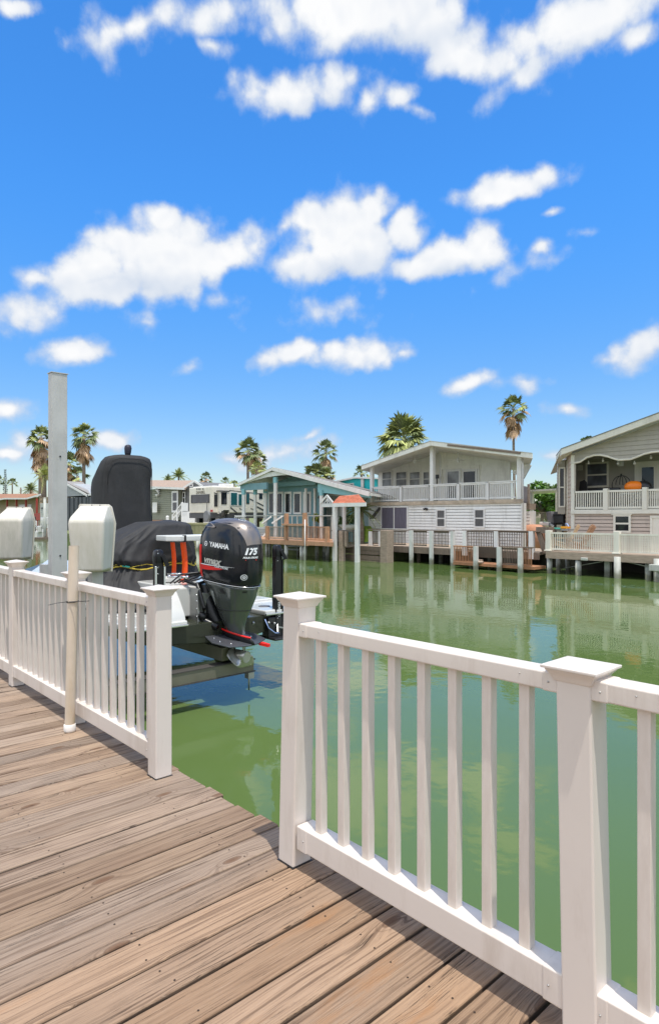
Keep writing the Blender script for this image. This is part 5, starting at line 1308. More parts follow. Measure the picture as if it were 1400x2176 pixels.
# ---------------------------------------------------------------- between the two houses
root = empty('carport_roof', tuple(at(1155, 1045, Y=40)), 'flat cream carport roof between the white and beige houses', 'carport')
m = MB(); Yc = 36; m.prism([at(1123, 1041, Y=Yc), at(1181.5, 1038, Y=Yc), at(1181.5, 1042, Y=Yc), at(1123, 1045, Y=Yc)], (-2.2, 4.0, 0)); m.build('roof', BT, root)
m = MB(); x = pX(1180, Yc); m.box(x - .08, x + .08, Yc + .1, Yc + .3, -.25, pZ(1180, 1042, Yc)); x = pX(1126, Yc); m.box(x - .08, x + .08, Yc + .1, Yc + .3, -.25, pZ(1126, 1044, Yc)); m.build('post', BT, root)
root = empty('garden_fence', tuple(at(1140, 1100, Y=38)), 'low grey picket fence on the grass between the white and beige houses', 'fence')
railing_run(root, pX(1124, 38), pX(1166, 38), 38, pZ(1145, 1088, 38), -.2, TIMBER, 16, 'picket_panel', th=.06)
root = empty('white_outboard_cover', tuple(at(1175, 1100, Y=31.5)), 'upright dark grey outboard cowling on a white boat beside the beige house', 'motor')
Ym = 31.0
m = MB(); m.prism([at(1158, 1087.5, Y=Ym), at(1170, 1087, Y=Ym), at(1176, 1110, Y=Ym), at(1171, 1116, Y=Ym), at(1163, 1112, Y=Ym)], (.3, .5, 0)); m.build('cowling', mat('mid_grey_plastic', (.14, .14, .15), .45), root, bevel=.04)
m = MB(); m.bar(at(1168, 1114, Y=Ym), at(1180, 1120, Y=Ym), .2, .1); m.bar(at(1150, 1112, Y=Ym), at(1170, 1114, Y=Ym), .5, .16); m.build('deck_plate', WHITE, root, bevel=.02)
root = empty('grey_storage_box', tuple(at(1186, 1105, Y=30.8)), 'black storage box under the bay window of the beige house', 'box')
m = MB(); a = at(1175, 1095, Y=30.6); b = at(1196, 1112, Y=30.6); m.box(a.x, b.x, 30.6, 31.2, b.z, a.z); m.build('body', BLACKP, root, bevel=.03)
m = MB(); m.box(a.x - .03, b.x + .03, 30.57, 31.23, a.z, a.z + .05); m.box(a.x, a.x + .1, 30.65, 30.75, -.25, b.z); m.box(b.x - .1, b.x, 30.65, 30.75, -.25, b.z); m.build('lid', POLE, root)
root = empty('terracotta_tank', tuple(at(1134, 1120, Y=30.2)), 'rounded orange terracotta coloured tank behind the dock railing', 'tank')
c = at(1132, 1130, Y=30.0); m = MB(); m.loft([soft_ring(c.x - .75, c.x + .75, 29.6, 30.6, -.25, 20, 3), soft_ring(c.x - .75, c.x + .75, 29.6, 30.6, .75, 20, 3), soft_ring(c.x - .6, c.x + .6, 29.7, 30.5, 1.0, 20, 3), soft_ring(c.x - .2, c.x + .2, 29.9, 30.3, 1.1, 20, 3)]); m.build('tank', mat('terracotta', (.50, .25, .15), .6, var=.1), root)
root = empty('fish_table', tuple(at(1180, 1128, Y=26)), 'dark timber cleaning table with a tap and orange tray, between two docks', 'table')
Yt = 25.6
m = MB(); a = at(1139, 1127, Y=Yt); b = at(1167, 1127, Y=Yt); m.box(a.x, b.x, Yt - .05, Yt + .5, a.z - .12, a.z + .15); m.build('beam', DARKW, root)
m = MB(); a = at(1160, 1124, Y=Yt + .6); b = at(1207, 1124, Y=Yt + .6); m.box(a.x, b.x, Yt + .5, Yt + 1.1, a.z - .06, a.z); m.build('table_top', ALU, root)
m = MB(); m.bar(at(1144, 1130, Y=Yt), at(1158, 1175, Y=Yt), .1, .22); m.build('brace', DARKW, root)
m = MB(); a = at(1190, 1122, Y=Yt + .5); b = at(1204, 1122, Y=Yt + .5); m.box(a.x, b.x, Yt + .5, Yt + .8, a.z - .02, a.z + .07); m.build('orange_tray', mat('amber_tray', (.8, .35, .02), .4), root)
m = MB(); m.tube([at(1200, 1124, Y=Yt + .8), at(1201, 1113, Y=Yt + .8), at(1204, 1113, Y=Yt + .8), at(1207, 1118, Y=Yt + .8), at(1206, 1127, Y=Yt + .6)], .03, 8); m.build('tap', mat('pale_blue_hose', (0, 0, 0)), root)
m = MB(); a = at(1170, 1122, Y=Yt + .5); b = at(1190, 1123, Y=Yt + .5); m.bar(a, b, .2, .05); m.build('teal_mat', MATS['teal_webbing'], root)
m = MB()
for px in (1170, 1200): x = pX(px, Yt + .8); m.box(x - .05, x + .05, Yt + .75, Yt + .85, zd, a.z - .08)
m.build('leg', TIMBER, root)

# ---------------------------------------------------------------- blue house
BLU = mat('dusty_blue_paint', (.16, .31, .35), .55, var=.05, dirt=(.1, .18, .2, .8)); BLU2 = mat('bright_blue_trim', (.22, .48, .52), .55, var=.05)
GRT = mat('pale_grey_green_panel', (.72, .74, .70), .6, var=.06, dirt=(.4, .42, .4, .6))
Y = 26.0; YW = 28.0
house = empty('blue_house', (pX(620, YW), YW + 2, -.25), 'small dusty blue house with a low grey gable and five tall dark windows', 'house', 'houses on the far bank')
A = at(507.4, 1027.4, Y=Y); B = at(580.6, 993.6, Y=Y); C_ = at(786, 1047, Y=Y)
roof = gable_roof(house, A.x, B.x, C_.x, A.z, B.z, C_.z, Y, 11, .16, GRT, mat('weathered_brown_shingle', (.20, .18, .16), .9, var=.3, scale=6))
m = MB(); m.bar(Vector((B.x, Y - .05, B.z - .09)), Vector((C_.x, Y - .05, C_.z - .09)), .04, .24); m.bar(Vector((A.x, Y - .05, A.z - .09)), Vector((B.x, Y - .05, B.z - .09)), .04, .16); m.build('fascia', WHITE, house)
# gable panel with arched lower edge
lowp = [(512, 1030), (540, 1021), (566, 1014), (595, 1010), (622, 1009), (650, 1014), (676, 1022), (690, 1027)]
m = MB(); poly = [at(px, py, Y=Y + .05) for px, py in lowp]
tops = []
for p in poly:
    t = (p.x - A.x) / (B.x - A.x); zt_ = A.z + (B.z - A.z) * t if p.x < B.x else B.z + (C_.z - B.z) * (p.x - B.x) / (C_.x - B.x); tops.append(Vector((p.x, p.y, max(zt_ - .12, p.z + .01))))
n = len(poly); m.add(poly + tops + [v + Vector((0, .06, 0)) for v in poly], [(i, i + 1, n + i + 1, n + i) for i in range(n - 1)] + [(i, 2 * n + i, 2 * n + i + 1, i + 1) for i in range(n - 1)]); m.build('gable_panel', GRT, house)
xw0, xw1 = pX(566, YW), pX(678, YW)
m = MB(); m.prism([at(566, 1150, Y=YW), at(678, 1150, Y=YW), at(678, 1019, Y=YW), at(631, 1007, Y=YW), at(566, 1034, Y=YW)], DD * 3); m.build('front_wall', BLU, house)
x0, x1 = pX(512, Y + .3), pX(566, Y + .3)
m = MB(); m.box(pX(512, Y + .2), pX(568, Y + .2), Y + .15, Y + .3, pZ(540, 1041, Y + .2), pZ(540, 1030, Y + .2) + .1); m.box(pX(566, Y + 1.6), pX(672, Y + 1.6), Y + 1.5, Y + 1.65, pZ(620, 1033, Y + 1.6), pZ(620, 1024, Y + 1.6)); m.build('porch_beam', BLU, house)
m = MB(); m.prism([at(675, 1027, Y=Y + .2), at(785, 1052, Y=Y + .2), at(785, 1058, Y=Y + .2), at(675, 1046, Y=Y + .2)], (0, .12, 0)); m.build('side_beam', BLU2, house)
for px, wd, t, yy in ((585.5, 5.5, 1018, Y + .2), (518, 5, 1043, Y + .2), (542.5, 4, 1043, Y + .6), (564, 5, 1040, Y + 1), (683, 5.5, 1045, Y + .2), (650, 3, 1038, YW - .3), (669, 2.5, 1038, YW - .1)):
    x0, x1 = pX(px - wd / 2, yy), pX(px + wd / 2, yy); m = MB(); m.box(x0, x1, yy - .06, yy + .06, -.1, pZ(px, t, yy)); m.build('porch_post', WHITE, house)
    if wd > 3.5: m = MB(); m.box(x0 - .02, x1 + .02, yy - .08, yy + .08, pZ(px, t + 8, yy), pZ(px, t - 4, yy)); m.build('post_head', BLU2, house)
for a, b in ((572, 583), (589, 601), (606, 619), (625, 640), (646, 660)): window(house, a - 1, 1045, b + 1, 1093, YW - .01, WHITE, GLASS, (0, 0), .14)
m = MB(); c = at(565, 1039, Y=Y + .9); m.ball(c, .14, 10, 6, sq=(1, .8, 1.3)); m.build('wind_bell', PILE, house)
# carport side at right: pale wall with door, blue side
yw = 29.6
m = MB(); m.box(pX(680, yw), pX(732, yw), yw, yw + .3, -.2, pZ(705, 1040, yw)); m.build('side_wall', mat('pale_sage_wall', (.48, .52, .48), .6), house)
window(house, 692, 1049, 728, 1105, yw - .01, WHITE, mat('sage_door', (.40, .44, .42), .5), (0, 0), .16, 'side_door')
m = MB(); m.box(pX(732, yw + .5), pX(800, yw + .5), yw + .5, yw + .8, -.2, pZ(760, 1047, yw + .5)); m.build('rear_wall', mat('pale_blue_wall', (.33, .45, .46), .6), house)
m = MB(); m.box(pX(739, yw + .4), pX(748, yw + .4), yw + .4, yw + .49, -.2, pZ(743, 1072, yw)); m.build('blue_door', BLU2, house)
m = MB(); c = at(678, 1056, Y=YW - .2); m.tube([c + Vector((0, 0, .12)), c + Vector((0, 0, -.1))], [.03, .12], 10); m.build('wall_lamp', BLACKP, house)
# porch rail, planters
m = MB(); yy = Y + .1; z = pZ(600, 1096, yy); m.box(pX(500, yy), pX(708, yy), yy - .03, yy + .03, z - .03, z + .03)
for px in (501, 562, 599, 621, 632, 655, 667, 705): x = pX(px, yy); m.box(x - .03, x + .03, yy - .03, yy + .03, -.1, z)
m.build('porch_rail', PILE, house)
m = MB(); m.bar(at(557, 1112, Y=Y - .4), at(576, 1098, Y=Y - .1), .08, .1); m.bar(at(578, 1112, Y=Y - .4), at(600, 1097, Y=Y - .1), .08, .1); m.bar(at(557, 1143, Y=Y - .5), at(566, 1133, Y=Y - .4), .1, .1); m.build('stair_rail', WHITE, house)
m = MB(); m.laps((pX(541, Y), Y), (pX(563, Y), Y), -.2, pZ(550, 1121, Y), .12); m.box(pX(541, Y), pX(563, Y), Y, Y + .2, -.2, pZ(550, 1120, Y)); m.build('skirting', mat('grey_skirting', (.38, .39, .38), .7), house)
# crossed lattice by the RV side of the porch
m = MB(); yy = Y - .05; la, lb = pX(499, yy), pX(522, yy); z0, z1 = pZ(510, 1125, yy), pZ(510, 1098, yy)
for i in range(7):
    x = la + (lb - la) * i / 6; m.bar((x, yy, z1), (min(x + .55, lb), yy, z0 + (0 if x + .55 <= lb else (x + .55 - lb) / .55 * (z1 - z0))), .03, .05)
m.box(la, lb, yy - .03, yy + .03, z1, z1 + .08); m.box(la, la + .06, yy - .03, yy + .03, -.2, z1 + .1); m.build('lattice', WHITE, house)
# blue house dock
YD = 22.6
zd = pZ(630, 1149, YD)
dock = empty('timber_dock', (pX(630, YD), YD, WZ), 'honey brown timber dock with picket railing in front of the blue house', 'dock', 'docks on the far bank')
m = MB(); m.prism([(pX(553, YD), YD, zd), (pX(708, YD), YD, zd), (pX(706, 26), 26, zd), (pX(545, 26), 26, zd)], (0, 0, -.1)); m.build('decking', OAK2, dock)
m = MB(); m.box(pX(553, YD), pX(657, YD), YD - .05, YD - .004, zd - .25, zd - .01); m.box(pX(657.3, YD), pX(708, YD), YD - .04, YD - .004, zd - .22, zd - .01); m.build('fascia_board', OAK2, dock)
for a, b, t, n in ((569, 604, 1119, 12), (611, 643, 1118, 12), (651, 693, 1119, 15)): railing_run(dock, pX(a, YD + .1), pX(b, YD + .1), YD + .1, pZ((a + b) / 2, t, YD), zd + .05, REDW if n == 15 else TIMBER, n, th=.05)
m = MB()
for px, t in ((568.5, 1118), (608.5, 1091), (647.5, 1089.5), (695.5, 1119)): x = pX(px, YD + .1); m.box(x - .09, x + .09, YD - .0, YD + .2, zd, pZ(px, t, YD))
x0, x1 = pX(603, YD), pX(650, YD); z = pZ(625, 1115, YD); m.box(x0, x1, YD - .15, YD + .15, z - .05, z + .05); m.build('tall_post', REDW if False else OAK2, dock)
for px, w_, Yp, r_ in ((567, 1186, 23.6, .11), (573, 1184, 24.0, .11), (608.5, 1195, 22.7, .12), (633, 1178, 25.2, .10), (641, 1195, 22.75, .12), (648, 1194, 22.8, .12), (673.5, 1180, 24.2, .12), (688, 1178, 25.4, .1), (695, 1182, 24.4, .12)): pile(pX(px, Yp), Yp, zd - .1, r_, PILE, root=dock)
m = MB(); m.box(pX(596, 25.2), pX(648, 25.2), 25.1, 25.2, zd - .55, zd - .42); m.box(pX(615, 25.2), pX(640, 25.2), 25.0, 25.1, zd - .75, zd - .65); m.build('under_brace', PILE, dock)
m = MB(); m.box(pX(553, 26.4), pX(735, 26.4), 26.2, 26.4, -2, -.25); m.build('dark_bulkhead', MATS['painted_shade_timber'], dock)
m = MB(); x = pX(649.5, YD - .05); m.tube([(x, YD - .1, WZ), (x, YD - .1, pZ(649, 1104, YD))], .03, 8); m.build('thin_white_pole', WHITE, dock)
# tiled shelter
YS = 24.0
root = empty('tiled_shelter', (pX(735, YS), YS, WZ), 'small open dock shelter with an orange tiled gable roof on white posts', 'shelter')
TILE = mat('orange_roof_tile', (.60, .21, .12), .75, var=.2, scale=9, stretch=(1, 1, 3), bump=.3, island=.12)
a = at(694, 1070, Y=YS); b = at(709, 1054.5, Y=YS); c = at(721, 1070.5, Y=YS)
d = at(777, 1070.5, X=0) if False else None
ln = Vector((pX(777, YS + 1.2) - c.x, 1.2, 0))       # ridge runs mostly along the canal
m = MB()
R0 = Vector((b.x, YS + .0, b.z)); ridge_end = R0 + Vector((pX(765, YS + 1.2) - b.x, 1.2, 0)) - Vector((0, 0, .0))
f0, f1 = Vector((c.x, YS - .5, c.z)), Vector((c.x, YS - .5, c.z)) + Vector((pX(777, YS - .5) - c.x, 0, 0))
rb0, rb1 = Vector((b.x + .1, YS + .35, b.z)), Vector((pX(762, YS + .35), YS + .35, b.z + .05))
bk0, bk1 = Vector((a.x, YS + 1.2, a.z)), Vector((pX(772, YS + 1.2), YS + 1.2, a.z))
rows = 6
for i in range(rows):
    t0, t1 = i / rows, (i + 1) / rows
    p0, p1, q0, q1 = f0.lerp(rb0, t0), f1.lerp(rb1, t0), f0.lerp(rb0, t1), f1.lerp(rb1, t1); up = Vector((0, -.02, .05))
    nn = 14
    for k in range(nn):
        s0, s1 = (k + .03) / nn, (k + .97) / nn
        m.add([p0.lerp(p1, s0) + up, p0.lerp(p1, s1) + up, q0.lerp(q1, s1) + up * .3, q0.lerp(q1, s0) + up * .3, p0.lerp(p1, s0), p0.lerp(p1, s1)], [(0, 1, 2, 3), (4, 5, 1, 0)])
m.add([rb0, rb1, bk1, bk0], [(0, 1, 2, 3)])
m.build('tile_roof', TILE, root)
m = MB(); zb_ = c.z
m.bar(f0 + Vector((-.05, -.03, -.08)), f1 + Vector((.05, -.03, -.08)), .05, .2); m.bar(Vector((a.x, YS - .45, zb_ - .08)), f0 + Vector((0, .02, -.08)), .05, .2)
m.bar(Vector((a.x, YS - .5, a.z)), Vector((b.x, YS - .5, b.z + .03)), .05, .1); m.bar(Vector((b.x, YS - .5, b.z + .03)), Vector((c.x, YS - .5, c.z + .06)), .05, .1)
m.bar(Vector((b.x, YS - .48, b.z)), Vector((b.x, YS - .48, a.z)), .04, .06); m.bar(Vector((b.x - .25, YS - .48, a.z)), Vector((b.x, YS - .48, b.z - .15)), .04, .05); m.bar(Vector((b.x + .25, YS - .48, a.z)), Vector((b.x, YS - .48, b.z - .15)), .04, .05)
m.build('truss', WHITE, root)
m = MB()
for px, yy, z0 in ((711.5, YS - .45, -2.2), (731, YS + .9, -.2), (759, YS - .4, -2.2)):
    x = pX(px, yy); h_ = .1 if px != 731 else .07; m.box(x - h_, x + h_, yy - h_, yy + h_, z0, zb_ - .05)
m.build('post', WHITE, root)
m = MB(); a = at(713, 1127, Y=YS); b = at(757, 1127, Y=YS); m.box(a.x, b.x, YS - .3, YS + .5, a.z - .05, a.z + .02); m.build('counter', mat('dark_counter', (.12, .11, .09), .6), root)
z_ = pZ(735, 1160, YS)
railing_run(root, pX(713, YS - .2), pX(724, YS - .2), YS - .2, pZ(718, 1128, YS), z_, DARKW, 5, th=.05); railing_run(root, pX(735, YS - .2), pX(757, YS - .2), YS - .2, pZ(745, 1128, YS), z_, DARKW, 7, th=.05)
m = MB(); x = pX(728, YS - .3); m.box(x - .14, x + .1, YS - .45, YS - .2, -2.2, pZ(728, 1127, YS)); x = pX(736, YS - .3); m.box(x - .06, x + .06, YS - .4, YS - .25, z_, pZ(735, 1128, YS)); m.build('timber_pile', TIMBER, root)
m = MB(); m.box(pX(713, YS), pX(731, YS), YS - .3, YS + 2.5, z_ - .1, z_); m.box(pX(713, YS), pX(724, YS), YS + .2, YS + .3, WZ, z_ - .1); m.build('landing', TIMBER, root)
root = empty('kayak', tuple(at(748, 1122, Y=26)), 'dark sage canoe shaped trough lying behind the shelter counter', 'canoe')
m = MB(); cs = [at(722, 1117, Y=26.5), at(735, 1122, Y=26.5), at(748, 1122, Y=26.5), at(757, 1117, Y=26.5)]; m.tube(cs, [.08, .22, .22, .06], 10); m.build('hull', mat('sage_hull', (.28, .30, .24), .5), root)

# ---------------------------------------------------------------- teal house behind
root = empty('teal_house', tuple(at(755, 1060, Y=36)), 'bright turquoise house with a white roof edge behind the blue house', 'house', 'houses on the far bank')
Yt = 36
m = MB(); a, b = pX(724, Yt), pX(800, Yt); m.box(a, b, Yt, Yt + 4, -.25, pZ(760, 1018, Yt)); m.build('wall', mat('turquoise_paint', (.02, .55, .57), .5, var=.05), root)
m = MB(); m.prism([at(715, 1021, Y=Yt - .3), at(752, 1013, Y=Yt - .3), at(800, 1015, Y=Yt - .3), at(800, 1018, Y=Yt - .3), at(752, 1016.5, Y=Yt - .3), at(715, 1024, Y=Yt - .3)], (0, 4, 0)); m.build('roof', WHITE, root)
m = MB(); x = pX(770, Yt - .1); m.box(x - .15, x + .15, Yt - .15, Yt - .05, -.25, pZ(770, 1018, Yt)); m.build('post', WHITE, root)
window(root, 726, 1027, 752, 1040, Yt, WHITE, mat('grey_cladding', (.25, .26, .27), .7), (0, 0), .1)

# ---------------------------------------------------------------- travel trailer
RVC = mat('cream_trailer_skin', (.68, .64, .54), .35, var=.04, dirt=(.42, .38, .3, 1.2))
CHAR = mat('charcoal_trim', (.05, .05, .052), .5)
Y = 28.0
rv = empty('travel_trailer', (pX(430, Y), Y + 1, -.1), 'long cream travel trailer with charcoal skirt and dark windows parked beside the tan house', 'trailer')
x0, x1 = pX(402, Y), pX(453, Y); z1 = pZ(430, 1035, Y); z0 = pZ(430, 1090, Y); zb_ = pZ(430, 1101, Y)
m = MB(); m.box(x0, x1, Y, Y + 12, z0, z1); m.build('body', RVC, rv, bevel=.08)
m = MB(); m.box(x0 + .02, x1 - .02, Y + .02, Y + 12, zb_, z0 - .002); m.build('skirt', CHAR, rv)
def winp(px0, py0, px1, py1, Yp, glass=GLASS, fr=CHAR, t=.05, nm='window', bars=(0, 0)): return window(rv, px0, py0, px1, py1, Yp, fr, glass, bars, t, nm)
winp(407, 1051, 445.5, 1069, Y - .01)
m = MB(); c = at(449.5, 1085.5, Y=Y - .05); m.box(c.x - .14, c.x + .14, Y - .07, Y - .005, c.z - .08, c.z + .08); m.build('tail_lamp', mat('red_lens', (.45, .01, .01), .2), rv)
m = MB(); 
for px in (419, 423, 426, 432): c = at(px, 1039, Y=Y); m.box(c.x - .08, c.x + .08, Y - .04, Y - .003, c.z - .04, c.z + .04)
m.build('marker_lamp', BLACKP, rv)
m = MB(); x = pX(442.5, Y); m.tube([(x, Y - .12, zb_), (x, Y - .12, pZ(442, 1064, Y))], .025, 6); m.build('flag_rod', BLACKP, rv)
vs, fs = text_mesh('SANIBEL', .36, bold=.004, sx=1.1); c = at(427, 1046.5, Y=Y); q = MB(); q.add([(c.x + v.x, Y - .012, c.z + v.y) for v in vs], fs); q.build('lettering', mat('brown_lettering', (.12, .09, .06), .6), rv, recalc=False)
# side facing +X
XS = x1
def sidebox(px0, py0, px1, py1, matl, nm, lift=.02, frame=None, th=None):
    a = at(px0, (py0 + py1) / 2, X=XS + lift); b = at(px1, (py0 + py1) / 2, X=XS + lift)
    za, zb = at(px0, py0, X=XS + lift).z, at(px0, py1, X=XS + lift).z
    if frame: q = MB(); q.box(XS - .01, XS + lift, a.y - .06, b.y + .06, zb - .05, za + .05); f = q.build(nm, frame, rv); q = MB(); q.box(XS - .005, XS + lift + .012, a.y, b.y, zb, za); q.build('pane', matl, f); return f
    q = MB(); q.box(XS - .01, XS + lift, a.y, b.y, zb, za); return q.build(nm, matl, rv)
sidebox(457, 1052, 461.5, 1075, GLASS, 'window', .03, CHAR)
sidebox(467, 1043, 487, 1092, RVC, 'slide_out', .35); sidebox(466, 1042, 489, 1044, CHAR, 'slide_out_trim', .40)
sidebox(472, 1047, 481, 1070, GLASS, 'slide_window', .38, BLACKP)
sidebox(491, 1047, 504, 1073, mat('teal_tinted_glass', (.02, .10, .11), .08), 'window', .03, WHITE); sidebox(507, 1050, 517, 1074, MATS['teal_tinted_glass'], 'window', .03, WHITE); sidebox(525, 1049, 529, 1069, MATS['teal_tinted_glass'], 'window', .03, CHAR); sidebox(552, 1049, 557, 1059, GLASS, 'window', .03, CHAR)
m = MB()
for (a, b, w) in (((455, 1047), (466, 1051), .07), ((490, 1078), (504, 1090), .1), ((509, 1080), (520, 1086), .06), ((531, 1060), (561, 1075), .09), ((545, 1076), (560, 1084), .12), ((533, 1080), (547, 1086), .05), ((488, 1042), (560, 1050), .05)):
    p, q = at(*a, X=XS + .012), at(*b, X=XS + .012); m.bar(p, q, w, .014, up=(1, 0, 0))
m.build('side_graphic', CHAR, rv)
m = MB(); c = at(440, 1096, Y=Y - .5); m.loft([[c + Vector((.42 * math.cos(t), -.1 + dy, .42 * math.sin(t))) for t in [2 * math.pi * k / 20 for k in range(20)]] for dy in (0, .2)]); m.build('spare_wheel_cover', mat('grey_wheel_cover', (.16, .165, .17), .5), rv, bevel=.03)
m = MB(); m.box(x0 + .3, x1 - .3, Y + .2, Y + 1.5, z1, z1 + .08); c = at(470, 1032, X=XS - 1.0); m.box(c.x - .4, c.x + .4, c.y, c.y + 1.0, z1, z1 + .3); m.box(c.x - .4, c.x + .4, c.y + 3, c.y + 4.0, z1, z1 + .2); m.build('roof_unit', WHITE, rv, bevel=.04)
m = MB(); 
for dy in (1.5, 3.0, 8.0, 8.9): m.tube([(XS - .35, Y + dy, .3), (XS - .1, Y + dy, .3)], .38, 18)
m.build('wheel', BLACKP, rv)
m = MB(); m.box(x0 + .6, x0 + 1.0, Y + .4, Y + .8, -.25, zb_); m.box(x1 - 1.2, x1 - .9, Y + .4, Y + .8, -.25, zb_); m.build('stabiliser', POLE, rv)
root = empty('deck_lounger', tuple(at(474, 1092, Y=27)), 'black folding recliner frame beside the trailer', 'chair')
m = MB(); c = at(475, 1094, Y=26.6)
for s in (-1, 1): m.bar(c + Vector((-.6, .25 * s, -.3)), c + Vector((.4, .25 * s, .25)), .04, .05); m.bar(c + Vector((-.2, .25 * s, .25)), c + Vector((.3, .25 * s, -.9)), .04, .04); m.bar(c + Vector((.2, .25 * s, .3)), c + Vector((-.4, .25 * s, -.9)), .04, .04)
m.prism([c + Vector((-.55, -.25, -.2)), c + Vector((.4, -.25, .3)), c + Vector((.4, .25, .3)), c + Vector((-.55, .25, -.2))], (0, 0, .06)); m.build('frame', BLACKP, root)
root = empty('red_pickup', tuple(at(553, 1090, Y=40)), 'dark red pickup truck glimpsed between the porch posts of the blue house', 'truck')
c = at(553, 1092, Y=40); m = MB(); u = Vector((.7, .7, 0)); 
m.prism([c + Vector((-.9, 0, -.5)), c + Vector((.9, 0, -.5)), c + Vector((.9, 0, .1)), c + Vector((.75, 0, .4)), c + Vector((-.75, 0, .4)), c + Vector((-.9, 0, .1))], (-.6, 3, 0)); m.build('body', mat('dark_red_car_paint', (.22, .01, .02), .2, coat=1), root, bevel=.06)
m = MB(); m.prism([c + Vector((-.7, 1, .4)), c + Vector((.7, 1, .4)), c + Vector((.6, 1, .8)), c + Vector((-.6, 1, .8))], (-.4, 1.5, 0)); m.build('cab', GLASS, root, bevel=.03)
m = MB(); 
for s in (-.8, .75): m.tube([c + Vector((s - .12, .5, -.5)), c + Vector((s + .12, .5, -.5))], .35, 14)
m.build('wheel', BLACKP, root)
# yellowish bulkhead below the trailer
root = empty('bulkhead_wall', tuple(at(430, 1160, Y=25)), 'yellowish vertical board bulkhead at the water below the trailer', 'bulkhead')
Yb = 24.55
m = MB(); a, b = pX(300, Yb), pX(478, Yb)
n = 150
for i in range(n): x = a + (b - a) * i / n; m.box(x + .004, x + (b - a) / n * .86, Yb - .03 - (i % 2) * .012, Yb, .1, pZ(430, 1115, Yb))
m.box(a, b, Yb + .001, Yb + .1, -2, pZ(430, 1115, Yb)); m.build('boards', mat('yellow_green_timber', (.40, .36, .20), .8, var=.2, scale=3, island=.15), root)
m = MB(); m.box(a, b, Yb - .12, Yb + .2, pZ(430, 1115, Yb) + .004, pZ(430, 1112, Yb) + .03); m.build('cap', mat('yellow_green_timber', (0, 0, 0)), root)
for px in (421, 427, 436, 444, 452): x = pX(px, Yb - .3); q = MB(); q.tube([(x, Yb - .3, -2.2), (x, Yb - .3, .2)], .13, 12); q.build('pile', PILE, root)
# raised ground behind it
m = MB(); m.prism([(pX(300, 24.7), 24.7, .95), (pX(476, 24.7), 24.7, .95), (pX(500, 34), 34, .95), (pX(300, 24.7) - 20, 34, .95)], (0, 0, -1.6)); m.build('raised_ground', mat('pale_gravel_pad', (.42, .40, .34), .95, var=.2, scale=3), kind='structure')

# ---------------------------------------------------------------- tan house
Y = 32.0
house = empty('tan_house', tuple(at(370, 1100, Y=Y)), 'olive grey house with brown roof, brick base and white stair left of trailer', 'house', 'houses on the far bank')
OLV = mat('olive_grey_siding', (.26, .27, .20), .6, var=.05); TANR = mat('brown_shingle_roof', (.34, .25, .19), .9, var=.2, scale=5, bump=.3)
BRK = mat('brick_base', (.33, .17, .11), .85, var=.35, scale=9)
m = MB(); m.laps((pX(290, Y), Y), (pX(377, Y), Y), 1.15, pZ(350, 1038, Y), .2); m.box(pX(290, Y), pX(377, Y), Y, Y + 3, 1.15, pZ(350, 1038, Y)); m.build('front_wall', OLV, house)
m = MB(); m.box(pX(290, Y - .1), pX(366, Y - .1), Y - .1, Y + 1, .9, 1.15); m.build('deck_edge', OAK2, house); m = MB(); m.box(pX(290, Y), pX(364, Y), Y - .02, Y + .8, -.2, .9); m.build('brick_base', BRK, house)
m = MB(); yg = Y + .6; g = [at(377, 1112, Y=yg), at(377, 1042, Y=yg), at(413, 1024, Y=yg), at(428, 1032, Y=yg), at(436, 1112, Y=yg)]
m.prism(g, (0, 4, 0)); m.build('gable_wall', mat('dark_grey_siding', (.16, .16, .16), .7), house)
m = MB(); a = at(395, 1037, Y=Y - .4); b = at(290, 1033, Y=Y - .4); r0 = at(413, 1021, Y=Y + 4); r1 = at(290, 1020, Y=Y + 5)
m.prism([a, b, r1, r0], (0, 0, -.18)); m.build('roof', TANR, house)
m = MB(); m.bar(at(392, 1038.5, Y=Y - .45), at(290, 1034.5, Y=Y - .45), .06, .22); m.bar(at(390, 1037, Y=Y - .1), at(413, 1022, Y=Y + .3), .06, .2); m.bar(at(413, 1022, Y=Y + .3), at(431, 1034, Y=Y + .4), .06, .2); m.build('fascia', WHITE, house)
window(house, 366, 1043, 379, 1089, Y - .05, WHITE, GLASS, (1, 0), .2, 'door'); window(house, 388.5, 1045, 394.5, 1070, Y + .5, WHITE, GLASS, (1, 0), .1); window(house, 404, 1028, 411, 1035, Y + .5, WHITE, GLASS, (0, 0), .1)
window(house, 325, 1068, 334, 1089, Y - .4, WHITE, WHITE, (0, 0), .1, 'porch_rail')
m = MB(); c = at(384.5, 1057, Y=Y + .5); m.loft([[c + Vector((.17 * math.cos(t), dy, .38 * math.sin(t))) for t in [2 * math.pi * k / 16 for k in range(16)]] for dy in (-.04, .02)]); m.build('red_sign', mat('faded_red_disc', (.4, .12, .09), .6), house)
m = MB(); m.tube([at(333, 1040, Y=Y - .2) + Vector((0, 0, 0)), at(338, 1044, Y=Y - .2), at(337, 1053, Y=Y - .2), at(332, 1052, Y=Y - .2)], [.12, .2, .18, .1], 8); m.build('hanging_ornament', WHITE, house)
m = MB(); ys = Y - 1.0
for o in (0, 3.2): m.bar(at(368, 1094 + o * 2.6, Y=ys), at(387, 1069 + o * 4, Y=ys), .06, .11); 
m.box(pX(387, ys), pX(399, ys), ys - .04, ys + .04, pZ(393, 1086, ys), pZ(393, 1069, ys)); m.box(pX(387, ys), pX(399, ys), ys, ys + .8, -.2, pZ(393, 1087, ys))
for px, t in ((387.5, 1067), (377, 1081), (367.5, 1093)): x = pX(px, ys); m.box(x - .07, x + .07, ys - .07, ys + .07, .1, pZ(px, t, ys))
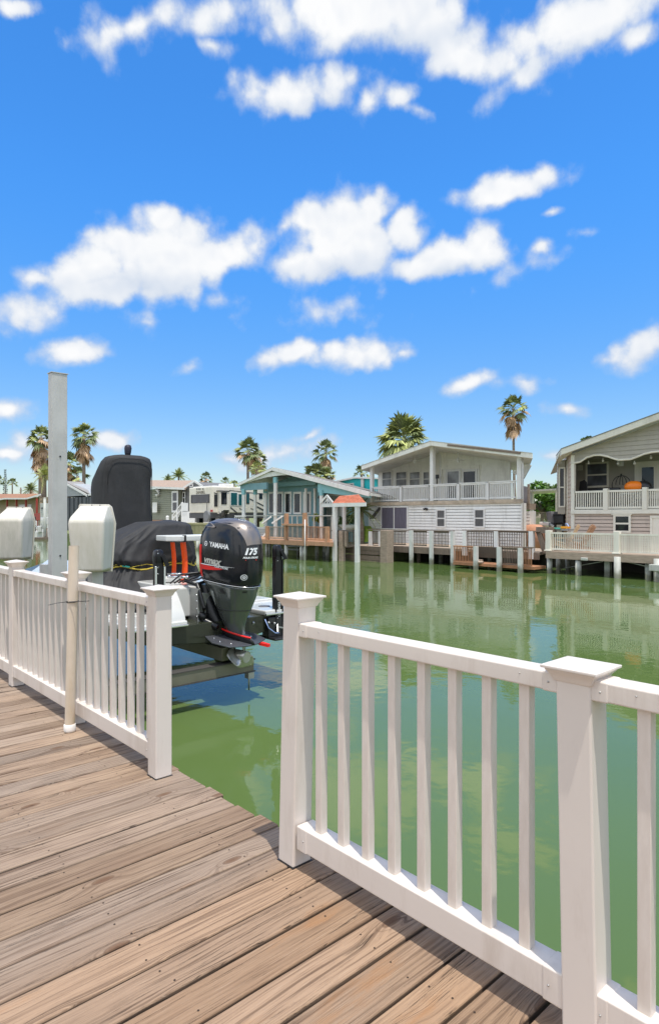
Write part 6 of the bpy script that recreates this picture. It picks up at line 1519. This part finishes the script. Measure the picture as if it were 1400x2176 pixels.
for k in range(7): t = (k + .5) / 7; p = at(368 + 19 * t, 1098 - 25 * t, Y=ys); m.box(p.x - .03, p.x + .03, ys - .02, ys + .02, p.z - .75, p.z)
m.build('stair', WHITE, house)
root = empty('dock_pedestal', tuple(at(355, 1112, Y=26)), 'small white utility pedestal on the bulkhead left of the trailer', 'pedestal')
c = at(354, 1106, Y=26); m = MB(); m.box(c.x - .1, c.x + .1, c.y, c.y + .2, .9, c.z + .25); m.build('body', WHITE, root, bevel=.03); m = MB(); m.ball(Vector((c.x, c.y + .1, c.z + .28)), .14, 10, 6); m.build('cap', WHITE, root)

# ---------------------------------------------------------------- grey house behind the mast
Y = 30.0
house = empty('grey_house', tuple(at(165, 1090, Y=Y)), 'grey gabled house with a dark screened porch between the mast and the black boat cover', 'house', 'houses on the far bank')
m = MB(); g = [at(120, 1045, Y=Y), at(140, 1027, Y=Y), at(182, 1053, Y=Y), at(120, 1056, Y=Y)]; m.prism(g, (0, 3, 0)); m.build('gable', mat('pale_grey_board', (.34, .36, .37), .7), house)
m = MB(); m.prism([at(136, 1024, Y=Y - .3), at(191, 1051, Y=Y - .3), at(194, 1051, Y=Y + 6), at(178, 1026, Y=Y + 6)], (0, 0, .12)); m.build('roof', mat('grey_brown_roof', (.28, .26, .24), .9, var=.2), house)
m = MB(); m.bar(at(137, 1026, Y=Y - .35), at(186, 1053, Y=Y - .35), .06, .25); m.bar(at(184, 1054, Y=Y - .3), at(194, 1050, Y=Y - .3), .08, .2); m.build('fascia', WHITE, house)
m = MB(); m.box(pX(118, Y), pX(184, Y), Y + .02, Y + 3, -.2, pZ(160, 1057, Y)); m.build('screen_wall', mat('dark_screen', (.09, .10, .11), .6), house)
m = MB()
for px in (148, 157, 166, 174, 183): x = pX(px, Y - .05); m.box(x - .06, x + .06, Y - .08, Y, -.2, pZ(px, 1056, Y))
x = pX(188, Y - .3); m.box(x - .08, x + .08, Y - .4, Y - .2, -.2, pZ(188, 1052, Y)); m.build('porch_frame', mat('slate_frame', (.06, .07, .08), .6), house)

# ---------------------------------------------------------------- brown house at far left
Y = 27.0
house = empty('rust_roofed_house', tuple(at(40, 1085, Y=Y)), 'low tan house with a rust brown roof and red porch posts at the far left', 'house', 'houses on the far bank')
RUST = mat('rust_shingle_roof', (.30, .15, .085), .9, var=.18, scale=2); REDP = mat('red_porch_paint', (.32, .04, .025), .6)
m = MB(); m.prism([at(-40, 1067, Y=Y), at(12, 1058.5, Y=Y), at(58, 1058.5, Y=Y), at(88, 1050, Y=Y + 1), at(78, 1049, Y=Y + 5), at(-40, 1050, Y=Y + 5)], (0, 0, -.15)); m.build('roof', RUST, house)
m = MB(); ps = [at(-40, 1068, Y=Y - .1), at(11, 1059.5, Y=Y - .1), at(58, 1059.5, Y=Y - .1), at(87, 1051, Y=Y - .1)]
for p, q in zip(ps[:-1], ps[1:]): m.bar(p, q, .08, .2)
m.build('fascia', WHITE, house)
m = MB(); m.box(pX(-40, Y + 2.2), pX(84, Y + 2.2), Y + 2.2, Y + 4, -.2, pZ(40, 1059, Y + 2.2)); m.build('wall', mat('tan_stucco', (.42, .33, .23), .7, var=.06), house)
m = MB()
for px in (16, 36, 56, 79): x = pX(px, Y + .3); m.box(x - .11, x + .11, Y + .2, Y + .4, -.2, pZ(px, 1059, Y + .3))
m.build('porch_post', REDP, house)
window(house, 41, 1072, 54, 1092, Y + 2.15, WHITE, GLASS, (0, 0), .12); window(house, 60, 1072, 68, 1096, Y + 2.15, WHITE, GLASS, (0, 0), .12, 'door')
m = MB(); m.prism([at(68, 1092, Y=Y - .2), at(88, 1090, Y=Y - .2), at(88, 1104, Y=Y - .2), at(74, 1106, Y=Y - .2)], (0, .4, 0)); m.build('red_porch_base', REDP, house)

# ---------------------------------------------------------------- boats and gear across the water at left
def moored(px, py, L, W, label, yaw, console=True):
    c = at(px, py, Z=WZ); root = empty('moored_boat', c, label, 'boat', 'small white boats moored across the canal')
    u = Vector((math.cos(yaw), math.sin(yaw), 0)); w = Vector((-u.y, u.x, 0))
    def ring(a, hb, z0, z1): return [c + u * a + w * s + Vector((0, 0, z)) for s, z in ((-hb * .7, z0), (-hb, z1), (hb, z1), (hb * .7, z0))]
    m = MB(); m.loft([ring(-L / 2, W / 2, -.2, .75), ring(0, W / 2, -.2, .8), ring(L * .35, W * .35, -.05, .95), ring(L / 2, .05, .5, 1.05)]); m.build('hull', GEL, root, bevel=.05)
    if console:
        m = MB(); m.box(c.x - .5, c.x + .5, c.y - .4, c.y + .4, WZ + .85, WZ + 1.9); m.build('console', GEL, root, bevel=.08)
        m = MB(); m.prism([c + u * .45 + w * -.4 + Vector((0, 0, 1.9)), c + u * .45 + w * .4 + Vector((0, 0, 1.9)), c + u * .2 + w * .35 + Vector((0, 0, 2.4)), c + u * .2 + w * -.35 + Vector((0, 0, 2.4))], u * .04); m.build('windscreen', GLASS, root)
    m = MB(); p = c - u * (L / 2 + .25) + Vector((0, 0, .9)); m.box(p.x - .22, p.x + .22, p.y - .2, p.y + .2, p.z - .2, p.z + .5); m.build('outboard', BLACKP if console else GEL, root, bevel=.06)
moored(70, 1140, 5.5, 2.2, 'white moored boat nearest the left cover, with a small console', R(165))
moored(97, 1143, 5, 2.0, 'low white moored boat just left of the grey mast', R(150), False)
root = empty('boat_tower', tuple(at(75, 1110, Y=24)), 'pale boxy boat lift hood on a low white hoist across the canal', 'boat lift')
c = at(90, 1109, Y=23.8); m = MB(); m.box(c.x - .45, c.x + .5, c.y, c.y + .8, c.z - .3, c.z + .5); m.build('hood', GEL, root, bevel=.05); m = MB(); m.box(c.x - .1, c.x + .1, c.y + .3, c.y + .5, WZ - .5, c.z - .3); m.build('post', GEL, root)
m = MB(); m.box(c.x - 2, c.x + 2, c.y - .3, c.y - .2, c.z - .6, c.z - .45); m.build('beam', ALU, root)
root = empty('fuel_cabinet', tuple(at(92, 1085, Y=25.5)), 'tall pale cabinet with a dark slot standing behind the moored boats', 'cabinet')
a = at(86, 1070, Y=25.5); b = at(99, 1070, Y=25.5); m = MB(); m.box(a.x, b.x, 25.5, 26.3, WZ, a.z); m.build('body', PILE, root, bevel=.03); c = at(90, 1080, Y=25.5); m = MB(); m.box(c.x - .3, c.x + .3, 25.46, 25.49, c.z - .1, c.z + .1); m.build('slot', BLACKP, root)
root = empty('white_pole', tuple(at(97, 1140, Z=WZ)), 'slim white mooring pole just left of the grey mast', 'pole')
c = at(96, 1146, Z=WZ); m = MB(); m.tube([(c.x, c.y, -2), (c.x, c.y, at(96, 1060, Y=c.y).z)], [.16, .14], 12); m.ball((c.x, c.y, at(96, 1060, Y=c.y).z), .145, 12, 6); m.build('pole', PILE, root)
root = empty('dark_float_dock', tuple(at(80, 1147, Z=WZ)), 'dark low dock edge under the moored boats at the left', 'dock', 'docks on the far bank')
a = at(60, 1147, Z=WZ); b = at(160, 1144, Z=WZ); m = MB(); m.bar(a + Vector((0, .8, .05)), b + Vector((0, .8, .05)), 1.0, .35); m.build('decking', DARKW, root)
for k in range(4): p = a.lerp(b, k / 3); q = MB(); q.tube([(p.x, p.y + .2, -2), (p.x, p.y + .2, .3)], .15, 10); q.build('pile', DARKW, root)
root = empty('utility_pole', tuple(at(45, 1050, Y=50)), 'thin dark utility pole with a cross arm at the far left', 'pole')
c = at(45, 1036, Y=50); m = MB(); m.tube([(c.x, c.y, -.2), (c.x, c.y, c.z)], .18, 8); m.bar((c.x - .9, c.y, c.z - .6), (c.x + .9, c.y, c.z - .6), .12, .12); m.build('pole', DARKW, root)

# ---------------------------------------------------------------- palms and trees
def leafm(name, col, hi): 
    if name in MATS: return MATS[name]
    mm = mat(name, col, .55, var=.3, scale=2, island=.35); b = mm.node_tree.nodes['Principled BSDF']
    try: b.inputs['Subsurface Weight'].default_value = 0
    except Exception: pass
    return mm
GREENF = leafm('palm_green', (.14, .175, .06), 0); GREENY = leafm('palm_yellow_green', (.28, .31, .09), 0); DEAD = leafm('dead_frond', (.45, .29, .16), 0); TRK = mat('palm_trunk', (.22, .17, .13), .9, var=.3, scale=3, stretch=(1, 1, 6), bump=.5, bscale=8)
def fan_frond(m, base, d, L, rg, mi=0, segs=11, spread=75, droop=.35):
    """petiole and a fan of pleated pointed segments"""
    d = d.normalized(); side = d.cross(Vector((0, 0, 1)))
    if side.length < .1: side = Vector((1, 0, 0))
    side.normalize(); up = side.cross(d).normalized()
    tip = base + d * L * .45 + Vector((0, 0, -droop * L * .08))
    m.bar(base, tip, .035, .02, mi)
    F = L * .58
    roll = rg.uniform(-.5, .5); s2 = side * math.cos(roll) + up * math.sin(roll); n2 = up * math.cos(roll) - side * math.sin(roll)
    for i in range(segs):
        a = R(-spread + 2 * spread * i / (segs - 1)) ; v = d * math.cos(a) + s2 * math.sin(a)
        l = F * (1 - .22 * abs(i / (segs - 1) - .5) * 2) * rg.uniform(.85, 1.1); w = F * .105
        pr = n2.cross(v).normalized() * w
        mid = tip + v * l * .55 + Vector((0, 0, -droop * l * .10)) + n2 * rg.uniform(-.03, .03) * l
        end = tip + v * l + Vector((0, 0, -droop * l * rg.uniform(.3, .75)))
        fold = n2 * w * .55
        m.add([tip, mid + pr, mid + fold, mid - pr, end], [(0, 1, 2), (0, 2, 3), (1, 4, 2), (2, 4, 3)], mi)
def pinnate_frond(m, base, d, L, rg, mi=0, droop=.5):
    d = d.normalized(); pts = []
    for k in range(9): t = k / 8; pts.append(base + d * L * t + Vector((0, 0, -droop * L * t * t)))
    for a, b in zip(pts[:-1], pts[1:]): m.bar(a, b, .04, .03, mi)
    side = d.cross(Vector((0, 0, 1))); side = side.normalized() if side.length > .1 else Vector((1, 0, 0))
    for k in range(1, 9):
        for s in (-1, 1):
            for j in (0, .5):
                p = pts[k - 1].lerp(pts[k], j); l = L * .30 * math.sin(math.pi * (.15 + .8 * k / 9)); v = (side * s + d * .5 + Vector((0, 0, -.35))).normalized()
                w = d * l * .09; m.add([p - w, p + w, p + v * l + Vector((0, 0, -.15 * l))], [(0, 1, 2)], mi)
def palm(px, py, Y, rad, seed, label, n=34, dead=12, ground=-.25, lean=0, trunk=.13, skirt=1.0, up=1.0, kind='fan', mats=None, cat='palm tree', tall_skirt=0, yf=.25, Ls=1.0):
    c = at(px, py, Y=Y); rg = random.Random(seed)
    root = empty('palm_tree', (c.x - lean, c.y, ground), label, cat, 'palm trees beyond the houses')
    base = Vector((c.x - lean, c.y, ground - .3)); m = MB()
    K = 7; m.tube([base.lerp(c, k / K) + Vector((lean * .25 * math.sin(math.pi * k / K), 0, 0)) for k in range(K + 1)], [trunk * (1.25 - .35 * k / K) for k in range(K + 1)], 9); m.build('trunk', TRK, root)
    m = MB()
    ga = 2.39996
    n = int(n * .78)
    for i in range(n):
        t = (i + .5) / n; el = R(85 - 125 * t ** .85 * up) ; az = i * ga + rg.uniform(-.3, .3)
        d = Vector((math.cos(az) * math.cos(el), math.sin(az) * math.cos(el), math.sin(el)))
        mi = 1 if rg.random() < yf else 0
        if t > .68 and dead and rg.random() < .35: mi = 2
        L_ = rad * Ls * rg.uniform(.82, 1.12)
        if kind == 'fan': fan_frond(m, c + d * .08, d, L_, rg, mi, droop=.35 + .65 * t)
        else: pinnate_frond(m, c + d * .05, d, L_, rg, mi, droop=.25 + .5 * t)
    m.build('crown', [GREENF, GREENY, DEAD], root, recalc=False)
    if dead:
        m = MB()
        for i in range(dead):
            el = R(rg.uniform(-82, -38)); az = i * ga + rg.uniform(-.5, .5)
            d = Vector((math.cos(az) * math.cos(el), math.sin(az) * math.cos(el), math.sin(el)))
            b_ = c + Vector((0, 0, -rg.uniform(0, .35 + tall_skirt)))
            fan_frond(m, b_, d, rad * rg.uniform(.7, 1.05) * skirt, rg, 0, droop=.9, spread=50)
        m.build('dead_fronds', DEAD, root, recalc=False)
    return root
palm(527, 958, 36, 1.45, 11, 'tall fan palm with hanging brown fronds left above the blue house roof', n=36, dead=12, lean=.1)
palm(546, 977, 38, 1.25, 12, 'shorter fan palm leaning out from behind the tall palm left of the blue house roof', n=28, dead=14)
palm(692, 960, 40, 1.35, 13, 'fan palm with orange brown skirt of dead fronds right of the blue gable', n=32, dead=22, tall_skirt=.5)
palm(672, 1012, 33, 1.25, 14, 'low bright green fan palm peeking over the right slope of the blue house roof', n=34, dead=0, up=.8, yf=.6)
palm(693, 1014, 34, .95, 24, 'small green fan palm right beside the low one over the blue house roof', n=26, dead=2, up=.8, yf=.4)
palm(858, 935, 35, 2.15, 15, 'large bushy fan palm rising behind the left slope of the white house roof', n=82, dead=0, trunk=.2, up=1.1, yf=.65)
palm(1090, 868, 45, 1.3, 16, 'very tall slender palm with thin trunk above right end of white house', n=30, dead=12, trunk=.1, lean=-.3, tall_skirt=1.3)
palm(768, 1006, 45, .9, 17, 'small palm top showing above the turquoise house', n=22, dead=0, up=.75)
palm(548, 997, 34, .95, 18, 'small green palm crown just above the left slope of the blue house', n=22, dead=0, up=.85, yf=.5)
palm(380, 1012, 44, 1.6, 19, 'bushy green palm rising behind the brown roofed tan house', n=30, dead=0, up=.75, kind='pinnate', yf=.5)
palm(357, 1020, 44, 1.1, 25, 'low green palm behind the left end of the brown roof of the tan house', n=26, dead=0, up=.75, kind='pinnate', yf=.4)
palm(438, 1016, 46, 1.0, 20, 'small fan palm with brown fronds above the back of the trailer', n=24, dead=8)
palm(479, 1024, 48, .8, 21, 'small dark fan palm above the middle of the trailer', n=22, dead=4)
palm(498, 1030, 46, .75, 22, 'lowest small palm above the front of the trailer next to the blue house', n=18, dead=2, up=.8)
palm(179, 925, 36, 2.2, 31, 'tall fan palm with a long brown skirt just right of the grey mast', n=34, dead=26, tall_skirt=2.2, trunk=.24)
palm(88, 930, 34, 2.4, 32, 'tall shaggy fan palm with a thick dead skirt left of the grey mast', n=36, dead=40, tall_skirt=3.5, trunk=.35, skirt=1.1)
palm(108, 962, 37, 2.2, 33, 'dark green fan palm half hidden directly behind the grey mast', n=30, dead=30, tall_skirt=2.5, trunk=.35)
palm(148, 985, 38, 2.2, 34, 'fan palm with an orange dead skirt showing at the right edge of the grey mast', n=26, dead=30, tall_skirt=2.5, trunk=.3)
palm(166, 1012, 38, 1.9, 35, 'dry brown palm low at the right of the grey mast', n=10, dead=26, tall_skirt=1.6, trunk=.25)
palm(95, 1010, 30, 2.0, 36, 'yellow green feather palm on a pale trunk left of the grey mast', n=26, dead=0, kind='pinnate', yf=1.0, trunk=.3)
palm(27, 1026, 40, 1.15, 37, 'small neat palm on a thin dark trunk above the rust roof at far left', n=26, dead=0, up=.85)
palm(-1, 1022, 40, 1.4, 38, 'palm cut off by the left edge above the rust roof', n=22, dead=0, up=.9)
palm(66, 1040, 36, 1.8, 39, 'wide low feather palm over the right end of the rust roof', n=36, dead=6, kind='pinnate', yf=.5)
# norfolk pine
c = at(12, 998, Y=42); base = at(12, 1060, Y=42)
root = empty('norfolk_pine', (c.x, c.y, -.25), 'narrow dark tiered pine at the far left between two small palms', 'pine tree')
m = MB(); m.tube([(c.x, c.y, -.3), (c.x, c.y, c.z)], [.2, .03], 8); m.build('trunk', TRK, root)
m = MB(); rg = random.Random(5); H = c.z - .5
for k in range(26):
    z = .8 + H * k / 26; r_ = (1 - k / 26) * .75 + .25
    for j in range(9):
        a = rg.uniform(0, 6.28); d = Vector((math.cos(a), math.sin(a), .12)); p = Vector((c.x, c.y, z)); e = p + d * r_ * rg.uniform(.7, 1.1)
        s = Vector((-d.y, d.x, 0)) * .13; m.add([p, p.lerp(e, .6) + s, e, p.lerp(e, .6) - s + Vector((0, 0, -.1))], [(0, 1, 2, 3)])
        m.add([p.lerp(e, .3), p.lerp(e, .8) + Vector((0, 0, .2)), e, p.lerp(e, .7) + Vector((0, 0, -.15))], [(0, 1, 2, 3)])
m.build('crown', leafm('pine_green', (.025, .05, .03), 0), root, recalc=False)

def leafy(px, py, Y, rx, rz, seed, label, n=1500, ls=.14, cat='tree', name='leafy_tree', colr=(.06, .13, .02), ground=-.25):
    c = at(px, py, Y=Y); rg = random.Random(seed)
    root = empty(name, (c.x, c.y, ground), label, cat)
    m = MB(); m.tube([(c.x, c.y, ground - .2), (c.x + .05, c.y, c.z - rz * .5), (c.x, c.y, c.z)], [rx * .09, rx * .06, rx * .03], 8)
    for k in range(6): a = k * 1.1; m.tube([(c.x, c.y, c.z - rz * .6), (c.x + rx * .5 * math.cos(a), c.y + rx * .4 * math.sin(a), c.z + rz * .1)], [rx * .04, rx * .015], 6)
    m.build('trunk', TRK, root)
    m = MB()
    cl = [Vector((rg.uniform(-1, 1), rg.uniform(-1, 1), rg.uniform(-1, 1))) for _ in range(30)]; cl = [v for v in cl if v.length < 1.05]
    for i in range(n):
        q = rg.choice(cl) * .82; p = Vector((rg.gauss(0, 1), rg.gauss(0, 1), rg.gauss(0, 1))).normalized() * rg.uniform(.6, 1) * .3 + q
        p = Vector((c.x + p.x * rx, c.y + p.y * rx, c.z + p.z * rz))
        a = Vector((rg.gauss(0, 1), rg.gauss(0, 1), rg.gauss(0, .6))).normalized(); b = a.cross(Vector((rg.gauss(0, 1), rg.gauss(0, 1), rg.gauss(0, 1)))).normalized()
        s = ls * rg.uniform(.6, 1.3); m.add([p - a * s, p + b * s * .5, p + a * s, p - b * s * .5], [(0, 1, 2, 3)])
    m.build('crown', mat('leaf_' + name + str(seed), colr, .5, var=.25, scale=1.5, island=.4), root, recalc=False)
leafy(1150, 1066, 46, 1.9, 1.5, 41, 'round bright green tree under the carport roof between the white and beige houses', n=3500, ls=.17, colr=(.09, .19, .02))
leafy(1168, 1040, 50, 1.4, .6, 42, 'leafy green treetop just over the carport roof beside the beige house', n=1200, colr=(.09, .16, .02))
leafy(1250, 938, 42, .6, .35, 43, 'small leafy top showing over the roof edge of the beige house', n=700, colr=(.08, .13, .03))
# cycad in front of the blue house side wall
palm(765, 1084, 27.5, 1.15, 44, 'dark sago palm on a stout trunk between the blue and white houses', n=40, dead=0, up=.9, kind='pinnate', yf=0, trunk=.22, cat='sago palm')
leafy(737, 1108, 27, .55, .6, 45, 'potted green shrub behind the tiled shelter', n=700, ls=.09, cat='shrub', name='shrub', colr=(.04, .09, .02))
leafy(675, 1100, 26.5, .35, .35, 46, 'little yellow green potted plant on the blue house porch rail', n=300, ls=.08, cat='plant', name='potted_plant', colr=(.2, .24, .03))
leafy(512, 1110, 26.9, .3, .3, 47, 'small weedy plant by the lattice left of the blue house porch', n=150, ls=.08, cat='plant', name='potted_plant', colr=(.14, .22, .03))
root = empty('lawn_mound', tuple(at(769, 1135, Y=27.5)), 'steep bright green lawn patch between the blue and white houses', 'lawn')
m = MB(); m.prism([at(763, 1118, Y=28.2), at(773, 1118, Y=28.2), at(777, 1124, Y=28), at(777, 1152, Y=27.6), at(763, 1152, Y=27.6)], (0, .6, 0)); m.build('turf', mat('bright_lawn', (.20, .30, .03), .9, var=.3, scale=6, bump=.4), root)
